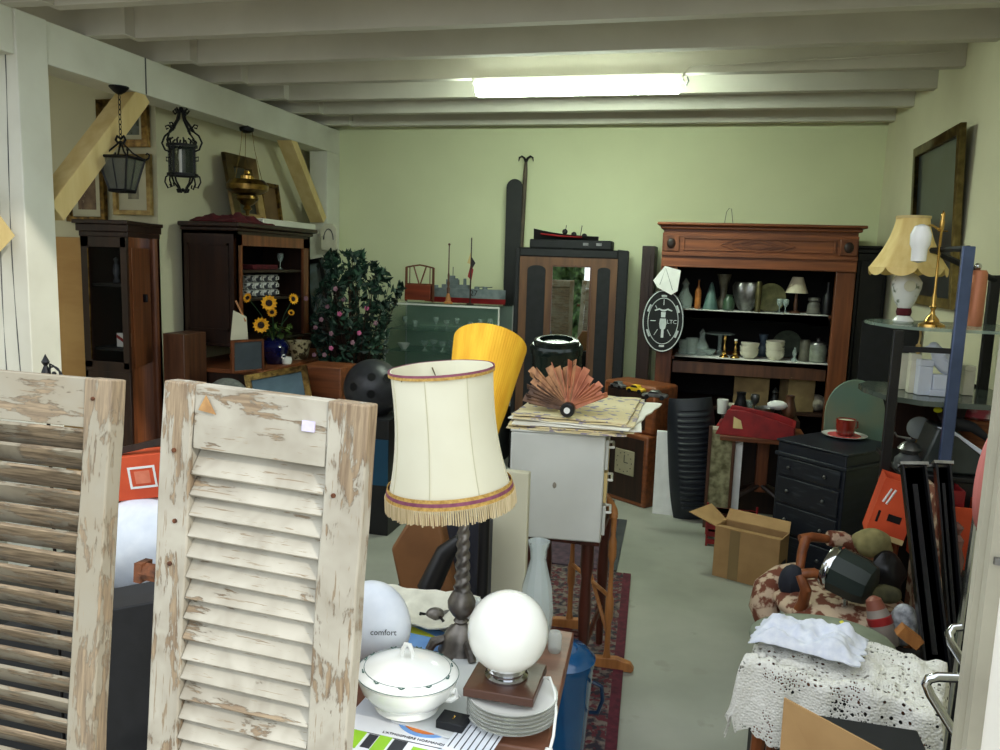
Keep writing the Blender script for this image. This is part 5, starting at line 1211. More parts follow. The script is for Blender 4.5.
B().openlathe([(.075, hz0_), (.035, hz1)], .002, n=24).ob('shade', mat('small_shade', (214, 206, 180), (200, 190, 162), .8, scale=20), t)
o = B().lathe([(.04, 0), (.045, .01), (.04, .07), (.03, .085), (.042, .09), (.04, .11), (0, .115)], n=20).ob('tea_caddy', mat('caddy_grey', (110, 108, 98), (80, 80, 74), .5, scale=(4, 4, 40)), loc=(onshelf(813), DY + .15, U)); tag(o, 'grey lidded ceramic jar on the upper dresser shelf beside the small lamp', 'jar')
o = B().lathe([(.03, 0), (.034, .01), (.03, .12), (.012, .17), (.012, .22), (0, .22)], n=16).ob('dark_bottle', mBlack, loc=(onshelf(826), DY + .15, U)); tag(o, 'shiny black bottle at the far end of the upper dresser shelf', 'bottle')
# lower shelf
for i, (px, kd, s) in enumerate([(686, 'tumbler', 1.3), (694, 'tumbler', 1.5), (704, 'decanter', 1.1), (712, 'bowl', .9)]):
    dsh(kd, s, px, Lw, mGlassD, ['glass_tumbler', 'glass_tumbler', 'glass_decanter', 'glass_bowl'][i], ['clear tumbler half behind the motorcycle sign', 'tall clear tumbler on the lower dresser shelf near the sign', 'clear decanter on the lower dresser shelf', 'low clear glass bowl beside the brass candlesticks'][i], ['glass', 'glass', 'decanter', 'bowl'][i])
t = thing('cake_stand', 'wide clear glass cake stand on the lower dresser shelf', 'cake stand', (onshelf(722, .22), DY + .26, Lw))
B().lathe([(.05, 0), (.02, .01), (.012, .05), (.014, .145), (0, .145)], n=18).ob('stem', mGlassD, t); B().lathe([(.0, .146), (.1, .148), (.105, .158), (0, .153)], n=28).ob('plate', mGlassD, t)
for i, px in enumerate((727, 738)):
    t = thing('brass_candlestick', ['taller brass candlestick before the glass cake stand', 'shorter brass candlestick beside the bowl stack'][i], 'candlestick', (onshelf(px, .1), DY + .1, Lw))
    h = .14 - .02 * i
    B().lathe([(.032, 0), (.028, .01), (.012, .02), (.016, .035), (.007, .045), (.01, .07), (.006, .08), (.006, h - .02), (.012, h - .012), (.01, h), (0, h)], n=16).ob('body', mBrassB, t)
    B().lathe([(.011, h + .0), (.011, h + .012), (0, h + .012)], n=12).ob('candle_cup', mPorc if i else mBrassB, t)
bowl0 = None
for (px, n_, nm) in ((752, 4, 'left'), (778, 5, 'right')):
    for i in range(n_):
        lb = '%s bowl counting upward in the stack %s' % (['lowest', 'second', 'third', 'fourth', 'fifth'][i], 'beside the candlesticks' if nm == 'left' else 'before the dark round plate')
        z = Lw + .001 + i * .021
        if bowl0 is None:
            bowl0 = B().shell([(.03, 0), (.036, .005), (.054, .018), (.062, .038), (.063, .048)], .004, n=24).ob('white_bowl', mIvory, loc=(onshelf(px, .12), DY + .12, z)); tag(bowl0, lb, 'bowl', 'stacked white bowls on the dresser')
        else:
            c_ = bowl0.copy(); COL.objects.link(c_); c_.location = (onshelf(px, .12) + random.uniform(-.003, .003), DY + .12, z); c_['label'] = lb
            c_.rotation_euler = (random.uniform(-.04, .04), random.uniform(-.04, .04), 0)
o = B().lathe([(.03, 0), (.045, .02), (.04, .08), (.02, .1), (.03, .15), (.034, .16)], n=18).ob('blue_grey_vase', mat('blue_grey_glaze', (88, 104, 120), (60, 74, 92), .3, scale=20), loc=(onshelf(766, .28), DY + .32, Lw)); tag(o, 'blue grey vase standing between and behind the two bowl stacks', 'vase')
o = B().lathe([(0, 0), (.07, 0), (.1, .01), (.1, .014), (.06, .006), (0, .006)], (0, 0, .1), 28, M=M3).ob('dark_plate', mat('plate_dark', (70, 80, 66), (46, 54, 46), .3, scale=20), loc=(onshelf(790, .3), DY + .34, Lw)); tag(o, 'dark green round plate propped upright behind the bowls', 'plate')
o = B().lathe([(.02, 0), (.022, .01), (.008, .03), (.016, .05), (.012, .075), (.006, .08), (.01, .09), (0, .1)], n=14).ob('glass_figurine', mGlassD, loc=(onshelf(798, .1), DY + .1, Lw)); tag(o, 'small glass figurine on the lower dresser shelf beside the grey tankards', 'figurine')
o = B().lathe([(.036, 0), (.038, .01), (.036, .13), (.03, .15), (0, .15)], n=18).ob('grey_tankard', mat('tankard', (100, 98, 84), (74, 72, 62), .5, scale=20), loc=(onshelf(808, .14), DY + .14, Lw)); tag(o, 'tall plain grey tankard on the lower dresser shelf', 'tankard')
t = thing('lidded_glass_jar', 'wide pale glass jar with knobbed lid at the shelf end', 'jar', (onshelf(821, .14), DY + .14, Lw))
B().lathe([(.05, 0), (.06, .01), (.062, .09), (.055, .12), (0, .12)], n=24).ob('body', mat('frosted_jar', (140, 146, 130), (110, 116, 104), .25, scale=20), t); B().lathe([(.06, .121), (.055, .135), (.012, .145), (.012, .155), (.016, .165), (0, .172)], n=20).ob('lid', mSilver, t)
# third level: cartons and crumpled paper
def carton(px0, py0, px1, py1, y, rz, label, m=mCard, d=.16, zbase=None, name='cardboard_carton', tilt=0):
    X0_, X1_, Z0_, Z1_ = rect(px0, py0, px1, py1, y)
    zb_ = Z0_ if zbase is None else zbase
    t = thing(name, label, 'carton', ((X0_ + X1_) / 2, y + d / 2, zb_), rz)
    w_ = (X1_ - X0_) / 2; h_ = Z1_ - zb_
    b = B(); b.box(-w_, w_, -d / 2, d / 2, 0, .004); b.box(-w_, w_, -d / 2, -d / 2 + .003, .0041, h_); b.box(-w_, w_, d / 2 - .003, d / 2, .0041, h_); b.box(-w_, -w_ + .003, -d / 2 + .0031, d / 2 - .0031, .0041, h_); b.box(w_ - .003, w_, -d / 2 + .0031, d / 2 - .0031, .0041, h_)
    b.ob('body', m, t)
    B()._add([Vector(v) for v in ((-w_, -d / 2, h_), (w_, -d / 2, h_), (w_ + .01, -d / 2 - .05, h_ + .02), (-w_ - .01, -d / 2 - .05, h_ + .02), (-w_, -d / 2, h_ + .003), (w_, -d / 2, h_ + .003), (w_ + .01, -d / 2 - .05, h_ + .023), (-w_ - .01, -d / 2 - .05, h_ + .023))], [(0, 1, 2, 3), (7, 6, 5, 4), (0, 4, 5, 1), (1, 5, 6, 2), (2, 6, 7, 3), (3, 7, 4, 0)]).ob('flap', m, t)
    return t
carton(735, 378, 770, 408, DY + .08, -.1, 'open brown carton on the third dresser level below the candlesticks', mat('old_card', (138, 116, 78), (110, 90, 60), .9, scale=9), .2, zs3 + .002)
carton(784, 380, 812, 408, DY + .08, .25, 'tan carton stuffed with paper below the bowl stacks', mat('old_card_b', (156, 134, 92), (124, 104, 70), .9, scale=9), .18, zs3 + .002)
for i, (px, py, r_, nm) in enumerate([(818, 392, .06, 'crumpled newspaper ball beside the tan carton'), (803, 378, .05, 'crumpled newspaper lying on the tan carton')]):
    c_ = aY(px, py, DY + .14)
    o = B().ball((0, 0, r_), r_, 18, 12, fn=foil).ob('crumpled_paper', mat('crumpled_news', (176, 168, 146), (110, 104, 92), .8, scale=30, bump=.5), loc=(c_.x, DY + .15, zs3 + .002 if i == 0 else c_.z - r_)); tag(o, nm, 'paper')
# sign
X0g, X1g, Z0g, Z1g = rect(642, 289, 684, 353, 5.6)
cxg, czg = (X0g + X1g) / 2, (Z0g + Z1g) / 2; a_, b_ = (X1g - X0g) / 2, (Z1g - Z0g) / 2
t = thing('motorcycle_sign', 'oval black enamel sign with silver motorcycle and letters LTC', 'sign', (cxg, 5.62, czg))
def ell(ra, rb, n=48): return [(ra * cos(2 * pi * q / n), rb * sin(2 * pi * q / n)) for q in range(n)]
mSg = mat('sign_black', (8, 11, 11), (11, 15, 15), .6, scale=4); mSs = mat('sign_silver', (206, 212, 212), (180, 188, 188), .4, scale=12)
B().prism(ell(a_, b_), 0, .012, FRONT).ob('plate', mSg, t, bev=.002)
for (k_, r_) in ((.95, .004), (.72, .003)): B().tube([(x, -.013, z) for x, z in ell(a_ * k_, b_ * k_)], r_, 6, closed=True).ob('ring', mSs, t)
for q in range(6):
    an = pi / 2 + q * pi / 3; B().tube([(a_ * .79 * cos(an + e), -.0135, b_ * .79 * sin(an + e)) for e in (-.16, -.08, 0, .08, .16)], .007, 5).ob('ring_dash', mSs, t)
mk_ = b_ / .25
b = B(); P_ = lambda L: b.prism([(x * mk_, z * mk_) for x, z in L], .012, .015, FRONT)
P_([(-.022, .02), (.022, .02), (.028, -.02), (.02, -.06), (.01, -.065), (.01, -.13), (-.01, -.13), (-.01, -.065), (-.02, -.06), (-.028, -.02)])
P_([(-.016, .03), (.016, .03), (.018, .07), (-.018, .07)])
P_([(-.012, .076), (.012, .076), (.03, .088), (.062, .078), (.07, .084), (.034, .1), (.01, .09), (-.01, .09), (-.034, .1), (-.07, .084), (-.062, .078), (-.03, .088)])
b.ob('motorcycle_emblem', mSs, t)
for (an, l0, l1) in ((pi, .35, .6), (pi * 1.27, .35, .6), (pi * 1.73, .35, .6), (pi * .72, .5, .62), (pi / 2, .5, .68)):
    B().tube([(a_ * l0 * cos(an), -.0135, b_ * l0 * sin(an)), (a_ * l1 * cos(an), -.0135, b_ * l1 * sin(an))], .0025, 4).ob('ray', mSs, t)
text('LTC', .043 * mk_, mSs, t, Matrix.Translation((.068 * mk_, -.0135, -.004)) @ FRONT, ext=.001)
hp = aY(668, 266, 5.6)
b = B(); b.tube([(0, -.0, b_), (hp.x - cxg + .0, .02, hp.z - czg)], .002, 4); b.ob('hanging_cord', mGreyD, t)
# folded paper above the sign
p = aY(668, 281, 5.57)
t = thing('paper_bag', 'crisp white folded paper hanging above the motorcycle sign', 'paper', (p.x, 5.585, p.z), 0)
s_ = (aY(669, 281, 5.6) - aY(668, 281, 5.6)).length
P = [(-15, 0), (-4, 15), (12, 11), (10, -10), (4, -14), (-10, -7)]
B().prism([(x * s_, y * s_) for x, y in P], 0, .006, FRONT).ob('sheet', mPaper, t)
B().tube([(-8 * s_, -.009, -4 * s_), (-3 * s_, -.009, 13 * s_), (5 * s_, -.009, -9 * s_)], .0015, 4).ob('string', mGreyD, t)
# mantel clock boxes
def obbox(name, label, cat, pn, zb, L1, L2, rz, z1, m, bevel=.008):
    "box whose near vertical edge stands at pn; L1 runs back-left, L2 back-right"
    t = thing(name, label, cat, (pn[0], pn[1], zb), rz)
    return t
nc = aZ(644, 509, 0)
RZ = radians(-36)
t = thing('wooden_clock_case', 'dark wooden box clock with a square pale dial standing on the floor', 'clock', (nc.x, nc.y, 0), RZ)
h1 = zat(644, 437, nc.y)
L1, L2 = .40, .26
B().box(-L1, 0, 0, L2, 0, h1).ob('case', mMahogX, t, bev=.012)
B().box(-L1 + .03, -.03, -.004, 0, .03, h1 - .03).ob('front_panel', mOak, t, bev=.003)
dz = h1 * .58
B().box(-.27, -.10, -.012, -.0045, dz - .085, dz + .085).ob('dial', mat('dial_cream', (160, 152, 124), (144, 136, 108), .6, scale=8), t, bev=.02)
b = B(); b.box(-.187, -.183, -.0145, -.0125, dz, dz + .05); b.box(-.185, -.15, -.0145, -.0125, dz - .003, dz + .001)
for q in range(12): a = q * pi / 6; b.cb((-.185 + .066 * cos(a), -.0135, dz + .066 * sin(a)), (.006, .002, .006))
b.ob('hands', mBlack, t)
z2 = zat(644, 383, nc.y)
t = thing('wooden_radio_case', 'glossy dark wooden box with rounded corners stacked on the clock case', 'wooden box', (nc.x + .03, nc.y + .03, h1 + .001), RZ + .05)
B().box(-L1 - .04, 0, 0, L2, 0, z2 - h1 - .03).ob('case', mMahogX, t, bev=.02)
B().box(-L1 + .0, -.07, -.004, -.0005, .03, z2 - h1 - .07).ob('front_panel', mOak, t, bev=.01)
ztb = z2 - .029
carM = {}
def toycar(px, py, rz, m, label, L=.13):
    p = aZ(px, py, ztb); t = thing('toy_car', label, 'toy car', (p.x, p.y, ztb), rz)
    B().prism([(-L / 2, .014), (-L / 2, .03), (-L * .28, .036), (-L * .16, .052), (L * .12, .052), (L * .22, .036), (L / 2, .03), (L / 2, .014)], -L * .2, L * .2, FRONT).ob('body', m, t, bev=.004)
    B().prism([(-L * .25, .0365), (-L * .15, .05), (L * .11, .05), (L * .2, .0365)], -L * .203, L * .203, FRONT).ob('window', mBlack, t)
    for x in (-.3, .3):
        for y in (-1, 1): B().lathe([(0, -.004), (.014, -.004), (.014, .004), (0, .004)], (x * L, y * L * .19, .014), 14, M=Matrix.Rotation(pi / 2, 3, 'X').to_4x4()).ob('wheel', mIron, t)
toycar(655, 399, -.15, mSilver, 'silver toy car parked near the corner of the stacked wooden box', .15)
toycar(636, 393, -.5, mat('toy_yellow', (226, 186, 40), (206, 166, 30), .3, scale=4), 'yellow toy car on the stacked wooden box between two grey ones', .12)
toycar(618, 389, -.7, mat('toy_dark', (60, 62, 66), (120, 120, 118), .4, scale=40), 'dark chromed toy car at the back of the stacked wooden box', .11)
# white panel and black ribbed shell
pA, pB = aZ(652, 514, 0), aZ(674, 516, 0); zt_ = zat(662, 432, 5.12)
t = B(); t.box(0, (pB - pA).length + .12, 0, .02, 0, zt_); o = t.ob('white_board', mPaper, loc=(pA.x, pA.y + .01, .0), bev=.003); tag(o, 'white board standing on the floor behind the black ribbed lid', 'board')
Y_ = 4.92; X0r, X1r, Z0r, Z1r = rect(665, 400, 712, 520, Y_); pbs = aZ(690, 521, 0)
t = thing('ribbed_black_lid', 'black ribbed roof box lid standing on end beside the clock case', 'lid', (pbs.x, pbs.y, 0), radians(6), M=Matrix.Translation((pbs.x + .03, pbs.y, 0.012)) @ Matrix.Rotation(radians(6), 4, 'Z') @ Matrix.Rotation(radians(-5.5), 4, 'Y'))
hh = zat(690, 400, pbs.y); w = (aY(713, 460, pbs.y) - aY(664, 460, pbs.y)).length / 2
def rb(u, v):
    z = hh * v; k_ = (1 - .13 * abs(2 * v - 1) ** 3); x = (2 * u - 1) * w * k_
    e = 1 - abs(2 * u - 1) ** 3
    rib = .006 * (1 if (v * 22) % 1 < .5 else -1) * (1 if .22 < u < .9 and .1 < v < .9 else 0)
    return (x, -.10 * e * (1 - .6 * abs(2 * v - 1) ** 4) - rib, z)
vs = []; b = B(); nu, nv = 20, 88
for q in (0, 1):
    for i in range(nu + 1):
        for j in range(nv + 1):
            p = Vector(rb(i / nu, j / nv)); p.y += q * .012 + .05; vs.append(p)
N_ = (nu + 1) * (nv + 1); id_ = lambda q, i, j: q * N_ + i * (nv + 1) + j; fs = []
for i in range(nu):
    for j in range(nv): fs.append((id_(0, i, j), id_(0, i + 1, j), id_(0, i + 1, j + 1), id_(0, i, j + 1))); fs.append((id_(1, i, j), id_(1, i, j + 1), id_(1, i + 1, j + 1), id_(1, i + 1, j)))
for i in range(nu):
    for j in (0, nv): fs.append((id_(0, i, j), id_(1, i, j), id_(1, i + 1, j), id_(0, i + 1, j)))
for j in range(nv):
    for i in (0, nu): fs.append((id_(0, i, j), id_(1, i, j), id_(1, i, j + 1), id_(0, i, j + 1)))
b._add(vs, fs); b.ob('shell', mat('black_plastic', (22, 26, 34), (30, 34, 42), .45, scale=9), t, sharp=30)
B().box(-.06, .06, .06, .2, 0, .03).ob('foot', mBlack, t)
# ------------------------------------------------------------------ right side
mFlor = mat('floral_tapestry', (196, 172, 146), (112, 62, 44), .9, scale=24, lo=.46, hi=.54, bump=.3)
mHoneyW = wood('chair_walnut', (150, 86, 48), (104, 56, 30), .4)
# picture on the right wall
pa_, pb_2 = aX(922, 200, XR), aX(969, 200, XR)
zt0 = aX(922, 152, XR).z; zt1 = aX(969, 126, XR).z
ym = (pa_.y + pb_2.y) / 2; wl = abs(pa_.y - pb_2.y) / 2; ztm = (zt0 + zt1) / 2
M = Matrix.Translation((XR - .022, ym, ztm - .45)) @ Matrix.Rotation(-pi / 2, 4, 'Z') @ Matrix.Rotation(radians(3), 4, 'X')
frame_pic('wall_painting', 'tall dark painting in a thin gilt frame on the cream side wall', -wl, wl, -.45, .45, 0, .05, mat('thin_gilt', (150, 130, 76), (110, 92, 50), .45, metal=.4, scale=20), mMount, mat('dark_painting', (52, 60, 62), (38, 40, 38), .3, scale=4), 0, M=M, d=.03)
# dark cupboard right of the dresser
X0, X1, Z0, Z1 = rect(850, 246, 880, 330, 6.02)
X1 = min(X1 + .08, XR - .01)
t = thing('black_cupboard', 'tall black cupboard in the corner beside the mahogany dresser', 'cupboard', ((X0 + X1) / 2, 6.0, 0))
w = (X1 - X0) / 2
B().box(-w + .03, w, 0, .45, 0, Z1 - .05).ob('body', mBlack, t, bev=.004); b = B(); b.box(-w + .02, w, -.02, .46, Z1 - .05, Z1 - .02); b.box(-w + .01, w, -.04, .46, Z1 - .02, Z1); b.ob('cornice', mBlack, t, bev=.006)
B().box(-w + .05, w - .02, -.012, -.001, .1, Z1 - .1).ob('door', mBlack, t, bev=.004)
# etagere
EY = 3.42
zA1 = zat(930, 326, EY); zA2 = zat(930, 396, EY)
xl_ = aY(876, 326, EY).x; xr_ = XR - .015
t = thing('glass_etagere', 'black metal display stand with curved glass shelves over a dark cabinet base', 'shelf unit')
def shp(xl, z, m, h=.012, nm='glass_shelf'):
    P = [(xr_, EY + .36), (xr_, EY - .145), (xl + .16, EY - .148), (xl + .05, EY - .06), (xl, EY + .12), (xl, EY + .24), (xl + .06, EY + .36)]
    return B().prism(P, z - h, z).ob(nm, m, t)
mEt = mat('etagere_glass', (150, 170, 158), rough=.06, alpha=.55)
mShD = mat('etagere_shelf', (84, 92, 84), rough=.12, alpha=.85)
shp(xl_, zA1, mEt); shp(xl_, zA2, mShD, .02)
EP = EY - .15
zpt = zat(958, 246, EP)
xp = aY(959.5, 320, EP).x; wv = (aY(966, 330, EP) - aY(953, 330, EP)).length / 2
mEtM = mat('blue_black_metal', (78, 92, 126), (60, 72, 100), .3, metal=.3, scale=5)
b = B(); b.box(xp - wv, xp + wv, EP - .022, EP - .002, 0, zpt); b.ob('post', mEtM, t, bev=.004)
xp2 = aY(891, 400, EP).x
B().box(xp2 - .018, xp2 + .018, EP - .02, EP + .0, 0, zA1 - .013).ob('post', mBlack, t, bev=.003)
B().box(xr_ - .06, xr_ - .02, EY + .30, EY + .33, 0, zpt - .1).ob('post', mBlack, t, bev=.003)
B().tube([(xp, EP - .01, zpt - .008), (aY(936, 246, EY).x, EY + .05, zpt - .012), (xr_ - .04, EY + .31, zpt - .12)], .012, 6).ob('crossbar', mMatt, t)
B().box(xp2, xp, EP - .018, EP - .008, zA1 - .09, zA1 - .07).ob('crossbar', mMatt, t)
# porcelain lamp
LYr = 3.56; pb3 = aZ(904, 319, zA1); 
t = thing('porcelain_table_lamp', 'porcelain vase lamp with yellow scalloped fabric shade on the glass stand', 'lamp', (aY(905, 300, LYr).x, LYr, zA1))
hS0 = zat(907, 268, LYr) - zA1; hS1 = zat(907, 216, LYr) - zA1
s_ = (aY(906, 270, LYr) - aY(905, 270, LYr)).length
B().lathe([(9 * s_, 0), (11 * s_, .008), (9 * s_, .02), (6 * s_, .03)], n=28).ob('foot', mPorc, t)
B().lathe([(7 * s_, .03), (8 * s_, .045), (7 * s_, .06)], n=28).ob('red_band', mBurg, t)
B().lathe([(6.5 * s_, .0601), (11 * s_, .09), (15 * s_, .14), (15.5 * s_, .165), (12 * s_, .185), (8 * s_, .2), (3 * s_, .205), (3 * s_, hS0 + .04), (0, hS0 + .04)], n=32).ob('vase_body', mat('lamp_porcelain', (226, 226, 220), (120, 130, 110), .2, scale=22, lo=.58, hi=.66), t)
B().lathe([(0, 0), (.022, 0), (.022, .004), (0, .006)], (-.0, -15 * s_, .15), 20, M=Matrix.Rotation(pi / 2, 3, 'X').to_4x4()).ob('medallion', mMount, t)
wb, wt = 40 * s_, 17 * s_
HS = hS1 - hS0; prof = [(wt + (wb - wt) * (1 - i / 12) ** 1.7, hS0 + HS * i / 12) for i in range(13)]
mYS = mat('yellow_silk', (236, 210, 142), (226, 196, 124), .8, scale=(40, 40, 3))
def sc8(a, z): return 1 - .05 * abs(sin(a * 4)) * (1 if z > hS0 + .02 else 1)
sh = B().openlathe(prof, .002, n=96, fn=sc8).ob('shade', mYS, t, sharp=60)
b = B(); n = 96; vs = []; fs = []
for k_ in range(n):
    a = 2 * pi * k_ / n; r = wb * sc8(a, 0); dz = .008 + .03 * abs(cos(a * 4)) ** .7 * 1.0
    dz = .034 * (1 - abs(cos(a * 4))) * 0 + .032 * abs(sin(a * 4)) ** .6
    for q, (rr_, z) in enumerate([(r, hS0 + .001), (r * 1.01, hS0 - dz), (r * 1.01 - .002, hS0 - dz), (r - .002, hS0 + .001)]): vs.append(Vector((rr_ * cos(a), rr_ * sin(a), z)))
for k_ in range(n):
    k2 = (k_ + 1) % n
    for q in range(4): fs.append((k_ * 4 + q, k_ * 4 + (q + 1) % 4, k2 * 4 + (q + 1) % 4, k2 * 4 + q))
b._add(vs, fs); b.ob('scalloped_edge', mYS, sh)
B().openlathe([(wt + .002, hS1 - .01), (wt + .002, hS1)], .002, n=48, fn=lambda a, z: 1).ob('trim_band', mCream, sh)
# brass lamp with glass shade
BYr = 3.40
xb = aY(934, 300, BYr).x
t = thing('brass_desk_lamp', 'slim bright brass lamp with white glass globe beside the yellow shade', 'lamp', (xb, BYr, zA1))
Zb = lambda py: zat(936, py, BYr) - zA1
s_ = (aY(936, 270, BYr) - aY(935, 270, BYr)).length
B().lathe([(14 * s_, 0), (13.5 * s_, .008), (8 * s_, .018), (7 * s_, .028), (3 * s_, .045), (2 * s_, .06), (3.5 * s_, .075), (1.8 * s_, .09), (2.6 * s_, .11), (1.5 * s_, .13), (1.3 * s_, Zb(232)), (2.2 * s_, Zb(228)), (2.4 * s_, Zb(222)), (1.6 * s_, Zb(219)), (2.2 * s_, Zb(214)), (0, Zb(210))], n=24).ob('stem', mBrassB, t)
B().tube([(-.012, 0, Zb(231)), (.022, 0, Zb(231))], .003, 6).ob('key', mBrassB, t)
gx = aY(921, 235, BYr - .1).x - xb
B().tube([(0, 0, Zb(231)), (gx * .5, -.05, Zb(226)), (gx, -.1, Zb(228))], .004, 6).ob('arm', mBrassB, t)
B().lathe([(2 * s_, Zb(226)), (7 * s_, Zb(228)), (10.5 * s_, Zb(236)), (10 * s_, Zb(246)), (8 * s_, Zb(250)), (7.5 * s_, Zb(262)), (0, Zb(264))][::-1], (gx, -.1, 0), 28).ob('glass_shade', mat('opal_shade', (250, 250, 250), rough=.2, emit=(255, 255, 255), es=.0), t)
# copper cylinder
cp = aY(977, 325, 3.6)
t = thing('copper_cylinder', 'copper coloured cylinder with a bead knob at the end of the shelf', 'cylinder', (aY(977, 300, 3.55).x, 3.55, zA1))
hcp = zat(977, 270, 3.55) - zA1
B().lathe([(.027, 0), (.028, .01), (.028, hcp - .01), (.022, hcp), (0, hcp)], n=24).ob('body', mat('copper_satin', (206, 134, 100), (190, 118, 86), .45, metal=.3, scale=5), t)
B().ball((-.01, 0, hcp + .014), .014, 14, 10).ob('knob', mChrome, t)
# second shelf: white boxes, eagle
z2s = zA2 + .001
def wbox(px0, py0, px1, y, rz, m, label, d=.05, name='white_box'):
    X0_, X1_, _, Z1_ = rect(px0, py0, px1, 394, y)
    t = thing(name, label, 'box', ((X0_ + X1_) / 2, y + d / 2, z2s), rz); w_ = (X1_ - X0_) / 2; h_ = Z1_ - z2s
    B().box(-w_, w_, -d / 2, d / 2, 0, h_ * .82).ob('body', m, t, bev=.002); B().box(-w_ - .001, w_ + .001, -d / 2 - .001, d / 2 + .001, h_ * .82 + .0005, h_).ob('lid', m, t, bev=.002); return t
mWB = mat('white_gloss', (222, 226, 236), (206, 212, 226), .3, scale=5)
wbox(894, 354, 910, 3.56, 0, mIvory, 'ivory box at the curved end of the second shelf')
wbox(910, 354, 920, 3.46, 0, mIvory, 'ivory box with a dangling cord and tassel on the second shelf')
wbox(918, 360, 932, 3.42, .1, mWB, 'bright white box on the second shelf beside the eagle')
wbox(964, 366, 975, 3.5, 0, mIvory, 'tall cream box on the second shelf right behind the metal post')
tt = aY(918, 338, 3.4)
t = thing('gold_tassel', 'gold cord with tassel hanging from the brass lamp shelf', 'tassel', (tt.x, 3.378, zA1 - .0125))
hz3 = zat(918, 340, 3.39) - zA1
B().tube([(0, 0, -.001), (0.003, 0, hz3 * .5), (0, 0, hz3)], .004, 6).ob('cord', mGoldP, t); B().lathe([(.006, hz3 - .04), (.011, hz3 - .03), (.01, hz3 - .005), (.004, hz3)], n=12).ob('tassel', mGoldP, t)
# eagle
ex = aY(941, 370, 3.44).x
t = thing('eagle_figurine', 'white porcelain eagle figurine perched on a square plinth', 'figurine', (ex, 3.44, z2s))
he = zat(940, 345, 3.44) - z2s
B().box(-.04, .045, -.03, .035, 0, he * .12).ob('plinth', mWB, t, bev=.003); B().box(-.03, .035, -.025, .03, he * .121, he * .42).ob('plinth', mWB, t, bev=.004)
b = B(); b.tube([(.045, 0, he * .43), (.028, 0, he * .56), (.0, 0, he * .72), (-.022, 0, he * .88), (-.034, 0, he * .97)], [.012, .036, .038, .024, .016], 14)
b.ball((-.034, 0, he * .95), .021, 14, 10); b.tube([(-.046, 0, he * .95), (-.062, 0, he * .93), (-.066, 0, he * .88)], [.009, .006, .002], 8); b.ob('body', mWB, t, sharp=80)
for s in (-1, 1):
    b = B(); b.tube([(-.005, s * .034, he * .82), (.024, s * .038, he * .66), (.055, s * .03, he * .42), (.062, s * .024, he * .3)], [.018, .022, .014, .003], 10, flat=.4); b.ob('wing', mWB, t)
# dark chest of drawers, angled
nn, lf, rt_ = aZ(847, 457, .70), aZ(785, 442, .70), aZ(887, 440, .70)
dl = Vector((lf.x - nn.x, lf.y - nn.y, 0)); RZc = atan2(-dl.y, -dl.x)   # +x runs lf -> nn
Lc = dl.length + .04; Dc = .46
t = thing('navy_chest', 'small blue black chest of drawers set at an angle, scuffed drawer fronts', 'chest of drawers', (nn.x, nn.y, 0), RZc)
mNv = mat('blue_black_paint', (20, 25, 36), (32, 38, 50), .42, scale=(4, 4, 30), lo=.45, hi=.75)
mNvD = mat('blue_black_scuffed', (20, 24, 34), (52, 58, 66), .5, scale=(10, 10, 60), lo=.56, hi=.74)
zt9 = .70
B().box(-Lc, 0, 0, Dc, .03, zt9 - .0).ob('body', mNv, t, bev=.006)
B().box(-Lc - .01, .012, -.012, Dc, zt9 - .075, zt9 - .055).ob('moulding', mNv, t, bev=.004)
B().box(-Lc - .01, .012, -.006, Dc, zt9, zt9 + .012).ob('top_board', mNv, t, bev=.004)
for i, (a, b_) in enumerate(((.53, .62), (.38, .515), (.22, .365), (.06, .205))):
    d = B().box(-Lc + .02, -.02, -.012, -.0005, a, b_).ob('drawer', mNvD, t, bev=.004)
    for x in (-Lc * .78, -Lc * .25): B().ball((x, -.02, (a + b_) / 2), .009, 10, 8).ob('knob', mSilver, d)
# cup and saucer
cpz = zt9 + .013; c0 = aZ(844, 437, cpz)
o = t3 = thing('espresso_cup', 'red brown glossy espresso cup standing on its saucer on the navy chest', 'cup', (c0.x + .004, c0.y, cpz + .012))
s_ = (aY(846, 430, c0.y) - aY(845, 430, c0.y)).length
mRC = mat('red_brown_glaze', (140, 42, 28), (112, 30, 20), .12, coat=.6, scale=6)
B().shell([(7 * s_, 0), (9 * s_, .006), (10 * s_, 10 * s_), (10.2 * s_, 17.5 * s_)], .003, n=28).ob('body', mRC, t3)
B().lathe([(0, 16 * s_), (9 * s_, 16 * s_), (9 * s_, 15.5 * s_), (0, 15.5 * s_)], n=24).ob('inside', mIvory, t3)
B().tube([(8 * s_, 5 * s_, 14 * s_), (13 * s_, 8 * s_, 14 * s_), (13.5 * s_, 8 * s_, 8 * s_), (8 * s_, 5 * s_, 5 * s_)], .004, 6).ob('handle', mRC, t3)
t3 = thing('saucer', 'white saucer with pink centre under the red brown cup', 'saucer', (c0.x, c0.y, cpz))
B().lathe([(.03, 0), (.04, .002), (22.5 * s_, .013), (23 * s_, .016), (20 * s_, .013), (.035, .0065), (0, .0065)], n=36).ob('rim', mPorc, t3); B().lathe([(0, .0072), (.035, .0072), (17 * s_, .0118), (17 * s_, .0125), (.035, .008), (0, .008)], n=36).ob('centre', mat('pink_glaze', (222, 90, 92), rough=.2), t3)
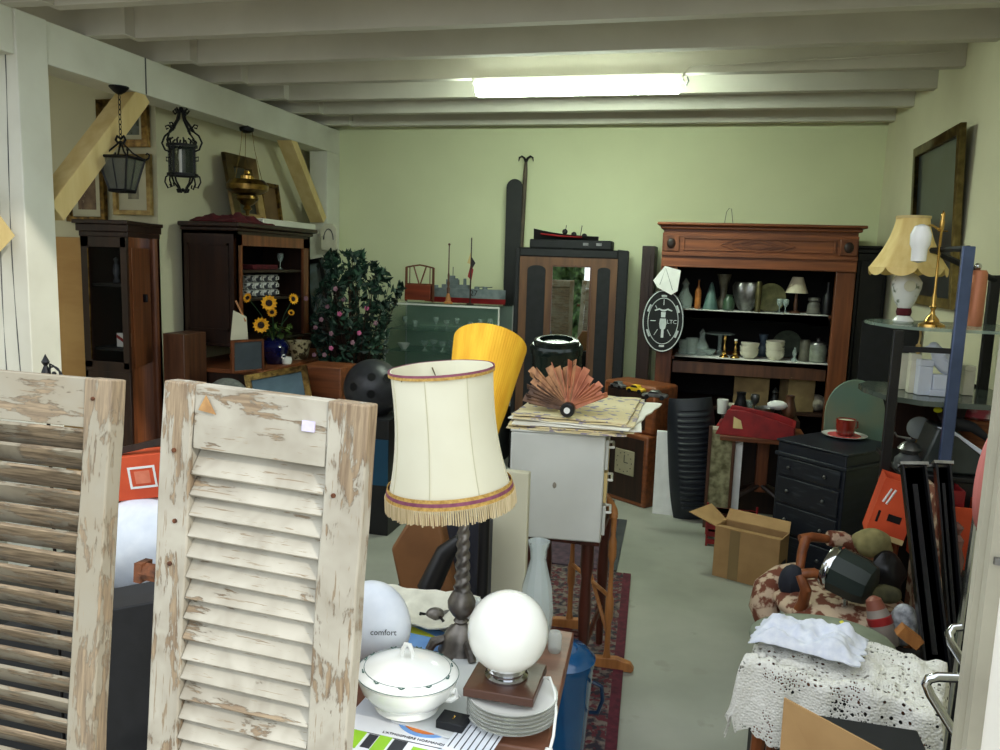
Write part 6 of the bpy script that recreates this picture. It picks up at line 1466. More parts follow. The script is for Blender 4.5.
# oval green board behind
X0, X1, Z0, Z1 = rect(825, 380, 886, 447, 4.75)
a_ = (X1 - X0) / 2; zc_ = Z1 - a_ * 1.25
P = [(a_ * cos(q * 2 * pi / 40), zc_ + a_ * 1.25 * sin(q * 2 * pi / 40)) for q in range(21)] + [(-a_ * .85, 0), (a_ * .85, 0)]
o = B().prism(P, 0, .02, Matrix.Translation(((X0 + X1) / 2, 4.78, 0)) @ FRONT).ob('oval_board', mat('verdigris_board', (104, 130, 116), (130, 132, 106), .7, scale=3.5), bev=.003); tag(o, 'grey green oval topped board standing behind the navy chest', 'board')
# pedestal table with red tray
tb0 = aZ(760, 500, 0); TBY = 5.15
t = thing('pedestal_table', 'low reddish wooden pedestal table with splayed feet before the dresser', 'table', (aY(763, 450, TBY).x, TBY, 0))
ztt = zat(760, 437, TBY - .15)
B().box(-.27, .24, -.2, .22, ztt - .03, ztt).ob('tabletop', mMahogX, t, bev=.005)
B().box(-.035, .035, -.03, .03, .22, ztt - .031).ob('column', mMahog, t, bev=.004)
for a in (-2.6, -.7, .6, 2.3): B().tube([(.02 * cos(a), .02 * sin(a), .26), (.16 * cos(a), .16 * sin(a), .2), (.25 * cos(a), .25 * sin(a), .02)], [.024, .022, .018], 8, flat=.7).ob('foot', mOak, t)
t2 = thing('red_wooden_tray', 'shallow red wooden trough with a small motif on the pedestal table', 'tray', (aY(757, 430, TBY - .12).x, TBY - .03, ztt + .001), radians(-7))
wr = (aY(795, 425, TBY) - aY(719, 425, TBY)).length / 2; hr = zat(757, 411, TBY - .15) - ztt
b = B(); b.prism([(-wr, 0), (wr, 0), (wr * .98, hr * .55), (wr * .5, hr * .75), (-wr * .3, hr), (-wr * .72, hr)], -.008, .008, Matrix.Translation((0, -.16, 0)) @ FRONT); b.ob('front_board', mRed, t2, bev=.003)
b = B(); b.prism([(-wr, 0), (wr, 0), (wr * .98, hr * .5), (wr * .5, hr * .7), (-wr * .72, hr * .9)], -.008, .008, Matrix.Translation((0, .12, 0)) @ FRONT); b.ob('back_board', mRed, t2, bev=.003)
B().box(-wr, wr, -.151, .111, .001, .012).ob('bottom', mRed, t2)
b = B(); b.box(wr - .014, wr + .002, -.151, .111, .013, hr * .5); b.box(-wr, -wr + .014, -.151, .111, .013, hr * .3); b.ob('end_board', mRed, t2)
B().prism([(-wr * .55, hr * .3), (-wr * .3, hr * .3), (-wr * .36, hr * .62), (-wr * .55, hr * .75)], .0085, .01, Matrix.Translation((0, -.16, 0)) @ FRONT).ob('motif', mCream, t2)
# bric a brac behind/inside the tray
rnd = random.Random(5)
BY2 = 5.42; zbn = zat(760, 418, BY2)
o = B().box(aY(722, 420, BY2).x, aY(800, 420, BY2).x, BY2 - .02, BY2 + .22, 0, zbn).ob('dark_bench', mOak, bev=.004); tag(o, 'dark bench behind the red tray, crowded with pots and mugs', 'bench')
items = [(723, 'white_mug', mPorc, 'tumbler', 1.2, 'white mug with dark motif at the bench end nearest the ribbed lid', 'mug'), (733, 'small_mug', mIvory, 'bowl', 1.1, 'little cream bowl standing beside the white mug', 'bowl'), (741, 'iron_jug', mIron, 'jug', 1.1, 'small black iron jug behind the red tray', 'jug'), (756, 'metal_goblet', mSilver, 'wine', 1.1, 'tall dull metal goblet rising behind the red tray', 'goblet'), (766, 'silver_bowl', mSilver, 'bowl', 1.3, 'dented silver bowl on the dark bench', 'bowl'), (776, 'dark_kettle', mIron, 'decanter', 1.1, 'round dark iron kettle on the bench near the navy chest', 'kettle'), (790, 'clay_pot', mWalnut, 'jug', 1.1, 'brown clay jug at the bench end nearest the navy chest', 'jug'), (749, 'glass_tumbler', mGlassD, 'tumbler', 1.1, 'clear tumbler between iron jug and metal goblet', 'glass')]
for q_, (px, nm, m, kd, s, lb, ct) in enumerate(items):
    ware(kd, aY(px, 400, BY2 + .05).x, BY2 + .05 + .09 * (q_ % 2), zbn + .001, s, m, nm, lb, ct)
c_ = aY(778, 400, BY2 + .02)
o = B().ball((0, 0, .03), .04, 18, 12, sx=1.6, sy=.9, sz=.8, fn=foil).ob('white_rag', mPaper, loc=(c_.x, BY2 + .03, ztt + .1)); tag(o, 'crumpled white rag lying across the dark pots behind the tray', 'rag')
o = B().box(.86, 1.2, 3.80, 3.82, 0, zA2 + .01).ob('shadow_board', mOak); tag(o, 'added dark board for shaded wall and clutter behind the glass dome', 'board')  # added board, its dark colour stands for shaded wall and dark clutter
o = B().box(aY(862, 330, 4.95).x, XR - .01, 4.95, 4.97, 0, zat(880, 322, 4.95)).ob('black_screen', mMatt); tag(o, 'tall matt black screen standing behind the curved end of the glass shelves', 'screen')
# tapestry fire screen + white strip + red crate
X0, X1, Z0, Z1 = rect(709, 427, 733, 486, 4.98)
t = thing('tapestry_screen', 'small wooden fire screen with floral needlework behind the ribbed lid', 'screen', ((X0 + X1) / 2, 4.99, 0))
w = (X1 - X0) / 2; B().box(-w, w, -.006, .006, .12, Z1 - .02).ob('needlework', mat('needlework', (160, 156, 120), (88, 84, 56), .9, scale=22), t)
for s in (-1, 1): B().box(s * w - .01, s * w + .01, -.012, .012, 0, Z1).ob('post', mWalnut, t, bev=.002)
B().box(-w + .011, w - .011, -.01, .01, Z1 - .019, Z1).ob('rail', mIvory, t); B().box(-w + .011, w - .011, -.01, .01, .09, .119).ob('rail', mWalnut, t)
X0, X1, Z0, Z1 = rect(734, 440, 742, 476, 5.0)
o = B().box(X0, X1, 5.01, 5.03, 0, Z1).ob('white_plank', mPaper); tag(o, 'narrow white plank standing beside the tapestry screen', 'plank')
p = aZ(718, 503, 0)
t = thing('red_crate', 'small red slatted plastic crate on the floor behind the cardboard box', 'crate', (p.x + .06, 4.75, 0))
for i in range(4):
    b = B(); z = .01 + i * .045; b.box(-.14, .14, -.1, -.094, z, z + .03); b.box(-.14, .14, .094, .1, z, z + .03); b.box(-.14, -.134, -.094, .094, z, z + .03); b.box(.134, .14, -.094, .094, z, z + .03); b.ob('rail', mRed, t)
for x in (-1, 1):
    for y in (-1, 1): B().box(x * .142 - .006, x * .142 + .006, y * .102 - .006, y * .102 + .006, 0, .2).ob('corner_post', mRed, t)
# cardboard box on the floor
c0, c1 = aZ(712, 575, 0), aZ(776, 592, 0)
dv = c1 - c0; RZb = atan2(dv.y, dv.x); Lb = dv.length; Hb = zat(712, 526, c0.y); Db = .15
t = thing('cardboard_box', 'open brown cardboard box with raised flaps on the concrete floor', 'box', (c0.x, c0.y, 0), RZb)
b = B(); b.box(0, Lb, 0, Db, 0, .005); b.box(0, Lb, 0, .005, .0051, Hb); b.box(0, Lb, Db - .005, Db, .0051, Hb); b.box(0, .005, .0051, Db - .0051, .0051, Hb); b.box(Lb - .005, Lb, .0051, Db - .0051, .0051, Hb); b.ob('body', mCard, t)
def flap(P, nm='flap'):
    n_ = (Vector(P[1]) - Vector(P[0])).cross(Vector(P[2]) - Vector(P[0])).normalized() * .004
    vs = [Vector(v) for v in P] + [Vector(v) + n_ for v in P]
    return B()._add(vs, [(0, 1, 2, 3), (7, 6, 5, 4), (0, 4, 5, 1), (1, 5, 6, 2), (2, 6, 7, 3), (3, 7, 4, 0)]).ob(nm, mCard, t)
flap([(0, 0, Hb), (0, Db, Hb), (-.11, Db + .06, Hb + .05), (-.15, -.0, Hb + .045)])
flap([(0, Db, Hb), (Lb, Db, Hb), (Lb - .01, Db + .05, Hb + .045), (0, Db + .05, Hb + .05)])
flap([(0, .0, Hb), (Lb, .0, Hb), (Lb, .07, Hb - .01), (0, .07, Hb - .01)])
B().box(Lb * .24, Lb * .4, -.0012, -.0002, 0, Hb).ob('packing_tape', mat('tape', (140, 116, 78), rough=.4), t)
b = B(); b.box(Lb + .0002, Lb + .0015, .05, .12, Hb * .42, Hb * .52); b.ob('hand_hole', mBlack, t)
# armchair: walnut frame, floral upholstery; faces away to the right
ac = aZ(800, 640, 0)
AX, AY_, AR = .53, 2.98, radians(-52)
t = thing('floral_armchair', 'carved walnut armchair with floral tapestry upholstery heaped with junk', 'armchair', (AX, AY_, 0), radians(0))
def A(px, py, Y): v = aY(px, py, Y); return (v.x - AX, Y - AY_, v.z)
# seat roll seen from the front edge
b = B(); b.tube([A(770, 628, 3.0), A(764, 606, 3.02), A(768, 590, 3.06), A(782, 579, 3.12), A(796, 574, 3.2)], [.045, .055, .058, .055, .045], 16); b.ball((.03, .02, .40), .1, 18, 12, sx=2.4, sy=2.3, sz=.6); b.ob('seat', mFlor, t, sharp=80)
b = B(); b.tube([A(806, 538, 3.18), A(802, 552, 3.14), A(800, 566, 3.1), A(790, 585, 3.06), A(784, 600, 3.02)], [.02, .018, .017, .018, .022], 10); b.tube([A(800, 539, 3.18), A(812, 537, 3.2), A(828, 539, 3.22)], [.018, .019, .016], 10); b.ob('arm', mHoneyW, t)
b = B(); b.tube([A(800, 575, 2.86), A(806, 590, 2.84), A(803, 603, 2.86), A(796, 616, 2.88), A(788, 628, 2.9)], [.016, .02, .02, .022, .024], 10); b.tube([A(802, 574, 2.86), A(814, 573, 2.86), A(826, 578, 2.88)], [.018, .018, .014], 10); b.ob('arm', mHoneyW, t)
b = B(); b.tube([A(829, 538, 3.22), A(842, 540, 3.24), A(858, 547, 3.26)], [.03, .034, .026], 14); b.ob('arm_pad', mFlor, t, sharp=80)
b = B(); b.tube([A(858, 549, 3.26), A(880, 560, 3.2), A(892, 542, 3.2)], [.018, .02, .02], 10); b.tube([A(895, 540, 3.2), A(888, 580, 3.12), A(878, 600, 3.1)], .017, 10); b.ob('back_frame', mHoneyW, t)
B().box(.28, .33, -.12, .2, .28, .86).ob('backrest', mFlor, t, bev=.02)
for (x, y) in ((-.13, -.1), (-.1, .22), (.26, -.14), (.3, .2)): B().tube([(x, y, .36), (x * 1.06, y * 1.05, .2), (x * 1.1, y * 1.1, 0)], [.024, .018, .014], 8).ob('leg', mHoneyW, t)
# navy cushion and round green lantern drum on the chair
o = B().ball((0, 0, 0), .06, 18, 12, sx=.8, sy=.7, sz=1.1, fn=bagf).ob('navy_cushion', mat('navy_cloth', (38, 41, 52), (26, 29, 38), .8, scale=12), loc=aY(792, 582, 3.0)); tag(o, 'small dark navy cushion squeezed between seat and walnut arm', 'cushion')
dc = aY(852, 577, 2.86); R = (aY(879, 577, 2.86) - aY(828, 577, 2.86)).length / 2
t = thing('motor_headlight', 'dark green drum shaped headlight with bright chrome rim on the armchair', 'headlight', M=Matrix.Translation((dc.x, dc.y, dc.z)) @ Matrix.Rotation(radians(-30), 4, 'Z') @ Matrix.Rotation(radians(-78), 4, 'Y'))
mHd = mat('headlight_green', (26, 36, 33), (36, 46, 42), .55, scale=9)
B().lathe([(R * .55, -.075), (R * .85, -.065), (R * .97, -.035), (R, .03), (R, .055)], n=10).ob('drum', mHd, t, sharp=25)
B().openlathe([(R * 1.0, .056), (R * 1.03, .065), (R * .93, .085)], .012, n=32).ob('chrome_rim', mChrome, t)
B().lathe([(R * .9, .075), (R * .5, .09), (0, .095)], n=28).ob('lens', mGlassD, t)
B().tube([(-R * 1.0, 0, 0), (-R * 1.5, .0, -.01), (-R * 1.7, .02, .03)], .012, 8).ob('bracket', mChrome, t)
# crumpled cloth pieces by the back of the chair
def cloth(px, py, Y, r_, m, label, sx=1, sz=1, name='crumpled_cloth', cat='cloth'):
    c_ = aY(px, py, Y); o = B().ball((0, 0, 0), r_, 20, 14, sx=sx, sy=.7, sz=sz, fn=lambda a, z: 1 + .3 * noise.noise(Vector((cos(a) * 2, sin(a) * 2, z * 22 + px)))).ob(name, m, loc=c_); return tag(o, label, cat)
cloth(872, 543, 3.06, .055, mat('olive_cloth', (150, 140, 92), (110, 104, 66), .9, scale=14), 'crumpled olive scarf stuffed behind the walnut armrest', 1.2)
cloth(838, 566, 3.02, .05, mat('cream_lace', (196, 190, 156), (160, 154, 122), .9, scale=30), 'crumpled cream lace beside the chrome rimmed headlight', .8, .8)
cloth(886, 575, 3.02, .07, mBlack, 'crumpled black bag hanging behind the headlight', .8, 1.3, 'black_bag', 'bag')
# orange cartons
def crate(px0, py0, px1, py1, Y, rz, label, ry=0, d=.2, zb=None, m=mOrange):
    X0_, X1_, Z0_, Z1_ = rect(px0, py0, px1, py1, Y)
    t = thing('orange_crate', label, 'crate', M=Matrix.Translation(((X0_ + X1_) / 2, Y + d / 2, Z0_ if zb is None else zb)) @ Matrix.Rotation(rz, 4, 'Z') @ Matrix.Rotation(ry, 4, 'Y'))
    w_ = (X1_ - X0_) / 2; h_ = Z1_ - (Z0_ if zb is None else zb)
    b = B(); b.box(-w_, w_, -d / 2, d / 2, 0, .006); b.box(-w_, w_, -d / 2, -d / 2 + .005, .007, h_); b.box(-w_, w_, d / 2 - .005, d / 2, .007, h_); b.box(-w_, -w_ + .005, -d / 2 + .006, d / 2 - .006, .007, h_); b.box(w_ - .005, w_, -d / 2 + .006, d / 2 - .006, .007, h_)
    b.ob('carton', m, t); return t, w_, h_, d
t, w_, h_, d_ = crate(869, 480, 908, 540, 3.12, radians(-6), 'orange printed fruit carton hanging over the armchair back', radians(13), .13)
b = B(); b.box(-w_ * .75, -w_ * .62, -d_ / 2 - .0015, -d_ / 2 - .0003, h_ * .25, h_ * .45); b.box(-w_ * .2, w_ * .5, -d_ / 2 - .0015, -d_ / 2 - .0003, h_ * .32, h_ * .44); b.ob('hand_hole', mBlack, t)
b = B(); b.tube([(-w_ * .7, -d_ / 2 - .001, h_ * .6), (-w_ * .5, -d_ / 2 - .001, h_ * .85)], .004, 4); b.tube([(-w_ * .5, -d_ / 2 - .001, h_ * .58), (-w_ * .28, -d_ / 2 - .001, h_ * .85)], .004, 4); b.ob('printed_mark', mPaper, t)
B().box(-w_, w_, -d_ / 2 - .002, -d_ / 2 - .0003, 0, .02).ob('cream_strip', mCream, t)
zsup = .42
t, w_, h_, d_ = crate(921, 507, 985, 570, 3.12, radians(4), 'plain orange carton between the dark steel rails and the pink disc', 0, .26)
t2, w2, h2, d2 = crate(925, 490, 965, 506, 3.17, 0, 'dark red box edge above the plain orange carton', 0, .2, m=mRed)
t2.name = 'red_box'; t2['category'] = 'box'
# support under the crates: low dark bench
o = B().box(.90, 1.17, 3.0, 3.22, 0, .44).ob('low_bench', mBlack, bev=.004); tag(o, 'low black bench under the orange cartons beside the armchair', 'bench')
# dark steel rails leaning
def rail(pts_t, pts_b, Yt, Yb, wpx, label, extra=0):
    T_, B_2 = aY(*pts_t, Yt), aY(*pts_b, Yb)
    s_ = (aY(901, 500, Yt) - aY(900, 500, Yt)).length; w_ = wpx * s_ / 2
    ax = (T_ - B_2); L_ = ax.length; ux = Vector((1, 0, 0)); uz_ = ax.normalized(); uy_ = uz_.cross(ux).normalized(); ux = uy_.cross(uz_)
    M = Matrix.Translation(B_2) @ Matrix((ux, uy_, uz_)).transposed().to_4x4()
    t = thing('steel_rail', label, 'rail', M=M)
    b = B(); b.box(-w_, w_, 0, .006, 0, L_); b.box(-w_, -w_ + .006, -.03, 0, 0, L_); b.box(w_ - .006, w_, -.03, 0, 0, L_); b.box(-w_ * .2, w_ * .2, -.012, 0, .05, L_ - .06); b.ob('channel', mat('rail_black', (20, 20, 23), (32, 32, 36), .4, metal=.5, scale=10), t)
    B().box(-w_ - .006, w_ + .006, -.035, .012, L_, L_ + .01).ob('end_cap', mSilver, t)
    return t
rail((912, 467), (936, 672), 2.85, 2.55, 24, 'wide black steel channel rail leaning before the orange carton')
rail((941, 466), (955, 640), 2.86, 2.6, 15, 'narrower black steel rail with bright edge beside the wide one')
o = B().tube([aY(897, 466, 2.84), aY(949, 466, 2.86)], .007, 6).ob('cross_rod', mSilver); tag(o, 'thin grey rod lying across the tops of both black rails', 'rod')
# kettle-like scale, glass dome, toy, tins
dm = aY(917, 428, 3.5)
t = bpy.data.objects['glass_etagere']
zq = zat(930, 474, 3.3)
B().box(.80, 1.19, 3.29, 3.32, .0, zq - .02).ob('front_panel', mBlack, t, bev=.003); B().box(.78, 1.2, 3.28, 3.74, zq - .019, zq).ob('top_board', mBlack, t, bev=.003); B().box(.80, 1.19, 3.70, 3.73, 0, zq - .02).ob('back_panel', mOak, t)
t = thing('glass_dome', 'round clear glass dome on a stem beneath the second shelf', 'dome', (aY(919, 430, 3.6).x, 3.6, zq))
R = (aY(932, 430, 3.6) - aY(906, 430, 3.6)).length / 2; zc_ = zat(918, 428, 3.6) - zq
B().ball((0, 0, zc_), R, 24, 16, sy=.5).ob('globe', mGlassC, t); B().lathe([(.03, 0), (.01, .01), (.01, zc_ - R), (0, zc_ - R)], n=12).ob('stem', mBrass, t)
t = thing('coffee_grinder', 'dark hand coffee grinder with a pale domed hopper in front of the dome', 'coffee grinder', (aY(908, 465, 3.36).x, 3.36, 0))
zg = zq; 
B().lathe([(.055, zg + .001), (.05, zg + .04), (.03, zg + .06)], n=20).ob('body', mGreyD, t)
B().lathe([(.028, zg + .061), (.045, zg + .08), (.03, zg + .1), (.012, zg + .11), (.02, zg + .115), (0, zg + .12)], n=20).ob('hopper', mSilver, t); B().tube([(0, 0, zg + .12), (-.05, 0, zg + .125), (-.06, 0, zg + .14)], .005, 6).ob('crank', mSilver, t)
# white/black television-like scale
t = thing('sloping_scale', 'dark sloping kitchen scale with a pale shiny pan beside the grinder', 'scale', (aY(948, 460, 3.4).x, 3.41, 0))
zs_ = zat(950, 432, 3.3); zb9 = zq + .001
B().prism([(-.12, zb9), (.12, zb9), (.12, zb9 + .06), (.0, zs_ + .0), (-.07, zs_ + .01)], -.09, .09, FRONT).ob('body', mat('scale_grey', (46, 52, 50), (60, 66, 64), .3, scale=8), t, bev=.01)
b = B(); b.prism([(-.075, zs_ + .012), (-.03, zs_ + .012), (.11, zb9 + .09), (.13, zb9 + .07), (.12, zb9 + .06), (.0, zs_ - .02)], .0905, .096, FRONT); b.ob('pale_strip', mWB, t, bev=.002)
b = B(); b.tube([(-.02, -.08, zs_ + .03), (.05, -.085, zs_ + .02), (.12, -.08, zs_ - .03)], [.03, .02, .01], 10); b.ob('dark_lever', mMatt, t)
cloth(952, 412, 3.44, .055, mat('dark_brown_fur', (50, 42, 44), (34, 28, 30), .9, scale=40), 'dark brown furry toy hanging under the second shelf', .9, 1.2, 'furry_toy', 'toy')
o = B().ball((0, 0, 0), .011, 10, 8, sx=1.5, sy=.5).ob('yellow_tag', mat('tag_yellow', (224, 222, 40), rough=.5), loc=aY(938, 410, 3.36)); tag(o, 'tiny bright yellow tag beside the furry toy', 'tag')
for i, (py0, py1, m, nm, lb) in enumerate(((418, 438, mat('wicker', (150, 92, 54), (110, 64, 38), .8, scale=(10, 10, 90), bump=.5), 'wicker_basket', 'round wicker basket beneath the pink enamel tin'), (402, 417, mat('pink_tin', (206, 90, 104), (226, 216, 216), .35, scale=9, lo=.5, hi=.6), 'pink_tin', 'round pink and white tin resting on the wicker basket'))):
    Yb = 3.52; c_ = aY(980, py1, Yb); h = zat(980, py0, Yb) - c_.z
    base = zq if i == 0 else base
    if i == 0: h = zat(980, 418, Yb) - zq
    o = B().lathe([(.07, 0), (.085, .01), (.088, h - .004), (.08, h), (0, h)], n=28).ob(nm, m, loc=(min(c_.x, XR - .1), Yb, base + .001)); tag(o, lb, 'basket' if i == 0 else 'tin'); base = base + h + .001
# pink disc (stool seat) by the door frame
X0, X1, Z0, Z1 = rect(974, 428, 1012, 535, 2.4)
t = thing('pink_stool', 'round pink folding stool top leaning beside the door frame', 'stool', ((X0 + X1) / 2 + .01, 2.42, 0), radians(58))
R = (Z1 - Z0) / 2
B().lathe([(0, -.012), (R * .96, -.012), (R, 0), (R * .96, .012), (0, .012)], (0, 0, (Z0 + Z1) / 2), 36, M=Matrix.Rotation(pi / 2, 3, 'X').to_4x4()).ob('seat', mat('salmon_pink', (198, 118, 112), (184, 104, 100), .5, scale=4), t)
for s in (-1, 1): B().tube([(s * .05, .02, (Z0 + Z1) / 2), (s * .09, .03, 0)], .009, 8).ob('leg', mChrome, t)
# bottles and bags below
def place(px, py, Y, zb=None): v = aY(px, py, Y); return (v.x, Y, v.z if zb is None else zb)
zlow = .36
o = B().box(.62, 1.0, 2.5, 2.80, 0, zlow).ob('black_crate', mMatt, bev=.004); tag(o, 'black crate beneath the bottles and plastic bags', 'crate')
t = thing('spray_bottle', 'grey bottle with red label lying at a slant behind the lace cloth', 'bottle', M=Matrix.Translation(Vector(place(886, 640, 2.66))) @ Matrix.Rotation(radians(-20), 4, 'Y') @ Matrix.Rotation(radians(-12), 4, 'X'))
B().lathe([(.034, -.02), (.038, -.01), (.038, .05), (.036, .075), (.03, .1)], n=20).ob('body', mat('bottle_grey', (150, 140, 132), (120, 110, 104), .4, scale=9), t)
B().lathe([(.0385, .051), (.0385, .074), (.036, .076)], n=20).ob('label', mRed, t); B().lathe([(.03, .1), (.024, .13), (.01, .14), (0, .14)], n=16).ob('cap', mat('cap_brown', (130, 74, 58), rough=.5), t)
cloth(903, 625, 2.72, .055, mat('clear_film', (190, 192, 196), (110, 112, 118), .25, scale=40, bump=.6), 'crumpled clear plastic bag behind the slanted bottle', .8, 1.3, 'plastic_bag', 'bag')
cloth(884, 594, 2.86, .045, mat('dull_olive', (96, 92, 62), (60, 58, 40), .9, scale=20), 'dull olive crumpled rag under the black bag', 1.2, .7, 'rag', 'cloth')
o = B().box(-.035, .035, -.02, .02, 0, .035, Matrix.Rotation(.6, 4, 'Y')).ob('wooden_block', mPine, loc=place(905, 640, 2.56)); tag(o, 'honey wooden block wedged beside the steel rail foot', 'block')
gb_ = aY(945, 545, 2.75)
t = thing('glass_bottle', 'clear pinkish figure shaped bottle standing between the black rails', 'bottle', (aY(957, 545, 2.95).x, 2.97, 0))
zg = zat(957, 575, 2.95); zh = zat(957, 523, 2.95)
B().box(-.05, .05, -.04, .04, 0, zg).ob('pedestal', mMatt, t); B().lathe([(.03, zg + .001), (.034, zg + .05), (.022, zg + .09), (.026, zg + .12), (.012, zh - .045), (.022, zh - .02), (0, zh)], n=18).ob('body', mat('pink_glass', (170, 130, 124), rough=.2, trans=.5, ior=1.3), t)
# green cushion with yellow tape
c_ = aY(828, 640, 2.35)
t = thing('green_cushion', 'grey green cushion with a yellow measuring tape behind the lace cloth', 'cushion', (c_.x, 2.46, .0))
zt5 = zat(828, 620, 2.46)
B().ball((0, 0, zt5 - .07), .14, 28, 14, sx=1.5, sy=.75, sz=.5).ob('body', mat('sage_cloth', (136, 144, 124), (118, 126, 106), .9, scale=12), t)
B().tube([(.04, -.11, zt5 - .04), (.07, -.05, zt5 - .008), (.05, .0, zt5 + .002)], .006, 4, flat=.3).ob('measuring_tape', mat('tape_yellow', (214, 206, 70), rough=.6), t)
B().box(-.18, .18, -.08, .08, 0, zt5 - .14).ob('base', mMatt, t, bev=.005)
# lace cloth draped over a little table
ZBx = .60; lc0 = aZ(845, 667, ZBx); LRZ = -.30; w, d = .20, .13
t = thing('side_table', 'small walnut side table hidden under the white lace cloth', 'table', (lc0.x, lc0.y, 0), LRZ)
B().box(-w, w, -d, d, ZBx - .025, ZBx).ob('tabletop', mHoneyW, t, bev=.004)
for x in (-1, 1):
    for y in (-1, 1): B().tube([(x * (w - .03), y * (d - .03), ZBx - .025), (x * (w - .02), y * (d - .02), .3), (x * (w - .01), y * (d - .01), 0)], [.02, .017, .012], 8).ob('leg', mHoneyW, t)
def lace_mat():
    m = bpy.data.materials.new('crochet_lace'); m.use_nodes = True; nt = m.node_tree; N = nt.nodes; L = nt.links; P = N['Principled BSDF']
    P.inputs['Base Color'].default_value = lin((226, 224, 216)); P.inputs['Roughness'].default_value = .9
    tc = N.new('ShaderNodeTexCoord')
    def holes(sc, thr, nsc, nthr):
        v = N.new('ShaderNodeTexVoronoi'); v.inputs['Scale'].default_value = sc; v.inputs['Randomness'].default_value = .7; L.new(tc.outputs['Object'], v.inputs['Vector'])
        n2 = N.new('ShaderNodeTexNoise'); n2.inputs['Scale'].default_value = nsc; L.new(tc.outputs['Object'], n2.inputs['Vector'])
        g = N.new('ShaderNodeMath'); g.operation = 'LESS_THAN'; g.inputs[1].default_value = thr; L.new(v.outputs['Distance'], g.inputs[0])
        g2 = N.new('ShaderNodeMath'); g2.operation = 'GREATER_THAN'; g2.inputs[1].default_value = nthr; L.new(n2.outputs['Fac'], g2.inputs[0])
        mm = N.new('ShaderNodeMath'); mm.operation = 'MULTIPLY'; L.new(g.outputs[0], mm.inputs[0]); L.new(g2.outputs[0], mm.inputs[1]); return mm.outputs[0], v
    h1_, v1 = holes(58, .26, 9, .50); h2_, v2 = holes(150, .34, 12, .54)
    mx = N.new('ShaderNodeMath'); mx.operation = 'MAXIMUM'; L.new(h1_, mx.inputs[0]); L.new(h2_, mx.inputs[1])
    iv = N.new('ShaderNodeMath'); iv.operation = 'SUBTRACT'; iv.inputs[0].default_value = 1; L.new(mx.outputs[0], iv.inputs[1]); L.new(iv.outputs[0], P.inputs['Alpha'])
    b = N.new('ShaderNodeBump'); b.inputs['Strength'].default_value = .9; b.inputs['Distance'].default_value = .003; L.new(v2.outputs['Distance'], b.inputs['Height']); L.new(b.outputs['Normal'], P.inputs['Normal'])
    return m
mLace = lace_mat()
def lc(u, v):
    x = -w - .085 + (2 * w + .125) * u; y = -d - .08 + (2 * d + .09) * v
    ox = max(0, -w - x) + max(0, x - w - .01); oy = max(0, -d - y); o_ = max(ox, oy)
    z = ZBx + .008 + .035 * max(0, noise.noise(Vector((x * 9, y * 11, 3.1)))) + .022 * abs(noise.noise(Vector((x * 22, y * 18, 1))))
    if o_ > 0:
        z -= o_ * (2.1 + .5 * noise.noise(Vector((x * 30, y * 30, 0)))) 
        if ox > 0: x = -w - .014 - ox * .4 + .008 * sin(y * 60) if x < 0 else w + .022 + ox * .4
        if oy > 0: y = -d - .016 - oy * .35 + .009 * sin(x * 60)
    return (x, y, z)
o = B().sheet(lc, 90, 64, .002).ob('lace_cloth', mLace, sharp=80, loc=(lc0.x, lc0.y, .0), rz=LRZ); tag(o, 'white crocheted lace cloth draped over the small walnut side table', 'cloth')
def lc2(u, v):
    x = -w - .03 + .27 * u; y = -d + .06 + .17 * v; e = min(u, 1 - u, v, 1 - v); k_ = min(1, e * 7)
    x += .012 * noise.noise(Vector((v * 9, u * 2, 5))); y += .014 * noise.noise(Vector((u * 9, v * 2, 8)))
    return (x, y, ZBx + .045 + k_ * (.022 + .035 * noise.noise(Vector((x * 16, y * 20, 9))) + .012 * noise.noise(Vector((x * 50, y * 50, 2)))) - .02 * max(0, .12 - u) * 6)
o = B().sheet(lc2, 44, 30, .004).ob('folded_doily', mat('blue_white_linen', (226, 229, 238), (208, 213, 228), .9, scale=50, bump=.4), sharp=80, loc=(lc0.x, lc0.y, 0), rz=LRZ); tag(o, 'bunched bluish white linen lying on the lace cloth', 'cloth')
# black box and near cardboard flap
p0 = aY(822, 706, 1.84); p1 = aY(920, 702, 1.84)
o = B().box(p0.x - .03, p1.x - .01, 1.64, 1.80, 0, p0.z).ob('black_box', mMatt, bev=.004); tag(o, 'large matt black box in front of the lace covered table', 'box')
q0, q1, q2, q3 = aY(784, 698, 1.62), aY(884, 752, 1.5), aY(884, 900, 1.5), aY(768, 900, 1.62)
t = thing('open_carton', 'brown cardboard carton with one flap raised at the bottom edge', 'carton')
n_ = Vector((0.002, .004, 0))
Pq = [q0, q1, q2, q3]
B()._add([v for v in Pq] + [v + n_ for v in Pq], [(0, 1, 2, 3), (7, 6, 5, 4), (0, 4, 5, 1), (1, 5, 6, 2), (2, 6, 7, 3), (3, 7, 4, 0)]).ob('flap', mCard, t)
zbx = q2.z
b = B(); b.box(q3.x, q2.x, 1.45, 1.66, 0, .005); b.box(q3.x, q2.x, 1.45, 1.455, .006, zbx); b.box(q3.x, q2.x, 1.655, 1.66, .006, zbx); b.box(q3.x, q3.x + .005, 1.456, 1.654, .006, zbx); b.box(q2.x - .005, q2.x, 1.456, 1.654, .006, zbx); b.ob('body', mCard, t)
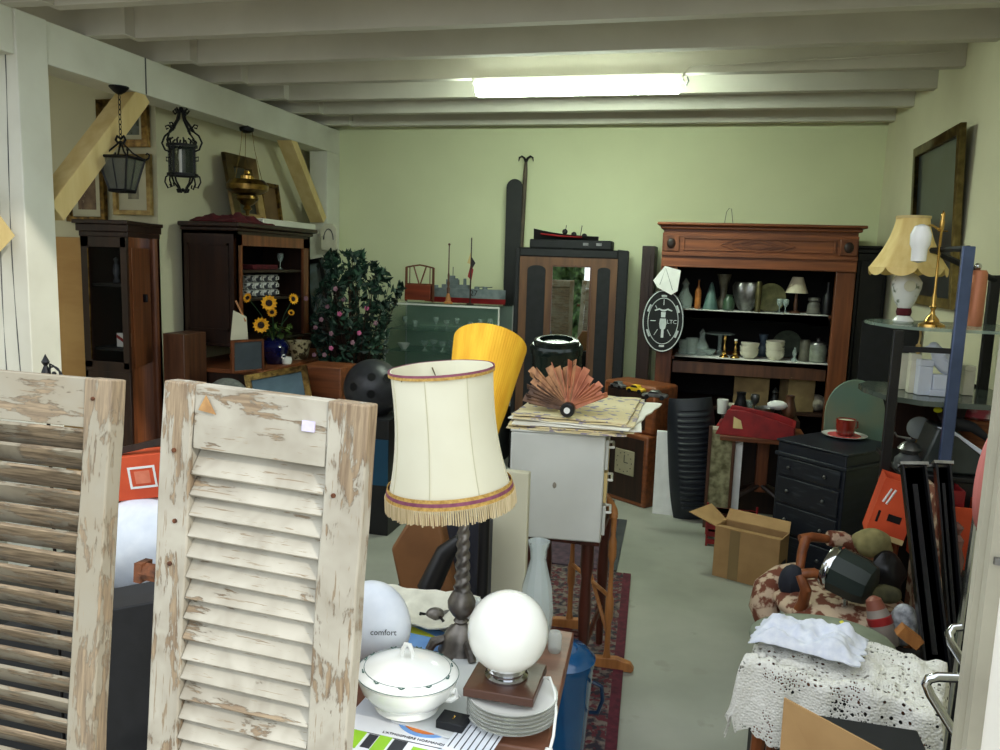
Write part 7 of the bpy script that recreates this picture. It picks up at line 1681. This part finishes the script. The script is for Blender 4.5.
# chrome tube chair
t = thing('chrome_chair', 'chrome tube chair with black seat partly hidden by the door frame', 'chair')
Yc = 1.62
def Q(px, py, Y=Yc): return aY(px, py, Y)
b = B(); b.tube([Q(962, 627, 1.75), Q(953, 628, 1.75), Q(949, 634, 1.74), Q(951, 643, 1.72), Q(964, 663, 1.66)], .0085, 10); b.ob('back_tube', mChrome, t)
c_ = [Q(962, 678), Q(938, 677), Q(929, 679), Q(926, 684), Q(930, 694), Q(956, 735)]; e_ = c_[-1] + Vector((.03, 0, -.12))
b = B(); b.tube(c_ + [e_], .0095, 10); b.ob('arm_tube', mChrome, t)
sz_ = c_[-1].z - .14
B().box(e_.x - .02, e_.x + .3, 1.45, 1.8, sz_ - .03, sz_ + .0).ob('seat', mMatt, t, bev=.01)
for (x, y) in ((e_.x, 1.5), (e_.x, 1.76), (e_.x + .26, 1.5), (e_.x + .26, 1.76)): B().tube([(x, y, sz_ - .03), (x, y, 0)], .009, 8).ob('leg', mChrome, t)
# ------------------------------------------------------------------ rugs
def rugmat(nm, c1, c2, c3, sc):
    return mat(nm, c1, c2, .95, scale=(sc, sc, sc), lo=.42, hi=.58, c3=c3, s3=sc * 1.4, t3=.52, bump=.4, detail=3)
a, b_ = aZ(631, 574, .008), aZ(616, 760, .008)
t = thing('patterned_rug', 'oriental rug with dark floral field and wine red border beside the table', 'rug', (0, 0, 0))
y1_, y0_ = a.y, 1.2; xr2 = a.x; dxr = (b_.x - a.x) / (b_.y - a.y)
mRug = rugmat('rug_field', (46, 42, 50), (118, 106, 98), (92, 40, 46), 30); mRugB = mat('rug_border', (98, 38, 50), (72, 30, 40), .95, scale=40, bump=.4)
X = lambda y: xr2 + dxr * (y - y1_)
B().prism([(X(y0_) - 1.0, y0_), (X(y0_) - .04, y0_), (X(y1_) - .04, y1_), (X(y1_) - 1.0, y1_)], 0.001, .009).ob('field', mRug, t)
B().prism([(X(y0_) - .04, y0_), (X(y0_), y0_), (X(y1_), y1_), (X(y1_) - .04, y1_)], 0.001, .010).ob('border', mRugB, t)
a, b_ = aZ(627, 520, .008), aZ(617, 568, .008)
t = thing('small_dark_rug', 'smaller dark worn rug with a grey edge just beyond the patterned one', 'rug')
X = lambda y: a.x + (b_.x - a.x) / (b_.y - a.y) * (y - a.y)
y0_, y1_ = y1_ + .02, min(a.y, 4.95)
B().prism([(X(y0_) - .8, y0_), (X(y0_) - .05, y0_), (X(y1_) - .05, y1_), (X(y1_) - .8, y1_)], 0.001, .009).ob('field', mat('rug_wine', (92, 70, 80), (64, 52, 62), .95, scale=26), t)
B().prism([(X(y0_) - .05, y0_), (X(y0_), y0_), (X(y1_), y1_), (X(y1_) - .05, y1_)], 0.001, .010).ob('border', mGreyD, t)
# brown leather panel and dark bag behind the table
X0, X1, Z0, Z1 = rect(384, 525, 445, 590, 2.25)
t = thing('leather_case', 'tan leather case standing on edge behind the magazines', 'case', ((X0 + X1) / 2, 2.3, 0), 0)
s_ = (aY(401, 560, 2.25) - aY(400, 560, 2.25)).length
zc_ = (Z0 + Z1) / 2
P = [(-26, 3), (-7, 36), (22, 36), (38, -34), (-16, -38)]
B().prism([(x * s_, zc_ + y * s_) for x, y in P], -.03, .03, FRONT).ob('body', mat('tan_leather', (136, 92, 54), (112, 74, 42), .55, scale=5), t, bev=.01)
B().box(-.08, .08, -.05, .05, 0, zc_ - 38 * s_ - .001).ob('stand', mBlack, t)
X0, X1, Z0, Z1 = rect(443, 520, 486, 600, 2.38)
o = B().box(X0, X1, 2.4, 2.46, 0, zat(465, 521, 2.4)).ob('dark_folder', mat('dark_blue_grey', (48, 50, 60), (70, 72, 82), .6, scale=(30, 30, 6), lo=.5, hi=.7), bev=.004); tag(o, 'dark blue grey folder with white scribbles standing behind the pewter lamp', 'folder')
X0, X1, Z0, Z1 = rect(424, 545, 448, 590, 2.2)
o = B().tube([aY(428, 590, 2.16), aY(446, 552, 2.17), aY(460, 540, 2.18)], [.035, .03, .02], 10).ob('umbrella_handle', mBlack); tag(o, 'folded black umbrella slanting beside the tan leather case', 'umbrella'); o.name = 'folded_umbrella'
# ------------------------------------------------------------------ garden hedge outside, opposite the doorway
rnd = random.Random(4); b = B(); n = 0
def hg(u, v): return (-5.2 + 4.4 * u, -4.6 - .5 * sin(pi * v) + .25 * noise.noise(Vector((u * 16, v * 9, 0))), -.02 + 2.35 * v + .12 * noise.noise(Vector((u * 22, 0, 4))))
vs = []; fs = []; nu, nv = 70, 30
for i in range(nu + 1):
    for j in range(nv + 1):
        p = Vector(hg(i / nu, j / nv)); p.y += rnd.uniform(-.12, .12); p.z += rnd.uniform(-.04, .04) * (j > 0); vs.append(p)
for i in range(nu + 1):
    for j in range(nv + 1): vs.append(Vector((vs[i * (nv + 1) + j].x, -5.3, vs[i * (nv + 1) + j].z)))
N_ = (nu + 1) * (nv + 1)
for i in range(nu):
    for j in range(nv):
        a = i * (nv + 1) + j; fs.append((a, a + nv + 1, a + nv + 2, a + 1)); fs.append((N_ + a, N_ + a + 1, N_ + a + nv + 2, N_ + a + nv + 1))
    a = i * (nv + 1) + nv; fs.append((a, a + nv + 1, N_ + a + nv + 1, N_ + a))
b._add(vs, fs); o = b.ob('garden_hedge', mat('hedge_green', (70, 96, 48), (34, 54, 26), .8, scale=8), sharp=10); tag(o, 'dense green garden hedge outside, opposite the doorway', 'hedge', kind='stuff')
